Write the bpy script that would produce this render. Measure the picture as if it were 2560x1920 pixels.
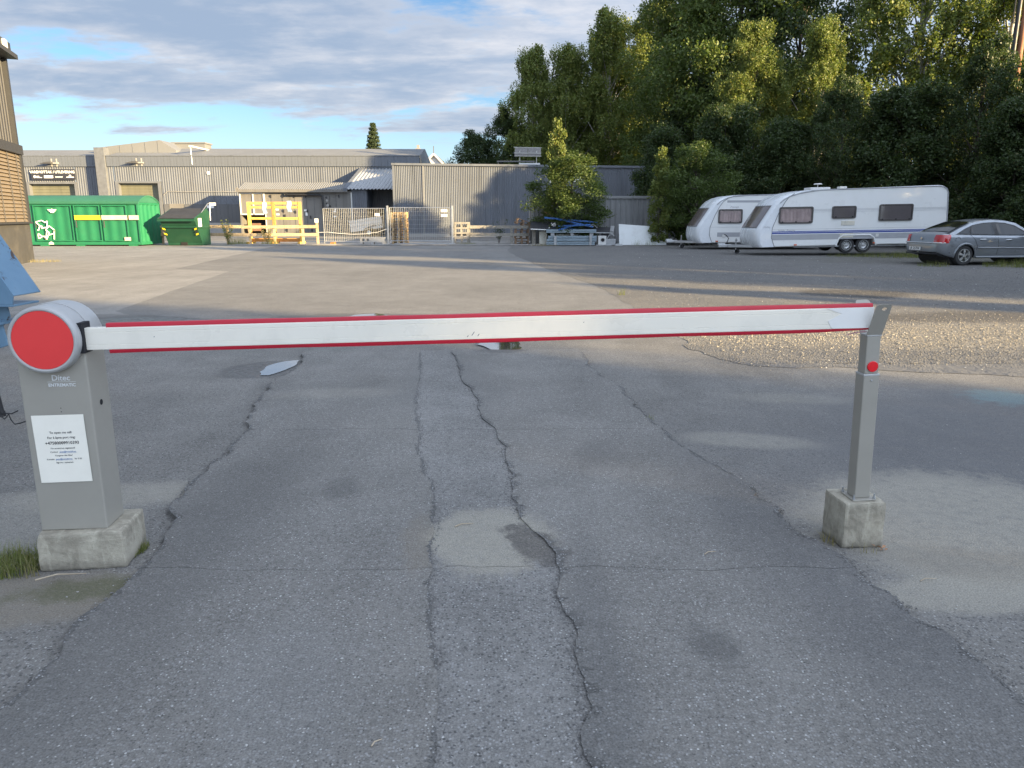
import bpy, bmesh, math, random
import numpy as np
from mathutils import Vector, Matrix, Euler

R = math.radians
scene = bpy.context.scene
for o in list(bpy.data.objects):
    bpy.data.objects.remove(o)
col = scene.collection

# ------------------------------------------------------------------ camera
cam_data = bpy.data.cameras.new('camera')
cam_data.sensor_width = 36.0
cam_data.lens = 26.04
cam_data.clip_start = 0.05
cam_data.clip_end = 2000
cam = bpy.data.objects.new('camera', cam_data)
cam.location = (0, 0, 1.5)
cam.rotation_euler = (R(90 - 12.7), 0, 0)
col.objects.link(cam)
scene.camera = cam

# ------------------------------------------------------------------ light
SUN_EL = R(12.0)
SUN_AZ = math.atan2(0.85, -0.53)            # from +Y towards +X
SUN_DIR = Vector((math.sin(SUN_AZ) * math.cos(SUN_EL), math.cos(SUN_AZ) * math.cos(SUN_EL), math.sin(SUN_EL)))
sun_data = bpy.data.lights.new('sun', 'SUN')
sun_data.energy = 5.0
sun_data.angle = R(0.6)
sun_data.color = (1.0, 0.75, 0.40)
sun = bpy.data.objects.new('sun', sun_data)
sun.rotation_euler = (-SUN_DIR).to_track_quat('-Z', 'Y').to_euler()
sun.location = (40, -30, 30)
col.objects.link(sun)

world = bpy.data.worlds.new('World')
scene.world = world
world.use_nodes = True
wt = world.node_tree
wt.nodes.clear()


class NT:
    """small helper to write node trees compactly"""
    def __init__(self, tree):
        self.t = tree

    def n(self, typ, **kw):
        nd = self.t.nodes.new(typ)
        for k, v in kw.items():
            setattr(nd, k, v)
        return nd

    def link(self, a, b):
        self.t.links.new(a, b)

    def put(self, sock, val):
        if hasattr(val, 'is_output') or isinstance(val, bpy.types.NodeSocket):
            self.link(val, sock)
        elif val is not None:
            try:
                sock.default_value = val
            except Exception:
                sock.default_value = tuple(val) + (1.0,)

    def math(self, op, a, b=None, c=None, clamp=False):
        nd = self.n('ShaderNodeMath', operation=op)
        nd.use_clamp = clamp
        self.put(nd.inputs[0], a)
        if b is not None:
            self.put(nd.inputs[1], b)
        if c is not None:
            self.put(nd.inputs[2], c)
        return nd.outputs[0]

    def vmath(self, op, a, b=None):
        nd = self.n('ShaderNodeVectorMath', operation=op)
        self.put(nd.inputs[0], a)
        if b is not None:
            self.put(nd.inputs[1], b)
        return nd.outputs['Value'] if op in ('LENGTH', 'DISTANCE', 'DOT_PRODUCT') else nd.outputs[0]

    def noise(self, vec, scale, detail=3, rough=0.5, dist=0.0, color=False):
        nd = self.n('ShaderNodeTexNoise')
        self.put(nd.inputs['Vector'], vec)
        self.put(nd.inputs['Scale'], scale)
        nd.inputs['Detail'].default_value = detail
        nd.inputs['Roughness'].default_value = rough
        nd.inputs['Distortion'].default_value = dist
        return nd.outputs['Color'] if color else nd.outputs[0]

    def vor(self, vec, scale, feature='F1', out='Distance', rand=1.0):
        nd = self.n('ShaderNodeTexVoronoi', feature=feature)
        self.put(nd.inputs['Vector'], vec)
        nd.inputs['Scale'].default_value = scale
        if 'Randomness' in nd.inputs:
            nd.inputs['Randomness'].default_value = rand
        return nd.outputs[out]

    def ramp(self, fac, stops, interp='LINEAR'):
        nd = self.n('ShaderNodeValToRGB')
        nd.color_ramp.interpolation = interp
        el = nd.color_ramp.elements
        while len(el) < len(stops):
            el.new(0.5)
        for e, (p, c) in zip(el, stops):
            e.position = p
            e.color = (c, c, c, 1) if not hasattr(c, '__len__') else (tuple(c) + (1,) if len(c) == 3 else c)
        self.put(nd.inputs[0], fac)
        return nd.outputs[0]

    def maprange(self, v, a, b, c=0.0, d=1.0, smooth=True):
        nd = self.n('ShaderNodeMapRange')
        nd.interpolation_type = 'SMOOTHSTEP' if smooth else 'LINEAR'
        self.put(nd.inputs[0], v)
        for i, x in zip((1, 2, 3, 4), (a, b, c, d)):
            self.put(nd.inputs[i], x)
        return nd.outputs[0]

    def mix(self, fac, a, b, blend='MIX'):
        nd = self.n('ShaderNodeMix', data_type='RGBA', blend_type=blend)
        self.put(nd.inputs[0], fac)
        self.put(nd.inputs[6], a if not isinstance(a, tuple) or len(a) == 4 else a + (1,))
        self.put(nd.inputs[7], b if not isinstance(b, tuple) or len(b) == 4 else b + (1,))
        return nd.outputs[2]

    def scale(self, vec, s):
        nd = self.n('ShaderNodeVectorMath', operation='MULTIPLY')
        self.put(nd.inputs[0], vec)
        nd.inputs[1].default_value = s
        return nd.outputs[0]


# sky: Nishita with broken evening cloud laid over it as a flat deck
w = NT(wt)
sky = w.n('ShaderNodeTexSky', sky_type='NISHITA')
sky.sun_disc = False
sky.sun_elevation = SUN_EL
sky.sun_rotation = SUN_AZ
sky.altitude = 0
sky.air_density = 1.0
sky.dust_density = 0.1
sky.ozone_density = 3.0
tc = w.n('ShaderNodeTexCoord')
sep = w.n('ShaderNodeSeparateXYZ')
w.link(tc.outputs['Generated'], sep.inputs[0])
zc = w.math('MAXIMUM', sep.outputs[2], 0.0)
den = w.math('ADD', zc, 0.11)
cx = w.math('DIVIDE', sep.outputs[0], den)
cy = w.math('DIVIDE', sep.outputs[1], den)
cmb = w.n('ShaderNodeCombineXYZ')
w.put(cmb.inputs[0], w.math('ADD', w.math('MULTIPLY', cx, 0.80), 7.7))
w.put(cmb.inputs[1], w.math('ADD', w.math('MULTIPLY', cy, 1.15), 12.2))
cv = cmb.outputs[0]
big = w.noise(cv, 0.55, 2, 0.5, 0.2)
mid = w.noise(cv, 1.35, 7, 0.60, 0.15)
dens = w.math('ADD', w.math('MULTIPLY', big, 0.50), w.math('MULTIPLY', mid, 0.50))
# the deck is seen edge-on low down, where the gaps between its clouds open up to clear sky
thr = w.maprange(zc, 0.06, 0.21, 0.55, 0.37)
rel = w.math('SUBTRACT', dens, thr)
cover = w.maprange(rel, -0.012, 0.055)
thick = w.maprange(rel, 0.0, 0.13)
lit = w.noise(w.vmath('ADD', cv, (0.10, -0.16, 0.0)), 2.2, 6, 0.6)
bright = w.math('ADD', w.math('MULTIPLY', w.math('SUBTRACT', 1.0, thick), 0.45), w.math('MULTIPLY', w.maprange(lit, 0.44, 0.72), 0.55), clamp=True)
cloud = w.mix(bright, (2.15, 2.70, 3.60), (5.05, 4.95, 5.05))
skyc = w.mix(1.0, sky.outputs[0], (0.84, 0.93, 1.02), 'MULTIPLY')
# pale bluish haze all round the horizon
skyc = w.mix(w.maprange(zc, 0.0, 0.17, 0.80, 0.0), skyc, (3.7, 4.6, 5.55))
# cloud scatters forward: brighter towards the sun, dimmest opposite it
cosang = w.vmath('DOT_PRODUCT', tc.outputs['Generated'], tuple(SUN_DIR))
phase = w.math('ADD', w.math('MULTIPLY', w.math('POWER', w.math('MULTIPLY', w.math('ADD', cosang, 1.0), 0.5, clamp=True), 3.0), 3.6), 0.86)
pc = w.n('ShaderNodeCombineColor')
for _i in range(3):
    w.link(phase, pc.inputs[_i])
cloud = w.mix(1.0, cloud, pc.outputs[0], 'MULTIPLY')
final = w.mix(w.math('MULTIPLY', w.math('MULTIPLY', cover, 0.93), w.maprange(sep.outputs[2], 0.0, 0.02)), skyc, cloud)
bg = w.n('ShaderNodeBackground')
w.link(final, bg.inputs[0])
bg.inputs[1].default_value = 0.05
wo = w.n('ShaderNodeOutputWorld')
w.link(bg.outputs[0], wo.inputs[0])

scene.view_settings.view_transform = 'Standard'
scene.view_settings.look = 'None'
scene.view_settings.exposure = 2.03
scene.view_settings.gamma = 1.0
scene.view_settings.use_curve_mapping = False
scene.cycles.max_bounces = 5
scene.cycles.transparent_max_bounces = 12
scene.cycles.use_denoising = True

# ------------------------------------------------------------------ materials
MATS = {}


def new_mat(name):
    m = bpy.data.materials.new(name)
    m.use_nodes = True
    t = m.node_tree
    t.nodes.clear()
    n = NT(t)
    out = n.n('ShaderNodeOutputMaterial')
    b = n.n('ShaderNodeBsdfPrincipled')
    n.link(b.outputs[0], out.inputs[0])
    MATS[name] = m
    return m, n, b, out


def pmat(name, c, rough=0.5, metal=0.0, var=0.18, vs=3.0, bump=0.0, bs=60.0, spec=0.5, coat=0.0, dirt=0.0, dirtc=(0.10, 0.085, 0.065), ds=1.5, streak=0.0):
    """painted / plain surface with cloudy tone variation, dirt film and fine relief"""
    m, n, b, out = new_mat(name)
    co = n.n('ShaderNodeTexCoord').outputs['Object']
    nz = n.noise(co, vs, 5, 0.6)
    k = n.maprange(nz, 0.25, 0.75, 1 - var, 1 + var, False)
    base = n.mix(1.0, tuple(c), (1, 1, 1), 'MULTIPLY')
    mm = n.n('ShaderNodeMix', data_type='RGBA', blend_type='MULTIPLY')
    mm.inputs[0].default_value = 1
    n.put(mm.inputs[6], tuple(c) + (1,))
    cb = n.n('ShaderNodeCombineColor')
    for i in range(3):
        n.link(k, cb.inputs[i])
    n.link(cb.outputs[0], mm.inputs[7])
    colr = mm.outputs[2]
    if dirt > 0:
        dn = n.noise(co, ds, 6, 0.65, 0.4)
        dm = n.math('MULTIPLY', n.maprange(dn, 0.45, 0.75), dirt)
        colr = n.mix(dm, colr, tuple(dirtc))
    if streak > 0:
        sn = n.noise(n.scale(co, (1.7, 1.7, 0.13)), 1.3, 5, 0.65)
        colr = n.mix(n.math('MULTIPLY', n.maprange(sn, 0.48, 0.74), streak), colr, tuple(x * 0.45 for x in c))
        colr = n.mix(n.math('MULTIPLY', n.maprange(sn, 0.50, 0.28), streak * 0.5), colr, tuple(min(1, x * 1.45) for x in c))
    n.link(colr, b.inputs['Base Color'])
    rn = n.noise(co, vs * 2.3, 4, 0.6)
    n.link(n.maprange(rn, 0.3, 0.7, max(rough - 0.08, 0.02), min(rough + 0.1, 1), False), b.inputs['Roughness'])
    b.inputs['Metallic'].default_value = metal
    b.inputs['Specular IOR Level'].default_value = spec
    if coat:
        b.inputs['Coat Weight'].default_value = coat
        b.inputs['Coat Roughness'].default_value = 0.06
    if bump > 0:
        bn = n.noise(co, bs, 4, 0.6)
        bp = n.n('ShaderNodeBump')
        bp.inputs['Strength'].default_value = bump
        bp.inputs['Distance'].default_value = 0.01
        n.link(bn, bp.inputs['Height'])
        n.link(bp.outputs[0], b.inputs['Normal'])
    return m


def wood_mat(name, c1, c2, rough=0.8):
    m, n, b, out = new_mat(name)
    co = n.n('ShaderNodeTexCoord').outputs['Object']
    g1 = n.noise(n.scale(co, (3, 3, 3)), 4, 5, 0.6, 0.8)
    g2 = n.noise(co, 1.2, 3, 0.5)
    colr = n.mix(n.maprange(g1, 0.3, 0.7), tuple(c1), tuple(c2))
    colr = n.mix(n.math('MULTIPLY', n.maprange(g2, 0.5, 0.75), 0.4), colr, tuple(x * 0.45 for x in c1))
    n.link(colr, b.inputs['Base Color'])
    b.inputs['Roughness'].default_value = rough
    bp = n.n('ShaderNodeBump')
    bp.inputs['Strength'].default_value = 0.35
    bp.inputs['Distance'].default_value = 0.01
    n.link(g1, bp.inputs['Height'])
    n.link(bp.outputs[0], b.inputs['Normal'])
    return m


def leaf_mat(name, dark, light, yellow=None, yamt=0.15):
    m, n, b, out = new_mat(name)
    gi = n.n('ShaderNodeNewGeometry')
    rnd = gi.outputs['Random Per Island']
    co = n.n('ShaderNodeTexCoord').outputs['Object']
    nz = n.noise(co, 0.55, 3, 0.5)
    f = n.math('ADD', n.math('MULTIPLY', rnd, 0.6), n.math('MULTIPLY', nz, 0.5), clamp=True)
    c = n.mix(f, tuple(dark), tuple(light))
    if yellow:
        r2 = n.math('FRACT', n.math('MULTIPLY', rnd, 17.31))
        c = n.mix(n.math('MULTIPLY', n.math('LESS_THAN', r2, yamt), 0.75), c, tuple(yellow))
    n.link(c, b.inputs['Base Color'])
    b.inputs['Roughness'].default_value = 0.5
    b.inputs['Specular IOR Level'].default_value = 0.35
    tr = n.n('ShaderNodeBsdfTranslucent')
    tcol = n.mix(1.0, c, (1.1, 1.25, 0.5), 'MULTIPLY')
    n.link(tcol, tr.inputs[0])
    ms = n.n('ShaderNodeMixShader')
    ms.inputs[0].default_value = 0.32
    n.link(b.outputs[0], ms.inputs[1])
    n.link(tr.outputs[0], ms.inputs[2])
    n.link(ms.outputs[0], out.inputs[0])
    return m


def glass_mat(name, tint, alpha=0.35, rough=0.03):
    """thin pane: part see-through with a tint, part mirror"""
    m, n, b, out = new_mat(name)
    t = n.n('ShaderNodeBsdfTransparent')
    t.inputs[0].default_value = tuple(tint) + (1,)
    gl = n.n('ShaderNodeBsdfGlossy')
    gl.inputs['Roughness'].default_value = rough
    fr = n.n('ShaderNodeFresnel')
    fr.inputs[0].default_value = 1.5
    ms = n.n('ShaderNodeMixShader')
    n.link(n.math('ADD', n.math('MULTIPLY', fr.outputs[0], 1.0), 0.04, clamp=True), ms.inputs[0])
    n.link(t.outputs[0], ms.inputs[1])
    n.link(gl.outputs[0], ms.inputs[2])
    n.link(ms.outputs[0], out.inputs[0])
    return m


# ------------------------------------------------------------------ mesh helpers
class MB:
    def __init__(self):
        self.v = []
        self.f = []

    def add(self, vs, fs, M=None):
        o = len(self.v)
        if M is not None:
            vs = [tuple(M @ Vector(p)) for p in vs]
        self.v += [tuple(p) for p in vs]
        self.f += [tuple(i + o for i in f) for f in fs]
        return self

    def b2(self, x0, y0, z0, x1, y1, z1, M=None):
        vs = [(x0, y0, z0), (x1, y0, z0), (x1, y1, z0), (x0, y1, z0), (x0, y0, z1), (x1, y0, z1), (x1, y1, z1), (x0, y1, z1)]
        fs = [(0, 3, 2, 1), (4, 5, 6, 7), (0, 1, 5, 4), (1, 2, 6, 5), (2, 3, 7, 6), (3, 0, 4, 7)]
        return self.add(vs, fs, M)

    def box(self, cx, cy, cz, sx, sy, sz, M=None):
        return self.b2(cx - sx / 2, cy - sy / 2, cz - sz / 2, cx + sx / 2, cy + sy / 2, cz + sz / 2, M)

    def beam(self, p, q, w, h, up=(0, 0, 1)):
        """rectangular bar from p to q, w wide across, h along up"""
        p, q = Vector(p), Vector(q)
        d = (q - p)
        L = d.length
        d.normalize()
        up = Vector(up)
        s = d.cross(up)
        if s.length < 1e-4:
            s = d.cross(Vector((1, 0, 0)))
        s.normalize()
        u = s.cross(d)
        vs = []
        for t in (p, q):
            for a, b in ((-1, -1), (1, -1), (1, 1), (-1, 1)):
                vs.append(t + s * (a * w / 2) + u * (b * h / 2))
        return self.add(vs, [(0, 1, 2, 3), (7, 6, 5, 4), (0, 4, 5, 1), (1, 5, 6, 2), (2, 6, 7, 3), (3, 7, 4, 0)])

    def cyl(self, p, q, r0, r1=None, n=12, caps=True):
        r1 = r0 if r1 is None else r1
        p, q = Vector(p), Vector(q)
        d = (q - p).normalized()
        a = d.cross(Vector((0, 0, 1)))
        if a.length < 1e-3:
            a = d.cross(Vector((1, 0, 0)))
        a.normalize()
        b = d.cross(a)
        vs = []
        for t, r in ((p, r0), (q, r1)):
            for i in range(n):
                an = 2 * math.pi * i / n
                vs.append(t + a * (r * math.cos(an)) + b * (r * math.sin(an)))
        fs = [(i, (i + 1) % n, n + (i + 1) % n, n + i) for i in range(n)]
        if caps:
            fs += [tuple(range(n - 1, -1, -1)), tuple(range(n, 2 * n))]
        return self.add(vs, fs)

    def tube(self, pts, r, n=6):
        pts = [Vector(p) for p in pts]
        rs = r if hasattr(r, '__len__') else [r] * len(pts)
        vs = []
        for i, p in enumerate(pts):
            d = (pts[min(i + 1, len(pts) - 1)] - pts[max(i - 1, 0)])
            if d.length < 1e-9:
                d = Vector((0, 0, 1))
            d.normalize()
            a = d.cross(Vector((0.13, 0.31, 0.94)))
            if a.length < 1e-3:
                a = d.cross(Vector((1, 0, 0)))
            a.normalize()
            b = d.cross(a)
            for k in range(n):
                an = 2 * math.pi * k / n
                vs.append(p + a * (rs[i] * math.cos(an)) + b * (rs[i] * math.sin(an)))
        fs = []
        for i in range(len(pts) - 1):
            for k in range(n):
                fs.append((i * n + k, i * n + (k + 1) % n, (i + 1) * n + (k + 1) % n, (i + 1) * n + k))
        fs += [tuple(range(n - 1, -1, -1)), tuple(range((len(pts) - 1) * n, len(pts) * n))]
        return self.add(vs, fs)

    def prism(self, poly, axis, a, b):
        """extrude a 2-D polygon along an axis: axis 'y' takes (x,z), 'x' takes (y,z), 'z' takes (x,y)"""
        def P(u, w_, t):
            return {'y': (u, t, w_), 'x': (t, u, w_), 'z': (u, w_, t)}[axis]
        n = len(poly)
        vs = [P(u, w_, a) for u, w_ in poly] + [P(u, w_, b) for u, w_ in poly]
        fs = [tuple(range(n)), tuple(range(2 * n - 1, n - 1, -1))]
        fs += [(i, n + i, n + (i + 1) % n, (i + 1) % n) for i in range(n)]
        return self.add(vs, fs)

    def lathe(self, prof, n=24, M=None):
        """prof: (radius, height) along +z"""
        vs, fs = [], []
        for r, z in prof:
            for i in range(n):
                an = 2 * math.pi * i / n
                vs.append((r * math.cos(an), r * math.sin(an), z))
        for j in range(len(prof) - 1):
            for i in range(n):
                fs.append((j * n + i, j * n + (i + 1) % n, (j + 1) * n + (i + 1) % n, (j + 1) * n + i))
        fs += [tuple(range(n - 1, -1, -1)), tuple(range((len(prof) - 1) * n, len(prof) * n))]
        return self.add(vs, fs, M)

    def quad(self, *p):
        return self.add(p, [tuple(range(len(p)))])

    def grid(self, rows, close=False):
        n = len(rows[0])
        vs = [p for r in rows for p in r]
        fs = []
        for j in range(len(rows) - 1):
            for i in range(n - (0 if close else 1)):
                fs.append((j * n + i, j * n + (i + 1) % n, (j + 1) * n + (i + 1) % n, (j + 1) * n + i))
        return self.add(vs, fs)

    def build(self, name, mat, parent=None, smooth=False, bevel=0.0, seg=2, loc=None, fix=True):
        me = bpy.data.meshes.new(name)
        me.from_pydata(self.v, [], self.f)
        if fix:
            bm = bmesh.new()
            bm.from_mesh(me)
            bmesh.ops.recalc_face_normals(bm, faces=bm.faces)
            bm.to_mesh(me)
            bm.free()
        me.materials.append(MATS[mat] if isinstance(mat, str) else mat)
        if smooth:
            me.polygons.foreach_set('use_smooth', [True] * len(me.polygons))
            if smooth != 'all':
                try:
                    me.set_sharp_from_angle(angle=R(smooth if isinstance(smooth, (int, float)) and smooth is not True else 40))
                except Exception:
                    pass
        o = bpy.data.objects.new(name, me)
        col.objects.link(o)
        if parent is not None:
            o.parent = parent
        if loc is not None:
            o.location = loc
        if bevel > 0:
            md = o.modifiers.new('bevel', 'BEVEL')
            md.width = bevel
            md.segments = seg
            md.limit_method = 'ANGLE'
            md.angle_limit = R(35)
            md.harden_normals = False
        return o


def tag(o, label, cat, group=None):
    o['label'] = label
    o['category'] = cat
    if group:
        o['group'] = group
    return o


def thing(name, label, cat, loc=(0, 0, 0), rz=0.0, group=None, rot=None):
    o = bpy.data.objects.new(name, None)
    o.empty_display_size = 0.2
    col.objects.link(o)
    o.location = loc
    o.rotation_euler = rot if rot else (0, 0, rz)
    return tag(o, label, cat, group)


def structure(o):
    o['kind'] = 'structure'
    return o


def share(o, name, parent, loc=(0, 0, 0), rot=(0, 0, 0), scale=(1, 1, 1)):
    """another object with the same mesh"""
    c = o.copy()
    c.name = name
    col.objects.link(c)
    c.parent = parent
    c.location = loc
    c.rotation_euler = rot
    c.scale = scale
    return c


def copy_tree(o, parent=None):
    kids = list(o.children)
    c = o.copy()
    col.objects.link(c)
    c.parent = parent
    for k in kids:
        copy_tree(k, c)
    return c


def text_mesh(name, body, size, mat, parent, M, align='CENTER', bold=0.0, depth=0.0, shear=0.0, space=1.0):
    cu = bpy.data.curves.new(name, 'FONT')
    cu.body = body
    cu.size = size
    cu.align_x = align
    cu.align_y = 'CENTER'
    cu.offset = bold
    cu.extrude = depth
    cu.shear = shear
    cu.space_character = space
    cu.resolution_u = 3
    tmp = bpy.data.objects.new(name + '_tmp', cu)
    col.objects.link(tmp)
    bpy.context.view_layer.update()
    me = bpy.data.meshes.new_from_object(tmp.evaluated_get(bpy.context.evaluated_depsgraph_get()))
    bpy.data.objects.remove(tmp)
    me.transform(M)
    me.materials.clear()
    me.materials.append(MATS[mat])
    o = bpy.data.objects.new(name, me)
    col.objects.link(o)
    o.parent = parent
    return o


FRONT = Matrix(((1, 0, 0, 0), (0, 0, -1, 0), (0, 1, 0, 0), (0, 0, 0, 1)))    # text plane xy -> facing -y


def face_at(x, y, z):
    return Matrix.Translation((x, y, z)) @ FRONT


def jag(pts, amp, steps, seed, fall=0.62):
    """roughen a polyline by midpoint displacement"""
    rg = random.Random(seed)
    pts = [Vector(p) for p in pts]
    for _ in range(steps):
        q = []
        for a, b in zip(pts[:-1], pts[1:]):
            d = b - a
            nrm = Vector((-d.y, d.x)).normalized() if d.length > 0 else Vector((0, 0))
            m = a.lerp(b, rg.uniform(0.38, 0.62)) + nrm * rg.uniform(-amp, amp) * min(1.0, d.length * 4)
            q += [a, m]
        q.append(pts[-1])
        pts = q
        amp *= fall
    return [(p.x, p.y) for p in pts]


def rect_corr(x0, x1, pitch, depth, duty=0.5, slope=0.18):
    """trapezoid profile along x: list of (x, offset)"""
    pts = []
    x = x0
    while x < x1 - 1e-6:
        a = [(x, 0), (x + pitch * (duty - slope / 2), 0), (x + pitch * (duty + slope / 2), depth), (x + pitch * (1 - slope / 2), depth)]
        pts += [p for p in a if p[0] <= x1]
        x += pitch
    pts.append((x1, pts[-1][1]))
    return pts


def corr_wall(name, mat, parent, x0, x1, y, z0, z1, pitch, depth, duty=0.5, slope=0.2, topf=None, back=0.02):
    """corrugated sheet facing -y: ribs stand proud towards -y"""
    pr = rect_corr(x0, x1, pitch, depth, duty, slope)
    m = MB()
    lo = [(x, y - d, z0) for x, d in pr]
    hi = [(x, y - d, (topf(x) if topf else z1)) for x, d in pr]
    m.grid([lo, hi])
    lo2 = [(x, y + back, z0) for x, d in pr]
    hi2 = [(x, y + back, (topf(x) if topf else z1)) for x, d in pr]
    m.grid([hi, hi2])
    return m.build(name, mat, parent, fix=False)

# ------------------------------------------------------------------ ground materials
def blob(n, co, cx, cy, rx, ry, rot=0.0, soft=0.5, wob=0.35, ns=3.0):
    """soft-edged irregular patch on the ground, 1 inside"""
    p = n.vmath('SUBTRACT', co, (cx, cy, 0))
    c, s = math.cos(rot), math.sin(rot)
    u = n.math('DIVIDE', n.vmath('DOT_PRODUCT', p, (c, s, 0)), rx)
    v = n.math('DIVIDE', n.vmath('DOT_PRODUCT', p, (-s, c, 0)), ry)
    d = n.math('SQRT', n.math('ADD', n.math('MULTIPLY', u, u), n.math('MULTIPLY', v, v)))
    if not hasattr(n, 'cache'):
        n.cache = {}
    ns = 1.2 if ns < 1.4 else (2.4 if ns < 3.6 else (4.5 if ns < 6 else 9.0))
    if ns not in n.cache:
        n.cache[ns] = (n.noise(co, ns, 4, 0.62), n.noise(co, ns * 7.0, 3, 0.7))
    nz, n2 = n.cache[ns]
    d = n.math('ADD', d, n.math('MULTIPLY', n.math('SUBTRACT', nz, 0.5), wob * 2.4))
    d = n.math('ADD', d, n.math('MULTIPLY', n.math('SUBTRACT', n2, 0.5), 0.55))
    m_ = n.maprange(d, 1.0 - soft * 0.75, 1.0 + soft * 0.25, 1.0, 0.0)
    return n.math('MULTIPLY', m_, n.maprange(n2, 0.28, 0.62, 0.62, 1.0))


def asphalt(name, c, speck=1.0, coarse=1.0, blobs=(), warm=0.0, rough=0.85, patchy=0.18, tracks=0.10):
    m, n, b, out = new_mat(name)
    co = n.n('ShaderNodeTexCoord').outputs['Object']
    big = n.noise(co, 0.35, 5, 0.6, 0.3)
    mid = n.noise(co, 2.2, 6, 0.65, 0.2)
    trk = n.noise(n.scale(co, (1.0, 0.10, 1.0)), 1.9, 4, 0.6, 0.3)
    fine = n.noise(co, 160, 3, 0.7)
    med = n.noise(co, 38, 4, 0.75)
    k = n.math('ADD', n.maprange(big, 0.3, 0.7, -patchy, patchy, False), n.maprange(mid, 0.3, 0.7, -0.13, 0.13, False))
    k = n.math('ADD', k, n.maprange(trk, 0.3, 0.7, -tracks, tracks, False))
    k = n.math('ADD', k, n.maprange(fine, 0.3, 0.7, -0.32, 0.32, False))
    k = n.math('ADD', k, n.maprange(med, 0.3, 0.7, -0.25, 0.25, False))
    k = n.math('ADD', k, 1.0)
    cb = n.n('ShaderNodeCombineColor')
    for i, x in enumerate(c):
        n.link(n.math('MULTIPLY', k, x), cb.inputs[i])
    colr = cb.outputs[0]
    # aggregate: stones of different tone set in the binder
    v = n.n('ShaderNodeTexVoronoi')
    n.put(v.inputs['Vector'], co)
    v.inputs['Scale'].default_value = 95
    sepc = n.n('ShaderNodeSeparateColor')
    n.link(v.outputs['Color'], sepc.inputs[0])
    stone = n.math('MULTIPLY', n.math('LESS_THAN', v.outputs['Distance'], 0.42), n.maprange(sepc.outputs[0], 0.35, 1.0, 0.0, 0.55 * coarse, False))
    colr = n.mix(stone, colr, (0.36, 0.36, 0.36))
    v2 = n.n('ShaderNodeTexVoronoi')
    n.put(v2.inputs['Vector'], co)
    v2.inputs['Scale'].default_value = 68
    sep2 = n.n('ShaderNodeSeparateColor')
    n.link(v2.outputs['Color'], sep2.inputs[0])
    dens = n.maprange(n.noise(co, 1.1, 4, 0.6), 0.38, 0.70, 0.95, 0.72, False)
    sp = n.math('MULTIPLY', n.math('GREATER_THAN', sep2.outputs[1], dens), n.math('LESS_THAN', v2.outputs['Distance'], 0.24))
    colr = n.mix(n.math('MULTIPLY', sp, 0.55 * speck), colr, (0.66, 0.66, 0.64))
    # dark pits
    pit = n.math('MULTIPLY', n.math('LESS_THAN', sepc.outputs[2], 0.13), n.math('LESS_THAN', v.outputs['Distance'], 0.5))
    colr = n.mix(n.math('MULTIPLY', pit, 0.6), colr, (0.03, 0.03, 0.032))
    rgh = rough
    dm = None
    for (cx_, cy_, rx, ry, rot, bc, st, soft, wob, ns, wet) in blobs:
        msk = n.math('MULTIPLY', blob(n, co, cx_, cy_, rx, ry, rot, soft, wob, ns), st)
        grain = n.mix(n.maprange(fine, 0.2, 0.8, 0.55, 1.35, False), (0, 0, 0), tuple(bc)) if False else None
        tone = n.mix(1.0, tuple(bc), n.mix(n.maprange(fine, 0.3, 0.7), (0.7, 0.7, 0.7), (1.25, 1.25, 1.25)), 'MULTIPLY')
        colr = n.mix(msk, colr, tone)
        if wet:
            dm = msk if dm is None else n.math('MAXIMUM', dm, msk)
    n.link(colr, b.inputs['Base Color'])
    if dm is not None:
        n.link(n.maprange(dm, 0.2, 0.9, rgh, 0.28), b.inputs['Roughness'])
    else:
        b.inputs['Roughness'].default_value = rgh
    b.inputs['Specular IOR Level'].default_value = 0.4
    h = n.math('ADD', n.math('MULTIPLY', fine, 0.35), n.math('MULTIPLY', n.math('SUBTRACT', 0.6, v.outputs['Distance']), 0.75))
    h = n.math('ADD', h, n.math('MULTIPLY', mid, 0.8))
    bp = n.n('ShaderNodeBump')
    bp.inputs['Strength'].default_value = 0.55 * coarse
    bp.inputs['Distance'].default_value = 0.006
    n.link(h, bp.inputs['Height'])
    n.link(bp.outputs[0], b.inputs['Normal'])
    return m


SAND = (0.315, 0.295, 0.248)
DIRT = (0.20, 0.175, 0.14)
MOSS = (0.085, 0.088, 0.042)
WET = (0.055, 0.052, 0.05)
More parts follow.
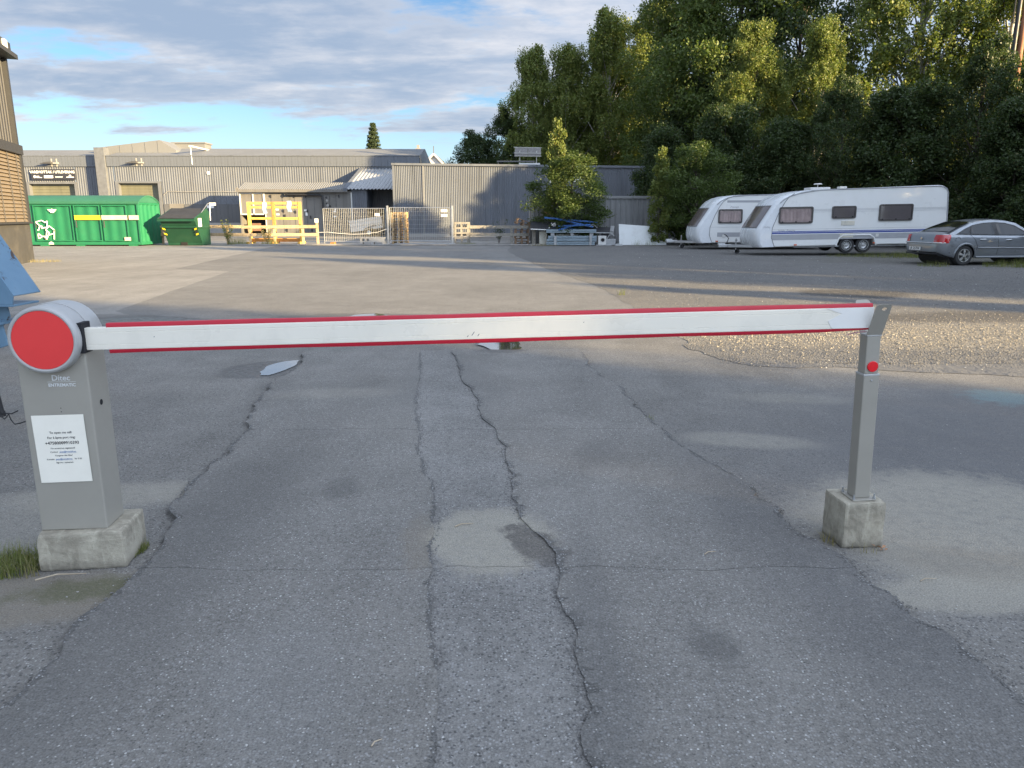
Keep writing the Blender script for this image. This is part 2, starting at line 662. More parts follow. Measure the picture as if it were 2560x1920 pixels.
#        cx, cy, rx, ry, rot, colour, strength, soft, wobble, noise scale, wet
asphalt('asphalt_old', (0.170, 0.162, 0.149), 0.7, 0.8, [
    (5.2, 4.6, 4.2, 2.6, 0.1, (0.115, 0.116, 0.120), 0.75, 0.5, 0.2, 0.8, False),
    (2.35, 3.45, 0.95, 0.85, 0.2, SAND, 0.80, 0.35, 0.22, 2.0, False),
    (1.95, 2.78, 0.55, 0.18, 0.1, SAND, 0.75, 0.4, 0.2, 3.0, False),
    (2.15, 3.0, 0.55, 0.2, -0.2, DIRT, 0.45, 0.6, 0.5, 5.0, False),
    (-2.25, 3.85, 0.65, 0.22, 0.15, SAND, 0.65, 0.6, 0.25, 2.5, False),
    (-2.6, 3.4, 0.8, 0.3, 0.0, SAND, 0.35, 0.6, 0.3, 2.5, False),
    (-1.95, 2.72, 0.62, 0.24, 0.12, DIRT, 0.85, 0.5, 0.35, 4.0, False),
    (-1.72, 2.80, 0.34, 0.12, 0.15, MOSS, 0.75, 0.7, 0.7, 9.0, False),
    (-2.45, 7.35, 0.55, 0.42, 0.55, WET, 0.72, 0.25, 0.22, 2.0, True),
    (-2.2, 11.2, 1.6, 0.5, 0.0, WET, 0.6, 0.4, 0.3, 1.2, True),
    (1.6, 4.9, 0.5, 0.2, -0.2, SAND, 0.45, 0.6, 0.4, 2.5, False),
    (2.35, 6.1, 0.6, 0.22, -0.1, SAND, 0.32, 0.7, 0.4, 2.0, False),
    (4.2, 6.15, 0.35, 0.32, 0.2, (0.16, 0.25, 0.26), 0.55, 0.7, 0.8, 6.0, False),
    (-4.0, 10.9, 3.6, 0.9, 0.1, (0.075, 0.073, 0.072), 0.75, 0.5, 0.35, 1.0, True),
])
asphalt('asphalt_yard', (0.172, 0.166, 0.156), 0.4, 0.6, [
    (-2.2, 11.3, 1.5, 0.5, 0.0, WET, 0.6, 0.4, 0.3, 1.2, True),
    (-0.8, 9.3, 1.0, 0.5, 0.0, WET, 0.35, 0.4, 0.3, 1.2, True),
], patchy=0.16, tracks=0.05)
asphalt('asphalt_light', (0.245, 0.233, 0.214), 0.3, 0.55, [], patchy=0.14)
asphalt('driveway_lane', (0.176, 0.168, 0.155), 1.0, 1.0, [
    (1.45, 3.2, 0.55, 2.2, 0.05, (0.105, 0.104, 0.104), 0.65, 0.8, 0.3, 1.5, False),
    (-1.55, 2.6, 0.45, 2.4, -0.05, (0.112, 0.109, 0.104), 0.6, 0.8, 0.3, 1.5, False),
    (0.28, 2.1, 0.14, 1.2, -0.05, (0.10, 0.10, 0.10), 0.5, 0.8, 0.5, 3.0, False),
    (-0.1, 3.25, 0.33, 0.40, 0.1, SAND, 0.85, 0.30, 0.22, 4.0, False),
    (0.10, 3.18, 0.11, 0.26, 0.45, (0.10, 0.092, 0.085), 0.9, 0.35, 0.75, 11.0, False),
    (-0.42, 3.2, 0.10, 0.35, 0.1, DIRT, 0.5, 0.6, 0.6, 7.0, False),
    (0.72, 2.35, 0.10, 0.14, 0.3, (0.085, 0.083, 0.08), 0.6, 0.7, 0.6, 9.0, False),
    (-0.95, 3.9, 0.12, 0.2, 0.2, (0.09, 0.088, 0.085), 0.5, 0.8, 0.6, 9.0, False),
    (0.55, 4.5, 0.2, 0.32, -0.2, (0.095, 0.093, 0.09), 0.45, 0.8, 0.6, 4.5, False),
    (-0.75, 2.15, 0.28, 0.5, 0.2, (0.235, 0.232, 0.225), 0.35, 0.8, 0.5, 4.5, False),
    (-0.12, 8.5, 0.42, 0.36, 0.0, WET, 0.6, 0.3, 0.3, 2.5, True),
    (-0.6, 6.6, 0.5, 1.6, 0.1, (0.16, 0.158, 0.152), 0.5, 0.7, 0.4, 1.6, False),
    (-1.5, 6.2, 0.6, 0.22, 0.15, SAND, 0.30, 0.8, 0.4, 2.0, False),  # faint sun streak on the left, painted in as a sand-coloured band
])
asphalt('driveway_strip', (0.190, 0.184, 0.174), 0.9, 1.1, [
    (-0.1, 3.25, 0.33, 0.40, 0.1, SAND, 0.92, 0.30, 0.22, 4.0, False),
    (0.10, 3.18, 0.11, 0.26, 0.45, (0.10, 0.092, 0.085), 0.9, 0.35, 0.75, 11.0, False),
    (-0.12, 8.5, 0.42, 0.36, 0.0, WET, 0.6, 0.3, 0.3, 2.5, True),
])


def gravel_mat(name):
    m, n, b, out = new_mat(name)
    co = n.n('ShaderNodeTexCoord').outputs['Object']
    big = n.noise(co, 0.22, 5, 0.6, 0.4)
    mid = n.noise(co, 1.6, 6, 0.7, 0.3)
    base = n.mix(n.maprange(big, 0.3, 0.7), (0.092, 0.091, 0.090), (0.132, 0.127, 0.120))
    base = n.mix(n.maprange(mid, 0.45, 0.8, 0.0, 0.6), base, (0.175, 0.163, 0.142))
    v = n.n('ShaderNodeTexVoronoi')
    n.put(v.inputs['Vector'], co)
    v.inputs['Scale'].default_value = 48
    s = n.n('ShaderNodeSeparateColor')
    n.link(v.outputs['Color'], s.inputs[0])
    base = n.mix(n.maprange(s.outputs[0], 0.2, 1.0, 0.0, 0.55, False), base, (0.235, 0.226, 0.213))
    v2 = n.n('ShaderNodeTexVoronoi')
    n.put(v2.inputs['Vector'], co)
    v2.inputs['Scale'].default_value = 15
    s2 = n.n('ShaderNodeSeparateColor')
    n.link(v2.outputs['Color'], s2.inputs[0])
    sp = n.math('MULTIPLY', n.math('GREATER_THAN', s2.outputs[1], 0.93), n.math('LESS_THAN', v2.outputs['Distance'], 0.22))
    base = n.mix(n.math('MULTIPLY', sp, 0.85), base, (0.5, 0.5, 0.48))
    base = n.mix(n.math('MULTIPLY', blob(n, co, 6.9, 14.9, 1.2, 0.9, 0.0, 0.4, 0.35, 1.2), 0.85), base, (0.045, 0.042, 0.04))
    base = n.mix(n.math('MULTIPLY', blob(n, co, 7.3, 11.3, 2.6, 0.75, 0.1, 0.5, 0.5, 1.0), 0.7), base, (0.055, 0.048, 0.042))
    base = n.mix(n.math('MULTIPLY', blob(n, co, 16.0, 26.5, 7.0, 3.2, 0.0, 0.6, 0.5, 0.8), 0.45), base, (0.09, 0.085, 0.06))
    base = n.mix(n.math('MULTIPLY', blob(n, co, 6.0, 9.6, 5.5, 1.25, 0.02, 0.5, 0.4, 2.4), 0.75), base, n.mix(n.maprange(s.outputs[2], 0.2, 0.9), (0.16, 0.145, 0.12), (0.36, 0.32, 0.25)))  # gravel strip coloured paler and warmer to carry its sunlit brightness
    sx = n.n('ShaderNodeSeparateXYZ')
    n.link(co, sx.inputs[0])
    edge_ = n.maprange(n.math('ADD', sx.outputs[1], n.math('MULTIPLY', mid, 2.6)), 8.3, 9.4)
    base = n.mix(edge_, (0.118, 0.118, 0.120), base)
    n.link(base, b.inputs['Base Color'])
    b.inputs['Roughness'].default_value = 0.9
    h = n.math('ADD', n.math('MULTIPLY', n.math('MULTIPLY', n.math('SUBTRACT', 0.6, v.outputs['Distance']), 0.6), edge_), n.math('MULTIPLY', mid, 1.6))
    bp = n.n('ShaderNodeBump')
    bp.inputs['Strength'].default_value = 1.0
    bp.inputs['Distance'].default_value = 0.03
    n.link(h, bp.inputs['Height'])
    n.link(bp.outputs[0], b.inputs['Normal'])
    return m


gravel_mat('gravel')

m_, n_, b_, o_ = new_mat('water')
b_.inputs['Base Color'].default_value = (0.16, 0.15, 0.13, 1)
b_.inputs['Roughness'].default_value = 0.9
_gl = n_.n('ShaderNodeBsdfGlossy')
_gl.inputs['Roughness'].default_value = 0.03
_fr = n_.n('ShaderNodeFresnel')
_fr.inputs[0].default_value = 9.0
_ms = n_.n('ShaderNodeMixShader')
_ms.inputs[0].default_value = 0.86
n_.link(b_.outputs[0], _ms.inputs[1])
n_.link(_gl.outputs[0], _ms.inputs[2])
n_.link(_ms.outputs[0], o_.inputs[0])


def concrete_mat(name, c1, c2, c3):
    m, n, b, out = new_mat(name)
    co = n.n('ShaderNodeTexCoord').outputs['Object']
    a = n.noise(co, 9, 7, 0.68, 0.5)
    st = n.noise(n.scale(co, (6.0, 6.0, 1.4)), 3.2, 5, 0.6, 1.2)
    fine = n.noise(co, 120, 3, 0.6)
    c = n.mix(n.maprange(a, 0.35, 0.65), tuple(c1), tuple(c2))
    c = n.mix(n.math('MULTIPLY', n.maprange(st, 0.5, 0.72), 0.55), c, tuple(c3))
    c = n.mix(n.maprange(fine, 0.55, 0.75, 0.0, 0.35), c, tuple(x * 0.5 for x in c1))
    # damp, soil-stained foot
    sp = n.n('ShaderNodeSeparateXYZ')
    n.link(co, sp.inputs[0])
    foot = n.maprange(n.math('ADD', sp.outputs[2], n.math('MULTIPLY', a, 0.05)), 0.03, 0.085, 1.0, 0.0)
    c = n.mix(n.math('MULTIPLY', foot, 0.5), c, (0.11, 0.10, 0.08))
    n.link(c, b.inputs['Base Color'])
    b.inputs['Roughness'].default_value = 0.9
    pits = n.vor(co, 45)
    pm = n.math('MULTIPLY', n.math('LESS_THAN', pits, 0.16), -1.2)
    bp = n.n('ShaderNodeBump')
    bp.inputs['Strength'].default_value = 0.7
    bp.inputs['Distance'].default_value = 0.006
    n.link(n.math('ADD', n.math('ADD', a, n.math('MULTIPLY', fine, 0.4)), pm), bp.inputs['Height'])
    n.link(bp.outputs[0], b.inputs['Normal'])
    return m


concrete_mat('concrete', (0.26, 0.235, 0.185), (0.41, 0.375, 0.30), (0.54, 0.50, 0.40))
pmat('kerb_stone', (0.26, 0.25, 0.235), 0.85, var=0.2, vs=2, bump=0.4, bs=80)

# ------------------------------------------------------------------ ground sheets
g = MB()
g.quad((-400, -120, 0), (400, -120, 0), (400, 700, 0), (-400, 700, 0))
structure(g.build('ground', 'asphalt_old'))


def sheet(name, mat, outline, z, th=0.0):
    """flat sheet with optional vertical edges down to the layer below"""
    bm = bmesh.new()
    vs = [bm.verts.new((x, y, z)) for x, y in outline]
    f = bm.faces.new(vs)
    if f.normal.z < 0:
        f.normal_flip()
    bm.normal_update()
    if f.normal.z < 0:
        bmesh.ops.reverse_faces(bm, faces=[f])
    if th > 0:
        lo = [bm.verts.new((x, y, z - th)) for x, y in outline]
        n = len(vs)
        for i in range(n):
            bm.faces.new((vs[i], lo[i], lo[(i + 1) % n], vs[(i + 1) % n]))
    bmesh.ops.triangulate(bm, faces=[q for q in bm.faces if len(q.verts) > 4])
    me = bpy.data.meshes.new(name)
    bm.to_mesh(me)
    bm.free()
    me.materials.append(MATS[mat])
    o = bpy.data.objects.new(name, me)
    col.objects.link(o)
    return structure(o)


# pale worn yard asphalt on the left, a newer darker paving over the middle, the unpaved lot on the right
pl = jag([(-6.0, 11.6), (-6.48, 12.08), (-8.02, 21.2)], 0.03, 3, 5) + [(-9.96, 22.16)] + jag([(-9.96, 22.16), (-12.1, 36.68), (-12.6, 40.3)], 0.04, 3, 6)
sheet('yard_pale_asphalt', 'asphalt_light', [(-60, 10.2)] + jag([(-30, 10.4), (-8, 11.6), (-6.0, 11.6)], 0.25, 4, 9)[0:] + pl[1:] + [(-12.6, 41.0), (-60, 41.0)], 0.001)
ge = jag([(-0.12, 41.0), (-0.12, 32.79), (1.2, 21.0), (1.95, 15.32), (2.04, 11.07), (2.05, 8.63), (2.46, 7.52), (4.91, 6.95), (9.0, 6.6), (40, 6.2)], 0.16, 5, 11)
sheet('yard_asphalt', 'asphalt_yard', [p for p in jag([(-6.0, 11.6), (-4.2, 10.9), (-2.5, 10.2), (-0.5, 9.9), (1.2, 9.6), (2.3, 9.0)], 0.18, 4, 12)] + [(2.6, 12), (2.5, 16), (1.8, 22), (0.5, 33), (0.5, 41)] + pl[::-1][:-1], 0.002)
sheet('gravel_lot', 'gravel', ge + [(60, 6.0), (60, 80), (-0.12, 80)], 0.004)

EL = [(-2.33, 8.04), (-2.16, 7.28), (-2.2, 6.65), (-2.09, 5.95), (-2.02, 5.51), (-1.87, 5.07), (-1.81, 4.55), (-1.82, 4.24), (-1.78, 3.79), (-1.66, 3.37), (-1.60, 2.93), (-1.61, 2.63), (-1.56, 2.11), (-1.58, 1.5), (-1.6, -3)]
ER = [(0.76, 8.33), (0.85, 6.85), (1.01, 5.95), (1.01, 5.51), (1.09, 5.02), (1.17, 4.55), (1.27, 4.24), (1.31, 3.79), (1.36, 3.54), (1.43, 3.21), (1.48, 3.02), (1.52, 2.73), (1.51, 2.56), (1.58, 2.37), (1.59, 2.16), (1.57, 1.5), (1.6, -3)]
CL = [(-1.1, 8.6), (-0.83, 6.28), (-0.67, 5.13), (-0.57, 4.41), (-0.44, 3.93), (-0.4, 3.6), (-0.34, 2.93), (-0.31, 2.52), (-0.25, 2.23), (-0.21, 1.5), (-0.2, -3)]
CR = [(-0.74, 8.6), (-0.45, 6.65), (-0.24, 5.51), (-0.08, 4.8), (-0.02, 4.24), (0.0, 3.79), (0.03, 3.6), (0.21, 2.89), (0.2, 2.59), (0.22, 2.31), (0.24, 2.11), (0.2, 1.89), (0.22, 1.5), (0.2, -3)]
EL, ER = jag(EL, 0.05, 6, 21, 0.72), jag(ER, 0.05, 6, 22, 0.72)
CL, CR = jag(CL, 0.026, 6, 23, 0.72), jag(CR, 0.034, 6, 24, 0.72)


def clip_y(line, y0, y1):
    """part of a downward-running polyline between y1 (far) and y0 (near), ends interpolated"""
    out = []
    def at(y):
        for a, b in zip(line[:-1], line[1:]):
            if (a[1] - y) * (b[1] - y) <= 0 and a[1] != b[1]:
                t = (a[1] - y) / (a[1] - b[1])
                return (a[0] + t * (b[0] - a[0]), y)
        return (line[0][0], y) if y > line[0][1] else (line[-1][0], y)
    pts = [p for p in line if y0 < p[1] < y1]
    return [at(y1)] + pts + [at(y0)]


def lane(name, mat, La, Lb, y0, y1, z, th, gap, seed, yb0=None, yb1=None, ea=0.0, eb=0.0):
    """piece of paving between two edge lines; far and near ends are ragged cracks"""
    yb0 = y0 if yb0 is None else yb0
    yb1 = y1 if yb1 is None else yb1
    A = clip_y(La, y0 + gap, y1 - gap)
    B = clip_y(Lb, yb0 + gap, yb1 - gap)
    A = [(x - ea, y) for x, y in A]
    B = [(x + eb, y) for x, y in B]
    near = jag([A[-1], B[-1]], 0.05, 7, seed)
    # the far edge repeats the neighbour's near edge so that the crack between them stays thin
    far = [(x, y - 2 * gap - 0.0025 * abs(math.sin(x * 7.3 + seed))) for x, y in jag([(A[0][0], A[0][1] + 2 * gap), (B[0][0], B[0][1] + 2 * gap)], 0.05, 7, seed - 2)][::-1]
    return sheet(name, mat, A + near[1:-1] + B[::-1] + far[1:-1], z, th)


G = 0.0015
for nm, La, Lb, mt, z, e_, sd in (('driveway_lane', EL, CL, 'driveway_lane', 0.026, 0.0, 31), ('driveway_strip', CL, CR, 'driveway_strip', 0.0195, 0.03, 131), ('driveway_lane', CR, ER, 'driveway_lane', 0.0265, 0.0, 231)):
    lane(nm, mt, La, Lb, -3.0, 2.94, z, 0.03, G, sd + 0, ea=e_, eb=e_)
    lane(nm, mt, La, Lb, 2.94, 5.07, z, 0.03, G, sd - 2, ea=e_, eb=e_)
    lane(nm, mt, La, Lb, 5.07, 8.3, z, 0.03, G, sd - 4, 5.07, 8.4, ea=e_, eb=e_)


asphalt('asphalt_broken', (0.115, 0.112, 0.107), 0.4, 1.6, [], patchy=0.3)


def broken_rim(line, w0, w1, z, seed, side):
    rg = random.Random(seed)
    pts = [p for p in line if 1.2 < p[1] < 8.2]
    i = 0
    while i < len(pts) - 12:
        L_ = rg.randint(10, 46)
        seg = pts[i:i + L_]
        if len(seg) > 5:
            n_ = len(seg)
            a = [(x - side * rg.uniform(0.0, 0.006), y) for x, y in seg]
            b = [(x + side * (w0 + (w1 - w0) * rg.random() ** 2) * math.sin(math.pi * (k + 0.5) / n_) ** 0.5, y) for k, (x, y) in enumerate(seg)]
            sheet('broken_rim', 'asphalt_broken', a + b[::-1], z)
        i += L_ + rg.randint(2, 30)


broken_rim(CL, 0.004, 0.028, 0.0272, 61, -1)
broken_rim(CR, 0.008, 0.060, 0.0278, 62, 1)
broken_rim(EL, 0.006, 0.042, 0.0272, 63, 1)
broken_rim(ER, 0.006, 0.042, 0.0278, 64, -1)


def puddle(label, cx, cy, pts, z, seed):
    out = jag(pts + [pts[0]], 0.028, 4, seed, 0.5)[:-1]
    o = sheet('puddle', 'water', out, z)
    return o


puddle('a', 0, 0, [(-2.50, 7.18), (-2.52, 7.45), (-2.40, 7.74), (-2.28, 7.80), (-2.24, 7.55), (-2.27, 7.30), (-2.36, 7.02), (-2.44, 7.02)], 0.006, 41)
puddle('b', 0, 0, [(-0.42, 8.75), (-0.3, 9.25), (0.02, 9.35), (0.10, 8.8), (0.12, 8.50), (-0.08, 8.28), (-0.25, 8.42)], 0.0145, 42)
puddle('c', 0, 0, [(-2.60, 11.0), (-2.45, 11.5), (-2.15, 11.7), (-1.90, 11.4), (-1.85, 10.9), (-2.2, 10.7)], 0.014, 43)
puddle('d', 0, 0, [(-0.62, 10.9), (-0.45, 11.6), (-0.2, 11.7), (0.02, 11.2), (-0.2, 10.8)], 0.014, 44)

# pavement strip and kerb in front of the timber rails
k = MB()
k.b2(-15, 40.75, 0.0, 1.6, 41.05, 0.07)
structure(k.build('kerb', 'kerb_stone', bevel=0.02))
k = MB()
k.quad((-60, 41.05, 0.016), (1.6, 41.05, 0.016), (1.6, 48, 0.016), (-60, 48, 0.016))
structure(k.build('pavement', 'asphalt_light'))

# ------------------------------------------------------------------ building materials
pmat('clad_grey', (0.134, 0.147, 0.172), 0.55, 0.0, 0.08, 0.6, dirt=0.15, ds=0.4, streak=0.45)
pmat('clad_grey_light', (0.175, 0.178, 0.180), 0.55, 0.0, 0.06, 0.5)
pmat('fascia_grey', (0.124, 0.137, 0.160), 0.5, 0.0, 0.07, 0.7, streak=0.45)
pmat('roof_felt', (0.17, 0.175, 0.182), 0.8, 0.0, 0.12, 0.5)
pmat('dark_panel', (0.105, 0.108, 0.115), 0.5, 0.0, 0.08, 0.8, streak=0.45)
pmat('plinth', (0.33, 0.32, 0.30), 0.85, var=0.12, vs=1.5)
pmat('shutter_olive', (0.155, 0.152, 0.105), 0.5, 0.0, 0.05, 0.8, streak=0.45)
pmat('trim_dark', (0.07, 0.07, 0.072), 0.5)
pmat('trim_grey', (0.135, 0.142, 0.155), 0.5)
pmat('white_paint', (0.60, 0.60, 0.58), 0.45, var=0.06)
pmat('white_mark', (0.80, 0.79, 0.76), 0.6, var=0.04)
pmat('sign_navy', (0.035, 0.036, 0.045), 0.45, var=0.05)
pmat('shed_grey', (0.165, 0.157, 0.145), 0.6, var=0.10, vs=0.9, dirt=0.25, ds=0.8, dirtc=(0.09, 0.085, 0.08), streak=0.45)
pmat('shed_roof', (0.175, 0.178, 0.180), 0.6, var=0.1)
pmat('lean_roof', (0.36, 0.37, 0.38), 0.45, 0.2, var=0.1)
pmat('interior_black', (0.012, 0.012, 0.014), 0.8)
pmat('black_plastic', (0.022, 0.022, 0.024), 0.5)
pmat('black_metal', (0.03, 0.03, 0.033), 0.45)
pmat('rauf_grey', (0.136, 0.149, 0.172), 0.5, 0.0, 0.06, 0.5, dirt=0.12, ds=0.35, streak=0.45)
pmat('container_grey', (0.24, 0.245, 0.25), 0.55, 0.0, 0.08, 0.8, dirt=0.2, ds=0.7, streak=0.45)
pmat('galv', (0.46, 0.47, 0.48), 0.38, 0.75, 0.14, 5, dirt=0.1)
pmat('galv_dull', (0.38, 0.39, 0.40), 0.5, 0.5, 0.14, 5, dirt=0.2)
pmat('lb_dark', (0.030, 0.031, 0.034), 0.6, var=0.1)
pmat('batten_light', (0.115, 0.113, 0.110), 0.6, var=0.06, vs=1)
pmat('wall_char', (0.05, 0.049, 0.047), 0.7, var=0.18, vs=1.2, dirt=0.3, ds=1.1, dirtc=(0.17, 0.155, 0.13))
pmat('blind_wood', (0.165, 0.132, 0.092), 0.6, var=0.10, vs=3)
pmat('house_white', (0.70, 0.70, 0.69), 0.6, var=0.05)
pmat('house_roof', (0.10, 0.10, 0.105), 0.7)
pmat('chimney_grey', (0.24, 0.23, 0.22), 0.8)
pmat('lamp_grey', (0.32, 0.31, 0.29), 0.5)
pmat('solar_frame', (0.42, 0.41, 0.38), 0.4, 0.3)
pmat('solar_cell', (0.16, 0.15, 0.145), 0.25, 0.0)


def boards(name, mat, parent, x0, x1, y, z0, z1, n, th=0.03, gap=0.012):
    """row of flat upright panels, each its own object sharing one mesh"""
    wd = (x1 - x0) / n
    m = MB()
    m.b2(gap / 2, -th, 0, wd - gap / 2, 0, z1 - z0)
    first = m.build(name, mat, parent, loc=(x0, y, z0))
    for i in range(1, n):
        share(first, name, parent, (x0 + wd * i, y, z0))


# ------------------------------------------------------------------ warehouse
W = thing('warehouse', 'long grey corrugated warehouse with roller doors behind the green bins', 'warehouse', (0, 0, 0))
# main range (front y=68) and the set-back left range (y=68.6)
DOORS = [(-35.0, -31.3, 4.43, 68.0), (-43.3, -39.05, 4.39, 68.6)]
corr_wall('wall', 'clad_grey', W, -35.75, -35.2, 68.0, 0, 5.83, 0.21, 0.032)
corr_wall('wall', 'clad_grey', W, -35.2, -31.1, 68.0, 4.62, 5.83, 0.21, 0.032)
corr_wall('wall', 'clad_grey', W, -31.1, -8.2, 68.0, 2.62, 5.83, 0.21, 0.032)
corr_wall('wall', 'clad_grey', W, -39.0, -36.6, 68.6, 0, 5.86, 0.21, 0.032)
corr_wall('wall', 'clad_grey', W, -60, -39.0, 68.6, 4.55, 5.86, 0.21, 0.032)
corr_wall('wall', 'clad_grey', W, -60, -43.4, 68.6, 0, 4.55, 0.21, 0.032)
m = MB()
m.b2(-36.62, 67.72, 0, -35.75, 68.6, 7.45)
m.build('corner_pier', 'trim_grey', W, bevel=0.01)
m = MB()
m.b2(-31.1, 68.0, 0, -8.2, 68.1, 2.62)
m.b2(-8.2, 68.0, 0, -8.1, 77.8, 6.6)
m.build('back_wall', 'dark_panel', W)
boards('wall_panel', 'dark_panel', W, -29.25, -22.9, 67.99, 1.0, 2.60, 6, 0.03)
boards('wall_panel', 'dark_panel', W, -31.05, -30.6, 67.99, 1.0, 2.60, 1, 0.03)
m = MB()
m.b2(-31.08, 67.93, 0, -30.6, 68.0, 1.0)
m.b2(-29.25, 67.93, 0, -8.2, 68.0, 1.0)
m.build('plinth', 'plinth', W)
m = MB()
m.b2(-30.57, 67.95, 0, -29.29, 68.0, 2.66)
d = m.build('door', 'shed_grey', W)
m = MB()
m.b2(-29.5, 67.91, 1.0, -29.40, 67.95, 1.12)
m.build('handle', 'galv', d)
for x0, x1, zt, yy in DOORS:
    m = MB()
    n_ = 18
    for i in range(n_):
        z0 = i * zt / n_
        m.b2(x0 + 0.1, yy + 0.38, z0 + 0.008, x1 - 0.1, yy + 0.42, z0 + zt / n_ - 0.008)
    m.b2(x0 + 0.1, yy + 0.42, 0, x1 - 0.1, yy + 0.46, zt)
    d = m.build('roller_door', 'shutter_olive', W)
    m = MB()
    m.b2(x0 - 0.18, yy - 0.07, 0, x0 + 0.1, yy + 0.46, zt)
    m.b2(x1 - 0.1, yy - 0.07, 0, x1 + 0.14, yy + 0.46, zt)
    m.b2(x0 - 0.18, yy - 0.07, zt, x1 + 0.14, yy + 0.46, zt + 0.18)
    m.build('door_frame', 'trim_grey', W)
boards('fascia_panel', 'fascia_grey', W, -35.72, -8.15, 67.93, 5.86, 6.72, 49, 0.06)
boards('fascia_panel', 'fascia_grey', W, -44.4, -36.68, 68.53, 5.88, 6.76, 14, 0.06)
m = MB()
m.b2(-35.75, 67.92, 5.84, -8.15, 68.1, 5.86)
m.b2(-35.75, 67.95, 5.86, -8.15, 68.1, 6.72)
m.b2(-60, 68.56, 5.86, -36.62, 68.7, 6.76)
m.build('fascia_backing', 'trim_dark', W)
m = MB()
m.b2(-35.75, 67.82, 6.72, -8.1, 68.15, 6.80)
m.b2(-60, 68.44, 6.76, -36.62, 68.75, 6.84)
m.build('eaves_trim', 'fascia_grey', W)
m = MB()
m.add([(-35.75, 68.1, 6.78), (-8.15, 68.1, 6.78), (-8.15, 72.5, 7.72), (-35.75, 72.5, 7.76), (-35.75, 78, 6.7), (-8.15, 78, 6.7)], [(0, 1, 2, 3), (3, 2, 5, 4)])
m.add([(-60, 68.7, 6.82), (-36.62, 68.7, 6.82), (-36.62, 72.5, 7.62), (-60, 72.5, 7.62), (-60, 78, 6.7), (-36.62, 78, 6.7)], [(0, 1, 2, 3), (3, 2, 5, 4)])
rf = m.build('roof', 'roof_felt', W)
m = MB()
m.prism([(68.12, 6.55), (77.8, 6.55), (77.8, 6.72), (72.5, 7.70), (68.12, 6.76)], 'x', -8.22, -8.16)
m.build('gable_end', 'clad_grey', W)
m = MB()
m.prism([(-37.5, 6.8), (-37.5, 7.62), (-31.8, 8.28), (-30.4, 7.4), (-30.4, 6.8)], 'y', 70.0, 74)
m.build('roof_gable', 'clad_grey_light', W)
for i in range(5):
    m = MB()
    xx = -36.6 + i * 1.15
    m.b2(xx - 0.012, 69.975, 7.0, xx + 0.012, 70.0, 7.66 + i * 0.133)
    m.build('gable_joint', 'trim_grey', W)
m = MB()
m.b2(-32.0, 73, 7.2, -28.95, 74.6, 8.25)
m.b2(-32.1, 72.9, 8.25, -28.85, 74.7, 8.38)
m.build('roof_vent', 'clad_grey_light', rf)
m = MB()
m.tube([(-28.2, 67.9, 7.55), (-28.15, 67.85, 6.0)], 0.05, 6)
m.b2(-28.3, 67.8, 7.5, -28.1, 72, 7.62)
m.build('roof_pipe', 'white_paint', W)
for lx, ly in ((-33.15, 68.0), (-40.98, 68.6)):
    m = MB()
    m.b2(lx + 0.05, ly - 0.16, 5.88, lx + 0.16, ly - 0.08, 6.55)
    m.b2(lx + 0.5, ly - 0.16, 5.88, lx + 0.61, ly - 0.08, 6.55)
    m.b2(lx - 0.1, ly - 0.30, 6.10, lx + 0.75, ly - 0.06, 6.22)
    l = m.build('lamp_bracket', 'lamp_grey', W)
    m = MB()
    m.prism([(lx - 0.75, 6.10), (lx + 0.3, 6.10), (lx + 0.3, 6.28), (lx - 0.1, 6.26)], 'y', ly - 0.62, ly - 0.3)
    m.build('lamp_head', 'trim_dark', l)
m = MB()
pts = [(-31.0, 67.9, 3.4), (-30.6, 67.88, 3.72)] + [(-30.6 + i * 0.7, 67.88, 3.70 + 0.03 * math.sin(i * 2.1)) for i in range(1, 12)]
m.tube(pts, 0.022, 5)
m.build('cable_run', 'lamp_grey', W)
for q in ((-26.95, 5.18, -26.7, 5.42), (-23.4, 1.52, -23.12, 1.72), (-27.2, 2.28, -26.6, 2.52)):
    MB().b2(q[0], 67.9, q[1], q[2], 67.95, q[3]).build('wall_tag', 'white_mark', W)

sg = thing('sign_board', 'dark sign above the roller door reading VAREMOTTAK / UTLEVERING', 'sign', (-40.83, 68.4, 5.2))
m = MB()
m.box(0, 0, 0, 3.9, 0.06, 0.9)
m.build('board', 'sign_navy', sg)
text_mesh('lettering', 'VAREMOTTAK / UTLEVERING', 0.305, 'white_mark', sg, face_at(-0.05, -0.036, 0.20), bold=0.008)
for i, (lx, wd) in enumerate(((-1.35, 0.62), (-0.42, 0.80), (0.50, 0.64), (1.5, 0.66))):
    m = MB()
    if i == 0:
        m.prism([(lx - 0.3 + 0.11 * math.cos(a), -0.19 + 0.12 * math.sin(a)) for a in np.linspace(0, 6.28, 9)[:-1]], 'y', -0.037, -0.031)
        m.b2(lx - 0.15, -0.037, -0.21, lx + 0.1, -0.031, -0.13)
        m.b2(lx - 0.15, -0.037, -0.29, lx + 0.33, -0.031, -0.235)
    elif i == 1:
        m.b2(lx - 0.4, -0.037, -0.19, lx + 0.4, -0.031, -0.09)
        m.b2(lx - 0.4, -0.037, -0.31, lx + 0.4, -0.031, -0.215)
    elif i == 2:
        m.b2(lx - 0.32, -0.037, -0.25, lx + 0.33, -0.031, -0.18)
    else:
        m.prism([(lx - 0.1, -0.16), (lx + 0.1, -0.16), (lx + 0.1, -0.07), (lx, -0.02), (lx - 0.1, -0.07)], 'y', -0.037, -0.031)
        m.b2(lx - 0.33, -0.037, -0.27, lx + 0.33, -0.031, -0.20)
    m.build('logo', 'white_mark', sg)

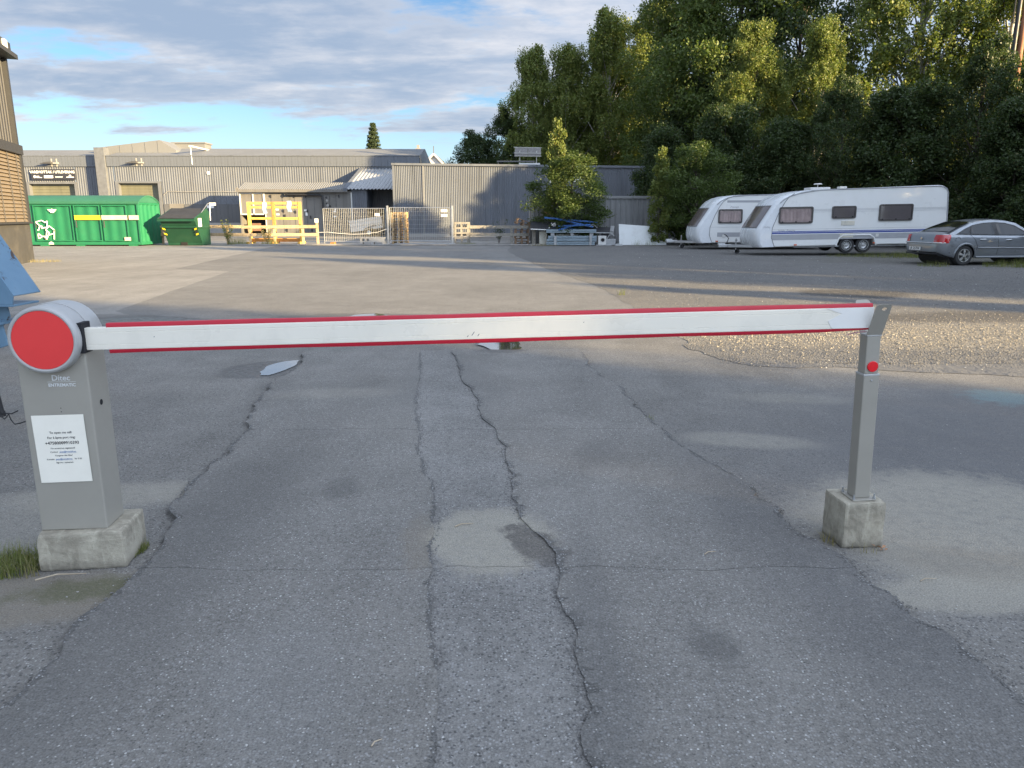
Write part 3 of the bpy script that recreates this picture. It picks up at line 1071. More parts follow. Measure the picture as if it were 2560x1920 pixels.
# ------------------------------------------------------------------ shed and lean-to in front of the warehouse
S = thing('shed', 'low grey shed with a ribbed lean-to roof standing against the warehouse', 'shed', (0, 0, 0))
m = MB()
m.b2(-20.72, 64.0, 0.0, -13.45, 64.15, 3.62)
m.b2(-22.85, 64.0, 1.72, -20.72, 64.12, 3.62)
m.b2(-22.9, 64.0, 0, -22.78, 65.4, 3.7)
m.b2(-13.6, 64.15, 0, -13.45, 65.4, 3.7)
m.b2(-22.9, 65.4, 0, -13.45, 65.5, 4.3)
m.build('wall', 'shed_grey', S)
m = MB()
m.b2(-22.78, 65.2, 0, -20.7, 65.3, 1.72)
m.build('opening', 'interior_black', S)
m = MB()
m.b2(-20.74, 64.16, 0, -20.71, 65.2, 1.72)
m.build('opening_side', 'interior_black', S)
for bx in ((-22.78, 3.40, -20.76, 3.50), (-22.78, 1.68, -20.76, 1.78), (-22.84, 1.68, -22.74, 3.5), (-21.76, 1.68, -21.66, 3.5), (-20.86, 1.68, -20.72, 3.5), (-20.76, 0.1, -20.70, 1.7)):
    m = MB()
    m.b2(bx[0], 63.93, bx[1], bx[2], 63.99, bx[3])
    m.build('frame_bar', 'white_paint', S)
pr = rect_corr(-22.95, -13.7, 0.18, 0.04, 0.5, 0.3)
m = MB()
m.grid([[(x, 63.7, 3.72 + dd) for x, dd in pr], [(x + 0.05, 65.45, 4.36 + dd) for x, dd in pr]])
m.build('roof', 'shed_roof', S)
m = MB()
m.b2(-23.0, 63.62, 3.52, -13.7, 63.72, 3.74)
m.b2(-23.0, 63.72, 3.56, -22.92, 65.4, 3.9)
m.build('gutter', 'shed_grey', S)
pr = rect_corr(-13.95, -9.4, 0.30, 0.07, 0.5, 0.25)
m = MB()
m.grid([[(x, 63.6, 3.74 + dd) for x, dd in pr], [(x + 0.55, 67.9, 5.62 + dd) for x, dd in pr]])
m.build('lean_to_roof', 'lean_roof', S)
m = MB()
m.add([(-14.05, 63.6, 3.62), (-14.05, 63.6, 3.86), (-13.4, 67.9, 5.75), (-13.4, 67.9, 5.5), (-13.75, 63.6, 3.62), (-13.75, 63.6, 3.86), (-13.1, 67.9, 5.75), (-13.1, 67.9, 5.5)],
      [(0, 1, 2, 3), (4, 7, 6, 5), (1, 5, 6, 2), (0, 4, 5, 1), (0, 3, 7, 4)])
m.build('verge_trim', 'clad_grey', S)
corr_wall('wall', 'clad_grey', S, -13.45, -12.12, 64.0, 0, 3.72, 0.16, 0.03)
corr_wall('wall', 'dark_panel', S, -12.12, -9.2, 66.2, 0, 4.3, 0.16, 0.03)
m = MB()
m.b2(-12.18, 64.0, 0, -12.10, 66.2, 3.75)
m.build('wall_end', 'clad_grey', S)
m = MB()
m.b2(-13.5, 63.93, 0.9, -13.40, 63.99, 3.5)
m.build('downpipe', 'white_paint', S)
m = MB()
m.tube([(-18.9, 63.8, 3.40), (-18.8, 63.75, 3.32), (-16.1, 63.75, 3.32), (-15.85, 63.78, 3.2), (-15.8, 63.8, 1.95), (-15.7, 63.8, 1.85)], 0.085, 8)
m.build('black_pipe', 'black_plastic', S, smooth=True)
hooks = [(-20.2, 3.2), (-19.2, 3.2), (-18.25, 3.2), (-17.3, 3.2), (-14.5, 3.2), (-19.2, 2.0), (-18.2, 1.92), (-17.2, 2.0), (-14.5, 1.95), (-19.1, 1.6), (-16.95, 1.5), (-14.5, 1.55), (-19.0, 0.42), (-16.9, 0.42)]
hk = None
for hx, hz in hooks:
    if hk is None:
        m = MB()
        m.b2(-0.045, -0.05, -0.12, 0.045, 0, 0.12)
        m.b2(-0.06, -0.09, -0.02, 0.02, -0.05, 0.10)
        hk = m.build('hatch_catch', 'black_metal', S, loc=(hx, 63.99, hz))
    else:
        share(hk, 'hatch_catch', S, (hx, 63.99, hz))
for hx in (-20.2, -19.25, -18.25, -17.25, -16.6, -14.75):
    m = MB()
    m.b2(hx - 0.012, 63.985, 0.1, hx + 0.012, 64.0, 3.3)
    m.build('panel_joint', 'trim_dark', S)
for (lx, lz, wd, hh) in ((-19.75, 2.12, 0.26, 0.13), (-19.72, 1.72, 0.26, 0.13), (-17.35, 2.05, 0.28, 0.15), (-17.3, 1.75, 0.17, 0.28), (-18.7, 2.2, 0.17, 0.22), (-14.9, 1.95, 0.24, 0.12), (-14.9, 1.55, 0.24, 0.12), (-14.85, 2.15, 0.14, 0.2), (-16.5, 1.2, 0.18, 0.2)):
    m = MB()
    m.box(lx, 63.985, lz, wd, 0.02, hh)
    m.build('label_plate', 'white_mark', S)
gp = None
for gx, gz, rr in ((-15.55, 3.1, 0.09), (-15.5, 2.85, 0.12), (-15.55, 2.6, 0.08), (-15.45, 2.45, 0.13), (-15.3, 2.4, 0.09), (-15.55, 2.2, 0.08)):
    m = MB()
    m.cyl((gx, 64.0, gz), (gx, 63.85, gz), rr, rr * 0.8, 10)
    m.build('valve', 'lamp_grey' if rr > 0.1 else 'black_metal', S)
m = MB()
m.b2(-15.78, 63.9, 2.2, -15.32, 64.0, 3.25)
m.build('valve_plate', 'shed_grey', S)

# timber stacked inside the shed opening
wood_mat('wood_dark', (0.16, 0.085, 0.05), (0.24, 0.13, 0.08))
for i in range(2):
    m = MB()
    m.b2(-22.4 + i * 0.05, 64.1, 0.35 + i * 0.37, -21.3, 64.9, 0.62 + i * 0.37)
    tag(m.build('timber_stack', 'wood_dark', bevel=0.01), ['lower brown timber bundle in the dark shed opening', 'upper brown timber bundle in the dark shed opening'][i], 'timber', 'timber in the shed')

# ------------------------------------------------------------------ tall ribbed hall wall with the white lettering
Hh = thing('storage_hall', 'flat-topped grey ribbed hall behind the gate, white lettering half hidden by the bush', 'hall', (0, 0, 0))
corr_wall('wall', 'rauf_grey', Hh, -9.0, 10.3, 58.8, 0, 5.36, 0.135, 0.035, 0.5, 0.3, topf=lambda x: 5.44 - 0.012 * (x + 9))
m = MB()
m.b2(-9.15, 58.72, 0, -9.0, 68, 5.46)
m.b2(-9.0, 60.5, 0, 10.3, 60.6, 5.2)
m.b2(10.3, 58.75, 0, 10.4, 66, 5.2)
m.build('side_wall', 'rauf_grey', Hh)
m = MB()
m.add([(-9.2, 58.66, 5.36), (10.4, 58.66, 5.14), (10.4, 58.66, 5.30), (-9.2, 58.66, 5.52), (-9.2, 67.9, 5.36), (10.4, 67.9, 5.14), (10.4, 67.9, 5.30), (-9.2, 67.9, 5.52)],
      [(0, 1, 2, 3), (7, 6, 5, 4), (3, 2, 6, 7), (0, 3, 7, 4), (1, 5, 6, 2), (0, 4, 5, 1)])
m.build('roof_edge', 'rauf_grey', Hh)
m = MB()
m.b2(-6.86, 58.73, 0, -6.74, 58.77, 5.40)
m.build('seam_strip', 'clad_grey_light', Hh)
m = MB()
m.b2(-9.05, 58.70, 0, 10.35, 58.76, 0.25)
m.build('plinth', 'plinth', Hh)
text_mesh('lettering', 'RAUFOSS', 0.50, 'white_mark', Hh, face_at(4.35, 58.735, 4.28), bold=0.012)
m = MB()
for p, q in (((2.92, 4.08), (2.92, 4.46)), ((2.92, 4.46), (3.2, 4.54)), ((2.86, 4.08), (3.28, 4.08)), ((3.22, 4.54), (3.24, 4.2))):
    m.beam((p[0], 58.735, p[1]), (q[0], 58.735, q[1]), 0.06, 0.02, up=(0, 1, 0))
m.build('emblem', 'white_mark', Hh)

so = thing('solar_rack', 'solar panel on posts standing on the hall roof left of the lit bush', 'solar panel', (0, 61.5, 5.44))
for i in range(2):
    m = MB()
    m.add([(0.2 + i * 1.05, -0.2, 0.80), (1.22 + i * 1.05, -0.2, 0.78), (1.26 + i * 1.05, 0.35, 1.46), (0.24 + i * 1.05, 0.35, 1.48),
           (0.2 + i * 1.05, -0.16, 0.76), (1.22 + i * 1.05, -0.16, 0.74), (1.26 + i * 1.05, 0.39, 1.42), (0.24 + i * 1.05, 0.39, 1.44)],
          [(0, 1, 2, 3), (7, 6, 5, 4), (0, 4, 5, 1), (1, 5, 6, 2), (2, 6, 7, 3), (3, 7, 4, 0)])
    p_ = m.build('panel', 'solar_cell', so)
m = MB()
m.beam((0.15, -0.19, 1.02), (2.32, -0.19, 1.0), 0.05, 0.05)
m.beam((0.15, 0.36, 1.50), (2.36, 0.36, 1.46), 0.05, 0.05)
m.beam((0.18, -0.22, 0.79), (2.32, -0.22, 0.77), 0.05, 0.05)
m.build('rail', 'solar_frame', so)
for px in (0.62, 1.95):
    m = MB()
    m.beam((px, 0.0, 0), (px, 0.0, 1.2), 0.07, 0.07)
    m.build('post', 'solar_frame', so)
m = MB()
m.b2(-1.2, -0.3, 0.35, 1.8, 0.3, 0.42)
m.build('lower_panel', 'solar_cell', so)
m = MB()
m.b2(0.55, -1.0, 0, 2.2, -0.6, 0.2)
m.build('ballast', 'white_paint', so)
for px in (-1.1, 1.7):
    m = MB()
    m.beam((px, 0.0, 0), (px, 0.0, 0.36), 0.05, 0.05)
    m.build('post', 'solar_frame', so)

# ------------------------------------------------------------------ far house
Hs = thing('house', 'far white gabled house with dark roof and chimney above the hall', 'house', (0, 0, 0))
m = MB()
m.prism([(-14.0, 0), (-8.2, 0), (-8.2, 7.2), (-11.1, 10.2), (-14.0, 7.2)], 'y', 110, 118)
m.build('wall', 'house_white', Hs)
m = MB()
for s in (-1, 1):
    m.add([(-11.1, 109.6, 10.4), (-11.1 + s * 3.4, 109.6, 6.9), (-11.1 + s * 3.4, 118.4, 6.9), (-11.1, 118.4, 10.4),
           (-11.1, 109.6, 10.2), (-11.1 + s * 3.4, 109.6, 7.6), (-11.1 + s * 3.4, 118.4, 6.7), (-11.1, 118.4, 10.2)],
          [(0, 1, 2, 3), (7, 6, 5, 4), (0, 4, 5, 1), (1, 5, 6, 2), (2, 6, 7, 3)])
rf = m.build('roof', 'house_roof', Hs)
for s in (-1, 1):
    m = MB()
    m.add([(-11.1, 109.5, 10.42), (-11.1 + s * 3.4, 109.5, 6.92), (-11.1 + s * 3.4, 109.5, 6.6), (-11.1, 109.5, 10.08),
           (-11.1, 109.59, 10.42), (-11.1 + s * 3.4, 109.59, 6.92), (-11.1 + s * 3.4, 109.59, 6.6), (-11.1, 109.59, 10.08)],
          [(0, 1, 2, 3), (7, 6, 5, 4), (0, 4, 5, 1), (3, 2, 6, 7), (1, 5, 6, 2)])
    m.build('bargeboard', 'white_paint', Hs)
m = MB()
m.b2(-14.0, 112, 8.6, -13.25, 112.8, 11.2)
m.b2(-13.8, 112.2, 11.2, -13.45, 112.6, 11.7)
m.build('chimney', 'chimney_grey', rf)
m = MB()
m.b2(-11.15, 109.5, 10.3, -11.05, 109.6, 11.3)
m.build('finial', 'house_roof', rf)

# ------------------------------------------------------------------ grey storage container
Cn = thing('storage_container', 'grey ribbed steel container behind the scrap pile', 'container', (0, 0, 0))
corr_wall('wall', 'container_grey', Cn, 1.25, 9.0, 43.6, 0.16, 2.52, 0.30, 0.05, 0.55, 0.25)
m = MB()
m.b2(1.08, 43.48, 0, 1.25, 43.62, 2.67)
m.b2(1.08, 43.5, 2.52, 9.1, 43.64, 2.67)
m.b2(1.25, 43.5, 0.02, 9.1, 43.62, 0.16)
m.b2(9.0, 43.48, 0, 9.15, 43.64, 2.67)
m.build('frame', 'container_grey', Cn, bevel=0.01)
m = MB()
m.b2(1.08, 43.62, 0.1, 1.16, 45.9, 2.6)
m.b2(1.1, 45.8, 0.1, 9.1, 45.9, 2.6)
m.b2(1.1, 43.62, 2.6, 9.1, 45.9, 2.68)
m.build('shell', 'dark_panel', Cn)
for yy in (44.0, 44.5, 45.0, 45.5):
    m = MB()
    m.tube([(1.04, yy, 0.15), (1.04, yy, 2.55)], 0.02, 6)
    m.build('lock_bar', 'galv_dull', Cn)

# ------------------------------------------------------------------ building at the left edge
LB = thing('cladded_building', 'tall building at the left edge with vertical battens above a blind-covered window', 'building', (-12.01, 12.95, 0), rz=math.atan2(0.94, -0.33))
LL = 14.0
m = MB()
m.b2(0, 0, 0, LL, 8, 1.28)
m.build('base_wall', 'wall_char', LB, bevel=0.01)
m = MB()
m.b2(0, 0.12, 1.28, LL - 0.02, 8, 6.65)
m.build('wall', 'lb_dark', LB)
m = MB()
m.b2(0, -0.10, 3.55, LL + 0.02, 0.12, 3.85)
m.b2(LL - 0.22, -0.06, 1.28, LL + 0.02, 0.12, 3.55)
m.b2(LL - 0.14, -0.0, 3.85, LL + 0.04, 0.12, 6.6)
m.build('trim', 'lb_dark', LB)
m = MB()
m.b2(0, -0.30, 6.6, LL + 0.12, 0.3, 6.74)
m.b2(0, -0.14, 6.74, LL + 0.06, 0.3, 7.08)
m.build('roof_edge', 'lb_dark', LB)
m = MB()
m.b2(LL - 0.9, -0.22, 6.80, LL - 0.6, -0.14, 7.04)
m.build('roof_lamp', 'white_paint', LB)
m = MB()
m.b2(-0.05, -0.012, 0, 0.05, 0, 2.77)
bt = None
for i in range(44):
    xx = LL - 0.32 - i * 0.30
    if bt is None:
        bt = m.build('batten', 'batten_light', LB, loc=(xx, 0.12, 3.85))
    else:
        share(bt, 'batten', LB, (xx, 0.12, 3.85))
wn = MB()
wn.b2(LL - 6.2, 0.06, 1.30, LL - 0.22, 0.11, 3.55)
wn = wn.build('window', 'interior_black', LB)
m = MB()
m.add([(-2.95, -0.035, -0.055), (2.95, -0.035, -0.055), (2.95, 0.03, 0.055), (-2.95, 0.03, 0.055), (-2.95, -0.04, -0.05), (2.95, -0.04, -0.05), (2.95, 0.025, 0.06), (-2.95, 0.025, 0.06)],
      [(0, 1, 2, 3), (7, 6, 5, 4), (0, 4, 5, 1), (1, 5, 6, 2), (2, 6, 7, 3), (3, 7, 4, 0)])
sl = None
rg = random.Random(4)
for i in range(19):
    lc = (LL - 3.22, 0.0, 1.40 + i * 0.116)
    rt = (rg.uniform(-0.12, 0.12), rg.uniform(-0.004, 0.004), 0)
    if sl is None:
        sl = m.build('blind_slat', 'blind_wood', wn, loc=lc)
    else:
        share(sl, 'blind_slat', wn, lc, rt)
for xx in (LL - 0.75, LL - 1.75, LL - 2.9):
    m = MB()
    m.b2(xx - 0.012, -0.06, 1.32, xx + 0.012, -0.045, 3.52)
    m.build('blind_cord', 'trim_dark', wn)
m = MB()
m.b2(LL - 6.4, -0.1, 1.28, LL + 0.03, 0.1, 1.34)
m.build('window_sill', 'lb_dark', LB)

# ------------------------------------------------------------------ barrier
from mathutils import noise as mnoise
pmat('cabinet_grey', (0.365, 0.345, 0.300), 0.42, 0.15, 0.05, 2.5, bump=0.06, bs=350, dirt=0.10, ds=5, dirtc=(0.16, 0.15, 0.13))
pmat('head_grey', (0.42, 0.42, 0.415), 0.36, 0.1, 0.04, 3, bump=0.03, bs=300, dirt=0.06, ds=6)
pmat('disc_red', (0.78, 0.045, 0.045), 0.45, 0.0, 0.05, 4, bump=0.03, bs=400)
pmat('arm_white', (0.86, 0.815, 0.71), 0.30, 0.0, 0.03, 2, dirt=0.16, ds=7, dirtc=(0.5, 0.48, 0.42))
pmat('arm_red', (0.52, 0.012, 0.035), 0.45, 0.0, 0.06, 5, dirt=0.1, ds=8, dirtc=(0.30, 0.03, 0.04))
pmat('reflector_red', (0.80, 0.01, 0.02), 0.2, 0.0, 0.05, 60, coat=0.6)
pmat('post_grey', (0.355, 0.335, 0.292), 0.45, 0.15, 0.05, 3, bump=0.05, bs=300, dirt=0.12, ds=5, dirtc=(0.17, 0.16, 0.14))
pmat('post_lip', (0.46, 0.46, 0.45), 0.4, 0.2, 0.05)
pmat('paper', (0.88, 0.845, 0.745), 0.6, 0.0, 0.03, 12)
pmat('ink', (0.03, 0.03, 0.035), 0.7)
pmat('ink_blue', (0.05, 0.14, 0.36), 0.7)
pmat('dark_slot', (0.012, 0.012, 0.015), 0.7)
pmat('badge_white', (0.68, 0.69, 0.69), 0.5)
pmat('pink_tape', (0.55, 0.30, 0.33), 0.6)


def rough_block(name, w_, d_, h_, cuts, amp, seed, mat, chips=()):
    bm = bmesh.new()
    bmesh.ops.create_cube(bm, size=1.0)
    bmesh.ops.scale(bm, vec=(w_, d_, h_), verts=bm.verts)
    bmesh.ops.bevel(bm, geom=bm.edges[:], offset=0.011, segments=2, affect='EDGES', profile=0.6)
    bmesh.ops.subdivide_edges(bm, edges=bm.edges[:], cuts=cuts, use_grid_fill=True)
    for v in bm.verts:
        p = v.co
        n1 = mnoise.noise_vector(p * 9 + Vector((seed, 0, 0)))
        n2 = mnoise.noise_vector(p * 40 + Vector((0, seed, 0)))
        k = 0.0
        for (cx_, cy_, cz_, r_, dp) in chips:
            dd = (p - Vector((cx_, cy_, cz_))).length
            if dd < r_:
                k = max(k, dp * (1 - dd / r_) * (0.6 + 0.8 * abs(n2.x)))
        v.co = p + n1 * amp + n2 * amp * 0.9 - Vector((p.x, p.y, p.z * 0.6)) * k
        v.co.z = max(v.co.z + h_ / 2, -0.01)
    me = bpy.data.meshes.new(name)
    bm.to_mesh(me)
    bm.free()
    me.materials.append(MATS[mat])
    o = bpy.data.objects.new(name, me)
    col.objects.link(o)
    return o


blk = rough_block('concrete_block', 0.355, 0.265, 0.172, 9, 0.0028, 3, 'concrete', chips=((-0.17, -0.13, 0.085, 0.05, 0.05), (0.05, -0.135, 0.086, 0.04, 0.03), (-0.08, -0.13, -0.08, 0.06, 0.03), (0.175, -0.13, 0.08, 0.05, 0.06), (0.178, -0.13, 0.0, 0.06, 0.03)))
blk.location = (-1.882, 3.10, 0.0)
blk.rotation_euler = (0, 0, R(8.5))
tag(blk, 'wide concrete footing block under the barrier cabinet', 'footing')

B = thing('barrier', 'grey boom barrier cabinet with a red round head and a lowered white boom', 'barrier', (-1.912, 3.093, 0.171), R(5.0))
m = MB()
m.b2(-0.138, -0.085, 0.0, 0.138, 0.088, 0.80)
cab = m.build('cabinet', 'cabinet_grey', B, bevel=0.007, seg=3)
TOY = Matrix(((1, 0, 0, 0), (0, 0, -1, 0), (0, 1, 0, 0), (0, 0, 0, 1)))      # z -> -y
HC = Matrix.Translation((0, 0, 0.842)) @ TOY
m = MB()
m.lathe([(0.02, -0.105), (0.125, -0.105), (0.139, -0.094), (0.143, -0.07), (0.143, 0.02), (0.1415, 0.026)], 64, HC)
hd = m.build('head', 'head_grey', B, smooth=30)
m = MB()
m.lathe([(0.10, 0.020), (0.1375, 0.022), (0.139, 0.03), (0.139, 0.112), (0.1375, 0.124), (0.133, 0.131), (0.127, 0.134), (0.1215, 0.133), (0.119, 0.1285), (0.02, 0.1280)], 64, HC)
m.build('head_ring', 'head_grey', B, smooth=30)
m = MB()
m.lathe([(0.1195, 0.1282), (0.1195, 0.1305), (0.118, 0.1315), (0.01, 0.1318)], 64, HC)
m.build('red_disc', 'disc_red', B, smooth=30)
m = MB()
m.b2(0.07, -0.098, 0.842 - 0.062, 0.1425, -0.024, 0.842 + 0.064)
m.build('boom_slot', 'dark_slot', B)
# boom
arm = bpy.data.objects.new('boom', None)
hz = 0.046
prof = [(-0.0155, -hz + 0.004), (-0.0145, -hz), (0.0145, -hz), (0.0155, -hz + 0.004), (0.0155, hz - 0.004), (0.0145, hz), (-0.0145, hz), (-0.0155, hz - 0.004),
        (-0.0155, 0.0270), (-0.0146, 0.0262), (-0.0146, 0.0250), (-0.0155, 0.0242), (-0.0155, -0.0242), (-0.0146, -0.0250), (-0.0146, -0.0262), (-0.0155, -0.0270)]
m = MB()
m.prism(prof, 'x', 0.0, 3.385)
arm = m.build('boom', 'arm_white', B)
arm.location = (0.118, -0.060, 0.836)
arm.rotation_euler = (0, R(-1.05), R(-1.35))
for s in (-1, 1):
    m = MB()
    zz = s * hz
    pr = [(-0.0135, zz - s * 0.003), (0.0135, zz - s * 0.003), (0.0135, zz + s * 0.010), (0.010, zz + s * 0.0165), (-0.010, zz + s * 0.0165), (-0.0135, zz + s * 0.010)]
    stations = np.linspace(0.112, 3.38, 30)
    rows = []
    for i, xs in enumerate(stations):
        sag = 0.0012 * math.sin(i * 1.3 + s) + (0.002 * math.sin(i * 0.37))
        tap = 1.0 if xs < 3.1 or s > 0 else max(0.35, 1 - (xs - 3.1) * 2.2)
        rows.append([(xs, y_ + 0.0006 * math.sin(i * 2.1), zz + (z_ - zz) * tap + (sag * 0.5 if abs(z_ - zz) > 0.005 else 0)) for y_, z_ in pr])
    m.grid(rows, close=True)
    m.add(rows[0], [tuple(range(6))])
    m.add(rows[-1], [tuple(range(6))])
    m.build('red_edge_strip', 'arm_red', arm, smooth=35)
m = MB()
for x_, z_, l_ in ((1.62, -0.030, 0.016), (1.60, -0.036, 0.007), (1.645, -0.033, 0.009), (0.30, 0.0, 0.004), (2.1, 0.012, 0.004)):
    m.beam((x_, -0.0157, z_), (x_ + l_ * 0.7, -0.0157, z_ + l_), 0.0025, 0.0006, up=(0, 1, 0))
m.build('scuff_mark', 'trim_grey', arm)['kind'] = 'stuff'
m = MB()
m.prism([(3.20, -0.044), (3.384, -0.0455), (3.386, 0.0455), (3.17, 0.0455), (3.24, 0.02), (3.18, -0.01)], 'y', -0.0172, -0.0158)
m.build('end_wrap', 'white_mark', arm)
# badge, screws, keyhole
text_mesh('badge', 'Dítec', 0.0335, 'badge_white', B, face_at(0.028, -0.0862, 0.676), bold=0.0004)
text_mesh('badge', 'ENTREMATIC', 0.0185, 'badge_white', B, face_at(0.030, -0.0862, 0.646), bold=0.0005, space=0.98)
m = MB()
m.b2(-0.027, -0.0862, 0.6595, 0.085, -0.0852, 0.6605)
m.build('badge_line', 'badge_white', B)
for zz in (0.547, 0.531, 0.515):
    m = MB()
    m.cyl((0.012, -0.084, zz), (0.012, -0.0856, zz), 0.0021, n=8)
    m.build('screw_hole', 'dark_slot', B)
m = MB()
m.cyl((0.137, 0.0, 0.55), (0.1392, 0.0, 0.55), 0.0125, n=16)
m.build('lock', 'dark_slot', B)
m = MB()
m.b2(-0.150, -0.02, 0.555, -0.138, 0.04, 0.575)
m.build('cable_entry', 'black_plastic', B)

# taped notice
N_ = thing('notice', 'white A4 notice with phone number taped to the barrier cabinet', 'notice', (0, 0, 0))
N_.matrix_world = Matrix.Translation((-1.912, 3.093, 0.171)) @ Matrix.Rotation(R(5.0), 4, 'Z') @ Matrix.Translation((-0.004, -0.0865, 0.370)) @ Matrix.Rotation(R(-0.6), 4, 'Y')
rows = []
for j in range(9):
    z = -0.1485 + 0.297 * j / 8
    rows.append([(-0.105 + 0.21 * i / 6, -0.0012 - 0.0011 * abs(math.sin(i * 1.1 + j * 0.7)), z) for i in range(7)])
m = MB()
m.grid(rows)
m.build('sheet', 'paper', N_, smooth='all', fix=False)
LN = [('To open me call:', 0.0135, 0.072, 'ink', 0.0002), ('For å åpne port ring:', 0.0135, 0.050, 'ink', 0.0002), ('+47580009910393', 0.0182, 0.026, 'ink', 0.0003),
      ('No access/not registered?', 0.0094, 0.003, 'ink', 0.0001), ('Fungerer det ikke?', 0.0094, -0.029, 'ink', 0.0001), ('lagt inn i systemet.', 0.0094, -0.060, 'ink', 0.0001)]
for tx, sz, zz, mt, bo in LN:
    text_mesh('printed_line', tx, sz, mt, N_, face_at(0.004, -0.0029, zz), bold=bo)
text_mesh('printed_line', 'Contact', 0.0094, 'ink', N_, face_at(-0.034, -0.0029, -0.013), bold=0.0001)
text_mesh('printed_line', 'post@mossbil.no', 0.0094, 'ink_blue', N_, face_at(0.022, -0.0029, -0.013), bold=0.0001)
text_mesh('printed_line', 'Kontakt', 0.0094, 'ink', N_, face_at(-0.052, -0.0029, -0.045), bold=0.0001)
text_mesh('printed_line', 'post@mossbil.no', 0.0094, 'ink_blue', N_, face_at(0.003, -0.0029, -0.045), bold=0.0001)
text_mesh('printed_line', 'for å bli', 0.0094, 'ink', N_, face_at(0.060, -0.0029, -0.045), bold=0.0001)
m = MB()
m.b2(-0.013, -0.0031, -0.0183, 0.057, -0.0029, -0.0178)
m.b2(-0.032, -0.0031, -0.0503, 0.038, -0.0029, -0.0498)
m.build('underline', 'ink_blue', N_)['kind'] = 'stuff'

# ------------------------------------------------------------------ rest post for the boom
blk2 = rough_block('concrete_block', 0.198, 0.195, 0.222, 9, 0.0032, 8, 'concrete', chips=((0.02, -0.1, 0.11, 0.05, 0.04), (0.095, -0.09, -0.02, 0.05, 0.04), (-0.095, -0.09, 0.05, 0.09, 0.11), (-0.095, -0.09, -0.03, 0.08, 0.09), (0.09, -0.09, 0.11, 0.04, 0.05)))
blk2.location = (1.617, 3.285, 0.0)
blk2.rotation_euler = (0, 0, R(4))
tag(blk2, 'small chipped concrete block under the boom rest post', 'footing')
Pst = thing('rest_post', 'grey square boom rest post with forked top and red reflector', 'post', (1.622, 3.272, 0.2225), R(3.0), rot=(0, R(-1.7), R(3.0)))
m = MB()
m.b2(-0.055, -0.06, 0.0, 0.055, 0.06, 0.007)
m.build('base_plate', 'post_grey', Pst, bevel=0.002)
m = MB()
m.b2(-0.0365, -0.037, 0.007, 0.0365, 0.037, 0.592)
m.build('lower_tube', 'post_grey', Pst, bevel=0.0045)
m = MB()
m.b2(-0.0372, -0.0377, 0.585, 0.0372, 0.0377, 0.5945)
m.build('tube_lip', 'post_lip', Pst, bevel=0.002)
m = MB()
m.b2(-0.0315, -0.032, 0.594, 0.0315, 0.032, 0.765)
m.build('upper_tube', 'post_grey', Pst, bevel=0.004)
m = MB()
m.b2(-0.033, -0.034, 0.765, 0.033, 0.034, 0.770)
m.build('fork_seat', 'post_lip', Pst, bevel=0.001)
for s in (-1, 1):
    bm = bmesh.new()
    T_, Wd = 0.005, 0.034
    out = []
    pr = [(-Wd, 0.0), (Wd, 0.0), (Wd, 0.128)] + [(Wd - 0.014 + 0.014 * math.cos(a), 0.128 + 0.014 * math.sin(a)) for a in np.linspace(0.2, math.pi / 2, 5)] + [(-Wd + 0.014 - 0.014 * math.sin(a), 0.128 + 0.014 * math.cos(a)) for a in np.linspace(0, math.pi / 2, 5)]
    hole = [(0.006 + 0.012 * math.cos(a), 0.121 + 0.0075 * math.sin(a)) for a in np.linspace(0, 2 * math.pi, 13)[:-1]]
    vo = [bm.verts.new((u, 0, v)) for u, v in pr]
    vh = [bm.verts.new((u, 0, v)) for u, v in hole]
    eo = [bm.edges.new((vo[i], vo[(i + 1) % len(vo)])) for i in range(len(vo))]
    eh = [bm.edges.new((vh[i], vh[(i + 1) % len(vh)])) for i in range(len(vh))]
    bmesh.ops.triangle_fill(bm, use_beauty=True, use_dissolve=False, edges=eo + eh)
    r_ = bmesh.ops.extrude_face_region(bm, geom=bm.faces[:])
    for v in [q for q in r_['geom'] if isinstance(q, bmesh.types.BMVert)]:
        v.co.y += T_
    for v in bm.verts:
        z = v.co.z
        v.co.y += s * (0.030 + max(0, z - 0.012) * 0.50) - T_ / 2
        v.co.z = 0.770 + z
    bmesh.ops.recalc_face_normals(bm, faces=bm.faces)
    me = bpy.data.meshes.new('fork_plate')
    bm.to_mesh(me)
    bm.free()
    me.materials.append(MATS['post_grey'])
    o = bpy.data.objects.new('fork_plate', me)
    col.objects.link(o)
    o.parent = Pst
m = MB()
m.lathe([(0.0225, 0.0), (0.0245, 0.001), (0.0245, 0.004), (0.0225, 0.006), (0.001, 0.0068)], 28, Matrix.Translation((0.002, -0.0322, 0.628)) @ TOY)
m.build('reflector', 'reflector_red', Pst, smooth=35)
m = MB()
m.lathe([(0.004, 0.0), (0.004, 0.003), (0.001, 0.004)], 10, Matrix.Translation((0.0, -0.037, 0.565)) @ TOY)
m.build('screw', 'galv', Pst)
for bx, by in ((-0.048, -0.052), (0.048, -0.052), (-0.048, 0.052), (0.048, 0.052)):
    m = MB()
    m.cyl((bx, by, 0.007), (bx, by, 0.03), 0.0035, n=6)
    m.cyl((bx, by, 0.007), (bx, by, 0.014), 0.0068, n=6)
    m.build('anchor_bolt', 'galv_dull', Pst)
m = MB()
for k_ in range(4):
    m.beam((-0.026, -0.01 + 0.006 * k_, 0.782), (-0.085 - 0.01 * k_, -0.02 + 0.004 * k_, 0.783 - 0.004 * k_), 0.006, 0.002)
tag(m.build('tape_scrap', 'pink_tape', Pst), '', '') if False else m.build('tape_scrap', 'pink_tape', Pst)

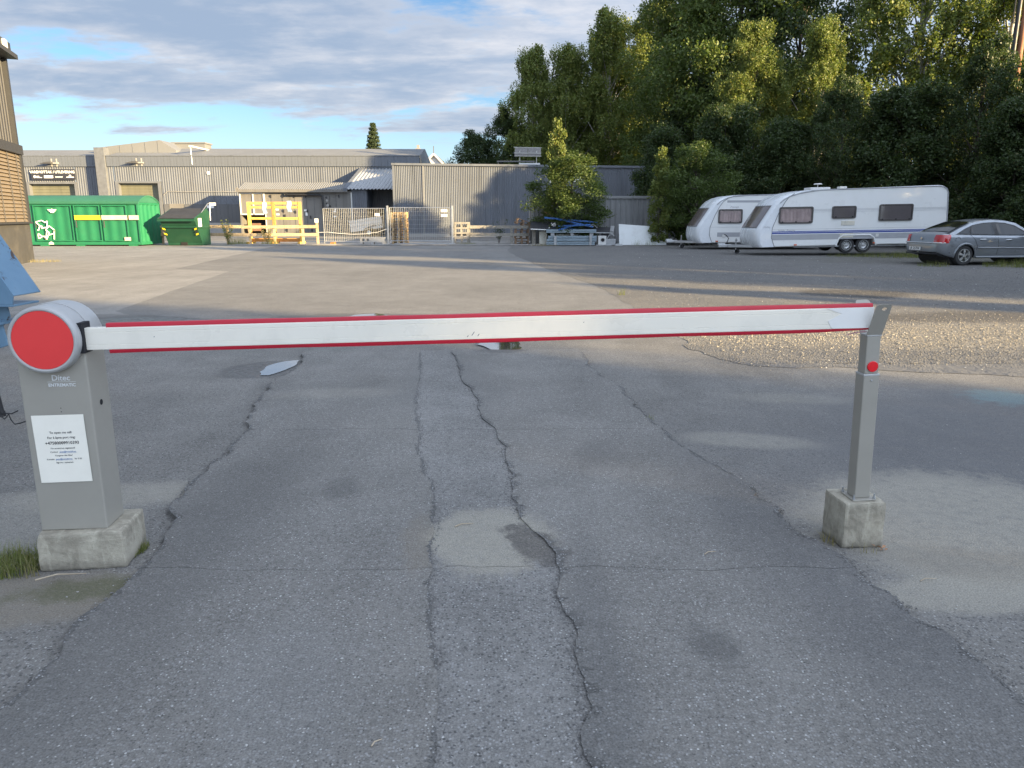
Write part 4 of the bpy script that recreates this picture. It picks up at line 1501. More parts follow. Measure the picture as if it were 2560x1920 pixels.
# ------------------------------------------------------------------ blue steel machine part at the left edge
m_, n_, b_, o_ = new_mat('blue_peeling')
_co = n_.n('ShaderNodeTexCoord').outputs['Object']
_nz = n_.noise(_co, 9, 7, 0.72, 0.6)
_n2 = n_.noise(_co, 2.5, 4, 0.6)
_pe = n_.maprange(n_.math('ADD', _nz, n_.math('MULTIPLY', _n2, 0.3)), 0.755, 0.775)
_c = n_.mix(n_.maprange(_n2, 0.3, 0.7), (0.105, 0.205, 0.31), (0.155, 0.265, 0.37))
_c = n_.mix(_pe, _c, (0.075, 0.05, 0.04))
n_.link(_c, b_.inputs['Base Color'])
b_.inputs['Roughness'].default_value = 0.5
_bp = n_.n('ShaderNodeBump')
_bp.inputs['Strength'].default_value = 0.6
_bp.inputs['Distance'].default_value = 0.004
n_.link(n_.math('SUBTRACT', 1.0, _pe), _bp.inputs['Height'])
n_.link(_bp.outputs[0], b_.inputs['Normal'])

BL = thing('machine_frame', 'weathered blue steel machine frame with peeling paint at the left edge', 'machine part', (-3.0, 4.6, 0))
m = MB()
m.prism([(-0.62, 1.93), (-0.50, 1.93), (0.012, 1.035), (0.0, 0.985), (-0.085, 0.985), (-0.1, 1.02)], 'y', -0.16, -0.148)
m.prism([(-0.50, 1.93), (-0.492, 1.935), (0.020, 1.04), (0.012, 1.035)], 'y', -0.16, 0.10)
m.prism([(0.0, 0.985), (-0.62, 0.985), (-0.62, 0.973), (0.0, 0.973)], 'y', -0.16, 0.10)
m.build('flange', 'blue_peeling', BL, bevel=0.003)
m = MB()
m.prism([(-1.4, 1.93), (-0.60, 1.93), (-0.12, 1.05), (-0.10, 0.90), (-0.155, 0.84), (-0.135, 0.72), (-0.2, 0.70), (-1.4, 0.70)], 'y', -0.05, -0.035)
m.build('side_plate', 'blue_peeling', BL, bevel=0.003)
m = MB()
m.b2(-1.4, -0.09, 0.855, -0.125, 0.1, 0.875)
m.build('rib', 'blue_peeling', BL, bevel=0.003)
for lx in (-1.3, -0.75):
    m = MB()
    m.b2(lx, -0.03, 0.0, lx + 0.09, 0.06, 0.72)
    m.build('leg', 'blue_peeling', BL, bevel=0.004)
rv = None
for i in range(9):
    t = i / 8
    px, pz = -0.66 + t * 0.52, 1.90 - t * 0.84
    if rv is None:
        m = MB()
        m.lathe([(0.011, 0), (0.009, 0.006), (0.001, 0.008)], 8, TOY)
        rv = m.build('rivet', 'blue_peeling', BL, loc=(px, -0.05, pz))
    else:
        share(rv, 'rivet', BL, (px, -0.05, pz))
m = MB()
m.tube([(-0.235, -0.1, 0.635), (-0.222, -0.1, 0.45), (-0.205, -0.1, 0.295)], 0.016, 10)
m.cyl((-0.207, -0.1, 0.31), (-0.203, -0.1, 0.278), 0.021, n=10)
m.tube([(-0.26, -0.1, 0.75), (-0.235, -0.1, 0.63)], 0.022, 8)
m.build('strut', 'black_plastic', BL, smooth=True)
m = MB()
m.tube([(-0.235, -0.12, 0.30), (-0.17, -0.12, 0.302), (-0.13, -0.12, 0.30), (-0.10, -0.1, 0.315)], 0.004, 5)
m.tube([(-0.2, -0.12, 0.285), (-0.18, -0.12, 0.265), (-0.165, -0.12, 0.28), (-0.15, -0.12, 0.300), (-0.14, -0.12, 0.26), (-0.12, -0.12, 0.232), (-0.08, -0.12, 0.24), (-0.05, -0.1, 0.25)], 0.004, 5)
m.build('cable', 'black_plastic', BL)

# ------------------------------------------------------------------ bins, fences and scrap along the far side of the yard
pmat('bin_green', (0.014, 0.150, 0.070), 0.55, 0.0, 0.10, 1.2, dirt=0.18, ds=0.9, dirtc=(0.03, 0.16, 0.08))
pmat('bin_roof', (0.03, 0.135, 0.082), 0.55, 0.0, 0.10, 1.2)
pmat('skip_green', (0.012, 0.062, 0.036), 0.42, 0.0, 0.14, 1.5, dirt=0.25, ds=1.5, dirtc=(0.05, 0.10, 0.06))
pmat('yellow_mark', (0.80, 0.60, 0.03), 0.5)
pmat('pale_mark', (0.62, 0.50, 0.40), 0.5)
wood_mat('timber_fresh', (0.40, 0.29, 0.165), (0.54, 0.42, 0.26))
wood_mat('timber_grey', (0.20, 0.185, 0.16), (0.31, 0.29, 0.25))
wood_mat('timber_yellow', (0.58, 0.37, 0.07), (0.68, 0.47, 0.13))
wood_mat('timber_orange', (0.44, 0.19, 0.05), (0.56, 0.28, 0.08))
wood_mat('pallet_wood', (0.42, 0.28, 0.13), (0.56, 0.40, 0.22))
wood_mat('pallet_brown', (0.23, 0.15, 0.095), (0.33, 0.22, 0.14))
pmat('wrap_blue', (0.35, 0.52, 0.66), 0.5, var=0.4, vs=9)
pmat('tyre', (0.028, 0.028, 0.029), 0.8, var=0.2, vs=8, bump=0.3, bs=50)
pmat('trailer_zinc', (0.52, 0.53, 0.53), 0.45, 0.3, 0.12, 2)
pmat('blue_steel', (0.03, 0.12, 0.36), 0.5, 0.1, 0.15, 3, dirt=0.2, ds=4)
pmat('zinc_blue', (0.30, 0.37, 0.42), 0.4, 0.5, 0.12, 3)
pmat('cream_panel', (0.60, 0.58, 0.50), 0.5, var=0.08, vs=1.5, dirt=0.25, ds=2)
pmat('white_panel', (0.66, 0.69, 0.69), 0.4, var=0.06, vs=1.2, dirt=0.3, ds=2.2, dirtc=(0.36, 0.36, 0.33))
pmat('tan_foam', (0.60, 0.42, 0.20), 0.8)
pmat('roof_black', (0.03, 0.031, 0.036), 0.6, var=0.2, vs=2)

PXM = 47.45
gx = lambda c: (c / 5.53 - 1280) / PXM + 19.63
gz = lambda c: 1.5 - (340 + c / 5.53 - 543) / PXM

GC = thing('recycling_container', 'bright green recycling container with barrel roof and white recycling arrows', 'container', (-19.63, 40.0, 0.06), R(0.0))
LN_, WD_ = 6.6, 2.4
m = MB()
pr = [(x, 0.014 * (1 + math.sin(x * 2 * math.pi / 0.56))) for x in np.linspace(-LN_ + 0.1, -0.1, 140)]
m.grid([[(x, 0.06 - d, 0.16) for x, d in pr], [(x, 0.06 - d, 2.10) for x, d in pr]])
m.build('front_wall', 'bin_green', GC, fix=False)
m = MB()
pr = rect_corr(0.1, WD_ - 0.1, 0.46, 0.05, 0.5, 0.3)
m.grid([[(-0.06 + d, y, 0.16) for y, d in pr], [(-0.06 + d, y, 2.10) for y, d in pr]])
m.b2(-LN_, WD_ - 0.05, 0.1, -0.05, WD_, 2.15)
m.b2(-LN_, 0, 0.1, -LN_ + 0.05, WD_, 2.15)
m.build('end_wall', 'bin_green', GC)
m = MB()
for a, b in ((-0.11, 0.0), (-LN_, -LN_ + 0.1)):
    m.b2(a, -0.02, 0, b, 0.1, 2.2)
    m.b2(a, WD_ - 0.1, 0, b, WD_, 2.2)
m.b2(-LN_ + 0.1, -0.02, 0.0, -0.11, 0.1, 0.16)
m.b2(-LN_ + 0.1, -0.02, 2.08, -0.11, 0.1, 2.2)
m.b2(-0.11, 0.1, 0.0, 0.0, WD_ - 0.1, 0.16)
m.b2(-0.11, 0.1, 2.08, 0.0, WD_ - 0.1, 2.2)
m.build('frame', 'bin_green', GC, bevel=0.012)
arc = [(WD_ * i / 16, 2.18 + 0.40 * math.sin(math.pi * i / 16) ** 0.75) for i in range(17)]
m = MB()
m.grid([[(-LN_ - 0.02, y - 0.0, z) for y, z in arc], [(0.03, y, z) for y, z in arc]])
m.add([(0.0, y, z) for y, z in arc], [tuple(range(17))])
m.add([(0.03, y, z) for y, z in arc] + [(0.03, y, z - 0.07) for y, z in arc], [(i, i + 1, 18 + i, 17 + i) for i in range(16)])
m.b2(-LN_, -0.06, 2.12, 0.05, 0.0, 2.24)
m.build('roof', 'bin_roof', GC, smooth=25)
for a, b in ((gx(470), gx(1000)), (gx(1030), gx(1390)), (gx(1385 + 30), gx(1217 + 545)),):
    m = MB()
    for x0, x1, z0, z1 in ((a, b, 0.20, 0.25), (a, b, 2.0, 2.06), (a, a + 0.05, 0.25, 2.0), (b - 0.05, b, 0.25, 2.0)):
        m.b2(x0, -0.035, z0, x1, -0.012, z1)
    d = m.build('door_frame', 'bin_green', GC)
    m = MB()
    m.b2(a + 0.05, -0.05, 0.9, a + 0.09, -0.012, 1.25)
    m.build('door_handle', 'trim_dark', d)
for i, (a, b, mt) in enumerate(((gx(1036), gx(1390), 'yellow_mark'), (gx(1217 + 192), gx(1217 + 545), 'pale_mark'), (gx(1217 + 570), gx(1217 + 703), 'pale_mark'))):
    m = MB()
    m.b2(a, -0.055, 1.30, b, -0.037, 1.53)
    m.build('sign_band', mt, GC)
m = MB()
RL = [[(490, 1205), (575, 1183), (625, 1212), (652, 1190), (640, 1275), (555, 1290), (575, 1262)], [(490, 1205), (540, 1255), (517, 1318), (500, 1312)], [(540, 1255), (575, 1262)],
      [(670, 1258), (735, 1312), (720, 1360), (640, 1385), (662, 1350), (615, 1310), (670, 1258)], [(735, 1312), (718, 1440)], [(640, 1385), (615, 1440)], [(628, 1330), (612, 1400), (600, 1440)],
      [(503, 1360), (560, 1402), (503, 1430), (503, 1360)], [(560, 1402), (590, 1398), (605, 1437)]]
for ln in RL:
    for a, b in zip(ln[:-1], ln[1:]):
        m.beam((gx(a[0]), -0.046, gz(a[1])), (gx(b[0]), -0.046, gz(b[1])), 0.05, 0.012, up=(0, 1, 0))
m.build('recycling_symbol', 'white_mark', GC)['kind'] = 'stuff'
m = MB()
for z0, w0 in ((1040, 1.0), (1058, 0.75), (1074, 0.42)):
    m.box(gx(738), -0.046, gz(z0), 0.44 * w0, 0.012, 0.05)
m.prism([(gx(738) - 0.05, gz(1045)), (gx(738) + 0.05, gz(1045)), (gx(738), gz(1022))], 'y', -0.05, -0.04)
m.build('emblem', 'white_mark', GC)['kind'] = 'stuff'
m = MB()
m.b2(gx(1217 + 480), -0.05, 0.22, gx(1217 + 565), -0.037, 0.40)
m.build('info_plate', 'pale_mark', GC)
m = MB()
m.prism([(gx(630), 0.03), (gx(700), 0.03), (gx(690), 0.13), (gx(665), 0.17), (gx(640), 0.12)], 'y', -0.035, -0.022)
m.build('round_sticker', 'white_mark', GC)
for fx in (-5.2, -3.3, -0.5):
    m = MB()
    m.b2(fx - 0.22, 0.0, -0.06, fx + 0.22, 0.35, 0.0)
    m.build('foot', 'bin_green', GC)

SK = thing('skip', 'dark green tipping skip with a ribbed black lid and hazard stripes', 'skip', (-17.61, 39.75, 0.02))
HWX = 0.93
m = MB()
m.prism([(0.0, 1.34), (0.12, 1.34), (0.88, 0.12), (0.90, 0.0), (2.02, 0.0), (2.06, 1.34), (2.06, 1.80), (1.80, 1.90), (0.0, 1.38)], 'x', -HWX, HWX)
m.build('body', 'skip_green', SK, bevel=0.012)
m = MB()
m.b2(-HWX - 0.05, -0.05, 1.26, HWX + 0.05, 0.03, 1.34)
m.b2(-HWX - 0.02, 0.28, 0.93, HWX + 0.02, 0.36, 1.0)
for s in (-1, 1):
    m.beam((s * (HWX + 0.02), 0.0, 1.38), (s * (HWX + 0.02), 1.8, 1.92), 0.06, 0.08)
    m.b2(s * (HWX + 0.02) - 0.03, 0.35, 0.9, s * (HWX + 0.02) + 0.03, 2.06, 0.98)
m.build('rim', 'skip_green', SK, bevel=0.008)
m = MB()
for i in range(8):
    t0, t1 = i / 8, (i + 0.55) / 8
    a = Vector((0, 0.02 + 1.76 * t0, 1.41 + 0.535 * t0))
    b = Vector((0, 0.02 + 1.76 * t1, 1.41 + 0.535 * t1))
    for p, q, off in ((a, b, 0.035),):
        m.add([(-HWX, p.y, p.z), (HWX, p.y, p.z), (HWX, q.y, q.z), (-HWX, q.y, q.z), (-HWX + 0.02, p.y + 0.02, p.z + off + 0.01 * math.sin(i)), (HWX - 0.02, p.y + 0.02, p.z + off), (HWX - 0.02, q.y, q.z + off), (-HWX + 0.02, q.y, q.z + off)],
              [(4, 5, 6, 7), (0, 1, 5, 4), (1, 2, 6, 5), (2, 3, 7, 6), (3, 0, 4, 7)])
m.add([(-HWX, 0.02, 1.405), (HWX, 0.02, 1.405), (HWX, 1.78, 1.942), (-HWX, 1.78, 1.942)], [(0, 1, 2, 3)])
m.build('lid', 'roof_black', SK)
for s in (-1, 1):
    for k in range(3):
        m = MB()
        y0 = 0.42 + k * 0.085
        zz = 1.34 - (y0 - 0.12) / 0.76 * 1.22
        m.prism([(s * (HWX - 0.16), 0.0), (s * (HWX - 0.02), 0.06), (s * (HWX - 0.02), 0.15), (s * (HWX - 0.16), 0.09)], 'y', 0, 0.012)
        o = m.build('hazard_stripe', 'yellow_mark' if k != 1 else 'black_metal', SK)
        o.location = (0, y0 - 0.05, zz - 0.06)
        o.rotation_euler = (R(32), 0, 0)
m = MB()
m.b2(HWX, 0.55, 0.98, HWX + 0.012, 0.95, 1.42)
m.build('label_plate', 'white_mark', SK)
m = MB()
m.tube([(HWX + 0.03, 1.0, 1.72), (HWX + 0.05, 1.9, 2.2), (HWX + 0.05, 2.15, 2.22), (HWX + 0.03, 2.12, 1.3)], 0.02, 6)
m.build('rail', 'galv', SK)
m = MB()
m.b2(HWX + 0.05, 2.1, 2.1, HWX + 0.4, 2.13, 2.25)
m.build('tag_plate', 'white_mark', SK)
m = MB()
m.b2(-0.22, 0.85, 0.0, 0.12, 0.95, 0.16)
m.build('fork_pocket', 'interior_black', SK)


def rail_fence(name, label, x0, x1, y, posts, joints, mat, seed):
    rg = random.Random(seed)
    F_ = thing(name, label, 'fence', (0, 0, 0), group='timber rail fences')
    cuts = [x0] + joints + [x1]
    for zc in (0.97, 0.54):
        for a, b in zip(cuts[:-1], cuts[1:]):
            m = MB()
            dz0, dz1 = rg.uniform(-0.02, 0.02), rg.uniform(-0.02, 0.02)
            m.beam((a + 0.01, y - 0.07 + rg.uniform(-0.006, 0.006), zc + dz0), (b - 0.01, y - 0.07, zc + dz1), 0.05, 0.17)
            m.build('rail', mat, F_, bevel=0.006)
    for px, ph in posts:
        m = MB()
        m.beam((px, y, 0), (px + rg.uniform(-0.02, 0.02), y, ph), 0.13, 0.09, up=(0, 1, 0))
        m.build('post', mat, F_, bevel=0.008)
    return F_


F1 = rail_fence('rail_fence', 'sunlit pale timber rail fence left of the mesh panel', -20.4, -10.8, 42.35, [(-19.6, 1.0), (-17.6, 1.0), (-15.95, 1.0), (-14.68, 0.95), (-13.32, 0.95), (-11.72, 0.95), (-10.9, 1.40)], [-17.6, -15.1], 'timber_fresh', 3)
F2 = rail_fence('rail_fence', 'grey shaded timber rail fence between gate and container', -3.5, 0.95, 42.55, [(-2.42, 1.23), (-0.02, 0.98)], [-0.9], 'timber_grey', 4)
m = MB()
m.b2(-11.0, 42.26, 1.2, -10.8, 42.29, 1.42)
m.build('tag_plate', 'white_mark', F1)

YR = thing('timber_rack', 'tall yellow timber rack with blue wrappings behind the pale rail fence', 'rack', (0, 43.2, 0))
for px, mt in ((-14.95, 'timber_yellow'), (-13.55, 'timber_orange'), (-12.05, 'timber_yellow')):
    m = MB()
    m.b2(px - 0.08, -0.08, 0.0, px + 0.08, 0.08, 2.34)
    m.build('post', mt, YR, bevel=0.01)
    m = MB()
    m.b2(px - 0.07, -0.62, 0.0, px + 0.07, 0.62, 0.13)
    m.build('foot', mt, YR, bevel=0.01)
for z0, z1 in ((2.20, 2.34), (1.98, 2.11), (1.36, 1.49), (0.12, 0.32)):
    for a, b in ((-14.87, -13.63), (-13.47, -12.13)):
        m = MB()
        m.b2(a, -0.05, z0, b, 0.04, z1)
        m.build('rail', 'timber_yellow' if z0 > 1 else 'timber_orange', YR, bevel=0.008)
for wx, wz in ((-14.0, 2.02), (-12.6, 2.1)):
    m = MB()
    rows = []
    for j in range(6):
        rows.append([(wx - 0.14 + 0.05 * i + 0.02 * math.sin(j * 1.7 + i), -0.07 - 0.02 * math.sin(i * 2.2 + j), wz + 0.3 - 0.12 * j - 0.03 * math.sin(i * 1.9)) for i in range(6)])
    m.grid(rows)
    m.build('wrapping', 'wrap_blue', YR, smooth='all')

wire_r = 0.0055


def mesh_panel(parent, x0, x1, z0, z1, rails, y=0.0, step=0.10, sag=0.0, mat='galv'):
    m = MB()
    n_ = int((x1 - x0) / step)
    for i in range(1, n_):
        xx = x0 + (x1 - x0) * i / n_
        m.cyl((xx, y, z0), (xx, y, z1), wire_r, n=4, caps=False)
    for rz_ in rails:
        pts = [(x0 + (x1 - x0) * t, y + 0.012, rz_ - sag * math.sin(math.pi * t)) for t in np.linspace(0, 1, 9)]
        m.tube(pts, wire_r, 4)
    o = m.build('wire_mesh', mat, parent, fix=False)
    o['kind'] = 'stuff'
    for p, q, r in (((x0, y, z0 - 0.1), (x0, y, z1), 0.021), ((x1, y, z0 - 0.1), (x1, y, z1), 0.021), ((x0, y, z1), (x1, y, z1 - sag * 0.3), 0.019), ((x0, y, z0), (x1, y, z0), 0.019)):
        m = MB()
        m.cyl(p, q, r, n=8)
        m.build('frame_tube', mat, parent, smooth=True)


FP = thing('fence_panel', 'temporary galvanised mesh fence panel left of the gate', 'fence panel', (0, 42.35, 0))
mesh_panel(FP, -10.52, -7.06, 0.16, 1.97, (0.4, 0.62, 0.85, 1.08, 1.32, 1.55, 1.76))
m = MB()
m.b2(-7.65, -0.02, 1.56, -7.38, -0.012, 1.70)
m.build('tag_plate', 'white_mark', FP)
m = MB()
m.b2(-10.15, -0.28, 0.0, -9.95, 0.28, 0.12)
m.build('foot_block', 'timber_orange', FP)
m = MB()
m.b2(-7.2, -0.28, 0.0, -6.98, 0.28, 0.1)
m.build('foot_block', 'timber_grey', FP)
GT = thing('mesh_gate', 'galvanised mesh gate between two tall steel posts in front of the hall', 'gate', (0, 42.3, 0))
mesh_panel(GT, -6.80, -3.42, 0.20, 2.02, (0.45, 0.68, 0.92, 1.15, 1.4, 1.65, 1.85), sag=0.05)
for px in (-6.93, -3.33):
    m = MB()
    m.b2(px - 0.055, -0.055, 0.0, px + 0.055, 0.055, 2.12)
    m.build('post', 'galv', GT, bevel=0.008)
    m = MB()
    m.b2(px - 0.16, -0.35, 0.0, px + 0.16, 0.25, 0.07)
    m.build('base_plate', 'galv', GT)
for lz in (1.78, 1.52):
    m = MB()
    m.b2(-3.95, -0.04, lz, -3.6, -0.026, lz + 0.13)
    m.build('tag_plate', 'white_mark', GT)
m = MB()
m.b2(-6.6, -0.05, 0.03, -3.4, 0.05, 0.08)
m.build('ground_rail', 'galv_dull', GT)
m = MB()
m.tube([(-10.86, 42.25, 0.66), (-10.3, 42.25, 0.68), (-9.6, 42.25, 0.60), (-8.9, 42.25, 0.56), (-8.2, 42.25, 0.58), (-7.5, 42.25, 0.68), (-7.0, 42.25, 0.85)], 0.014, 5)
tag(m.build('rope', 'white_paint'), 'pale rope strung across the mesh fence panel', 'rope')


# pallets ---------------------------------------------------------------
def make_pallet(mat):
    e = bpy.data.objects.new('pallet', None)
    col.objects.link(e)
    bd = MB().b2(-0.4, -0.05, 0.122, 0.4, 0.05, 0.144).build('deck_board', mat, e)
    bd.location = (0, -0.55, 0)
    for k in range(1, 5):
        share(bd, 'deck_board', e, (0, -0.55 + k * 0.275, 0))
    bk = MB().b2(-0.05, -0.07, 0.022, 0.05, 0.07, 0.10).build('block', mat, e)
    bk.location = (-0.35, -0.53, 0)
    first = True
    for ix in (-0.35, 0, 0.35):
        for iy in (-0.53, 0, 0.53):
            if first:
                first = False
                continue
            share(bk, 'block', e, (ix, iy, 0))
    bb = MB().b2(-0.05, -0.6, 0.0, 0.05, 0.6, 0.022).build('bottom_board', mat, e)
    bb.location = (-0.35, 0, 0)
    for ix in (0, 0.35):
        share(bb, 'bottom_board', e, (ix, 0, 0))
    sb = MB().b2(-0.05, -0.6, 0.10, 0.05, 0.6, 0.122).build('stringer_board', mat, e)
    sb.location = (-0.35, 0, 0)
    for ix in (0, 0.35):
        share(sb, 'stringer_board', e, (ix, 0, 0))
    return e


ORD = ['lowest', 'second lowest', 'third lowest', 'fourth lowest', 'fifth lowest', 'sixth lowest', 'sixth from the top', 'fifth from the top', 'fourth from the top', 'third from the top', 'second from the top', 'topmost']
pal = make_pallet('pallet_wood')
rg = random.Random(12)
for i in range(12):
    o = pal if i == 0 else copy_tree(pal)
    o.location = (-6.42 + rg.uniform(-0.02, 0.02), 43.5 + rg.uniform(-0.02, 0.02), 0.018 + i * 0.147)
    o.rotation_euler = (0, 0, rg.uniform(-0.03, 0.03))
    tag(o, ORD[i] + ' wooden pallet of the tall stack behind the gate', 'pallet', 'tall pallet stack behind the gate')
palb = make_pallet('pallet_brown')
spots = [(0.55, 43.2, 0.018, (0, 0, 0.02), 'lowest brown pallet of the short stack beside the container'), (0.57, 43.2, 0.165, (0, 0, -0.02), 'second brown pallet of the short stack beside the container'),
         (0.52, 43.2, 0.312, (0, 0, 0.03), 'third brown pallet of the short stack beside the container'), (0.58, 43.2, 0.459, (0, 0, 0), 'fourth brown pallet of the short stack beside the container'),
         (0.54, 43.2, 0.606, (0, 0, 0.04), 'fifth brown pallet of the short stack beside the container'), (0.56, 43.2, 0.753, (0, 0, 0.02), 'sixth brown pallet of the short stack beside the container'),
         (0.55, 43.2, 1.03, (0, 0.30, 0.1), 'lower tilted brown pallet lying askew on the short stack'), (0.60, 43.2, 1.19, (0, 0.33, 0.05), 'topmost tilted brown pallet beside the container')]
for i, (x, y, z, rt, lb) in enumerate(spots):
    o = palb if i == 0 else copy_tree(palb)
    o.location = (x, y, z)
    o.rotation_euler = rt
    tag(o, lb, 'pallet', 'short pallet stack beside the container')
pg = make_pallet('timber_grey')
pg.location = (-2.82, 42.36, 0.62)
pg.rotation_euler = (R(86), 0, 0)
tag(pg, 'weathered grey pallet standing upright against the shaded rail fence', 'pallet')
pd = MB()
for bx in (-8.41, -7.80, -7.19):
    pd.b2(bx, 41.75, 0.018, bx + 0.13, 42.15, 0.14)
pd.b2(-8.41, 41.74, 0.14, -7.06, 42.15, 0.20)
pd.b2(-8.41, 41.75, 0.20, -8.30, 42.15, 0.34)
pd.b2(-8.16, 41.75, 0.20, -8.06, 42.15, 0.34)
pd.b2(-7.90, 41.75, 0.20, -7.06, 41.80, 0.34)
pd.b2(-8.41, 41.74, 0.34, -7.06, 42.15, 0.40)
tag(pd.build('plastic_pallet', 'galv_dull'), 'grey plastic pallet lying on the kerb in front of the trailer', 'pallet')

# small trailer ---------------------------------------------------------
TR = thing('trailer', 'small light grey box trailer tipped nose-down behind the mesh fence', 'trailer', (-11.45, 61.3, 0.0))
e2 = Matrix.Translation((0, 0, 0.42)) @ Matrix.Rotation(R(-8.5), 4, 'Y')
def tb(name, mat, bevel=0.0, **k):
    pass
m = MB()
m.b2(-1.45, -0.72, 0.10, 1.15, -0.68, 0.98, e2)
m.build('side_board', 'trailer_zinc', TR)
m = MB()
m.b2(-1.45, 0.62, 0.10, 1.15, 0.66, 0.98, e2)
m.build('side_board', 'trailer_zinc', TR)
m = MB()
m.b2(-1.45, -0.68, 0.10, -1.41, 0.62, 0.98, e2)
m.build('front_board', 'trailer_zinc', TR)
m = MB()
m.b2(1.11, -0.68, 0.10, 1.15, 0.62, 0.98, e2)
m.build('tail_board', 'trailer_zinc', TR)
m = MB()
m.b2(-1.5, -0.74, 0.94, 1.2, 0.68, 1.0, e2)
m.build('cover', 'white_paint', TR, bevel=0.01)
m = MB()
m.b2(-1.45, -0.75, 0.50, 1.15, -0.72, 0.53, e2)
m.b2(-1.45, -0.75, 0.80, 1.15, -0.72, 0.83, e2)
m.build('side_rib', 'galv_dull', TR)
m = MB()
m.b2(-1.45, -0.68, 0.02, 1.15, 0.62, 0.10, e2)
m.b2(-2.9, -0.05, 0.02, -1.45, 0.05, 0.10, e2)
m.build('chassis', 'black_metal', TR)
m = MB()
m.cyl((0, -0.78, 0.29), (0, -0.60, 0.29), 0.29, n=20)
wl = m.build('wheel', 'tyre', TR, smooth=True)
m = MB()
m.cyl((0, -0.80, 0.29), (0, -0.77, 0.29), 0.17, n=16)
m.build('rim', 'trailer_zinc', wl)
m = MB()
m.tube([(-0.4, -0.80, 0.35), (-0.28, -0.80, 0.62), (0, -0.80, 0.68), (0.28, -0.80, 0.62), (0.4, -0.80, 0.40)], 0.03, 6)
m.build('mudguard', 'black_plastic', TR)
text_mesh('lettering', 'GARPIA', 0.19, 'sign_navy', TR, e2 @ face_at(0.35, -0.757, 0.33), bold=0.004)
for k in (0, 1):
    m = MB()
    m.prism([(0.78 + k * 0.2, 0.40), (0.86 + k * 0.2, 0.40), (0.93 + k * 0.2, 0.27), (0.85 + k * 0.2, 0.27)], 'y', -0.757, -0.751)
    o = m.build('stripe', 'sign_navy', TR)
    o.matrix_basis = e2

# scrap pile ------------------------------------------------------------
def scrap(name, label, cat, mb, mat, bevel=0.0, group='scrap pile by the container', **k):
    return tag(mb.build(name, mat, None, bevel=bevel, **k), label, cat, group)


gr = thing('guard_rail_bundle', 'bundle of pale blue-grey galvanised rails at the front of the scrap pile', 'rails', (3.15, 40.75, 0.0), group='scrap pile by the container')
def cchan(x0, x1, y, z, hh, dp, mat, nm):
    m = MB()
    pr = [(y, z), (y - dp, z + hh * 0.12), (y - dp, z + hh * 0.38), (y - dp * 0.3, z + hh * 0.5), (y - dp, z + hh * 0.62), (y - dp, z + hh * 0.88), (y, z + hh), (y + 0.01, z + hh), (y + 0.01, z)]
    m.prism(pr, 'x', x0, x1)
    return m.build(nm, mat, gr)
cchan(-1.30, 1.32, -0.12, 0.02, 0.16, 0.05, 'zinc_blue', 'rail')
cchan(-1.28, 1.40, 0.0, 0.20, 0.16, 0.05, 'zinc_blue', 'rail')
cchan(-1.20, 1.42, 0.02, 0.36, 0.16, 0.05, 'zinc_blue', 'rail')
cchan(-1.30, 1.40, 0.12, 0.66, 0.20, 0.06, 'zinc_blue', 'rail')
for px in (-0.82, 1.08):
    m = MB()
    m.b2(px - 0.07, -0.2, 0.02, px + 0.07, 0.05, 0.52)
    m.build('clamp', 'galv_dull', gr, bevel=0.008)
for px, pw in ((-0.95, 0.1), (0.1, 0.08), (1.15, 0.1)):
    m = MB()
    m.b2(px - pw, 0.14, 0.0, px + pw, 0.5, 0.66)
    m.build('support', 'galv_dull', gr)
m = MB().b2(1.50, 41.35, 0.012, 1.92, 41.9, 0.74)
scrap('insulated_panel', 'cream panel stack end at the left of the scrap pile', 'panel', m, 'cream_panel', 0.01)
m = MB().b2(2.4, 41.3, 0.012, 4.35, 41.7, 0.62)
scrap('insulated_panel', 'long cream panel lying behind the galvanised rails', 'panel', m, 'cream_panel', 0.01)
bx = thing('metal_box', 'white square metal box with a round black hole', 'box', (4.87, 40.85, 0.05), R(4), group='scrap pile by the container')
MB().b2(-0.22, -0.12, 0, 0.22, 0.25, 0.46).build('casing', 'white_paint', bx, bevel=0.012)
MB().cyl((0.02, -0.13, 0.24), (0.02, -0.118, 0.24), 0.095, n=18).build('hole', 'interior_black', bx)
m = MB()
m.cyl((0.02, -0.14, 0.24), (0.02, -0.13, 0.24), 0.115, 0.10, n=18, caps=False)
m.build('hole_collar', 'galv', bx)
MB().b2(-0.34, -0.2, -0.038, 0.5, -0.1, 0.0).build('skid', 'galv', bx)


def ribbed_sheet(x0, x1, y0, y1, z0, z1, n, dz):
    m = MB()
    rows = []
    for j in range(n * 2 + 1):
        t = j / (n * 2)
        o_ = 0.035 if j % 2 else 0.0
        rows.append([(x0, y0 + (y1 - y0) * t, z0 + (z1 - z0) * t + o_), (x1, y0 + (y1 - y0) * t, z0 + (z1 - z0) * t + o_ + dz)])
    m.grid(rows)
    m.add([(x0 - 0.0, y0 - 0.01, z0 - 0.06), (x1, y0 - 0.01, z0 + dz - 0.06), (x1, y0 - 0.01, z0 + dz + 0.01), (x0, y0 - 0.01, z0 + 0.01)], [(0, 1, 2, 3)])
    return m


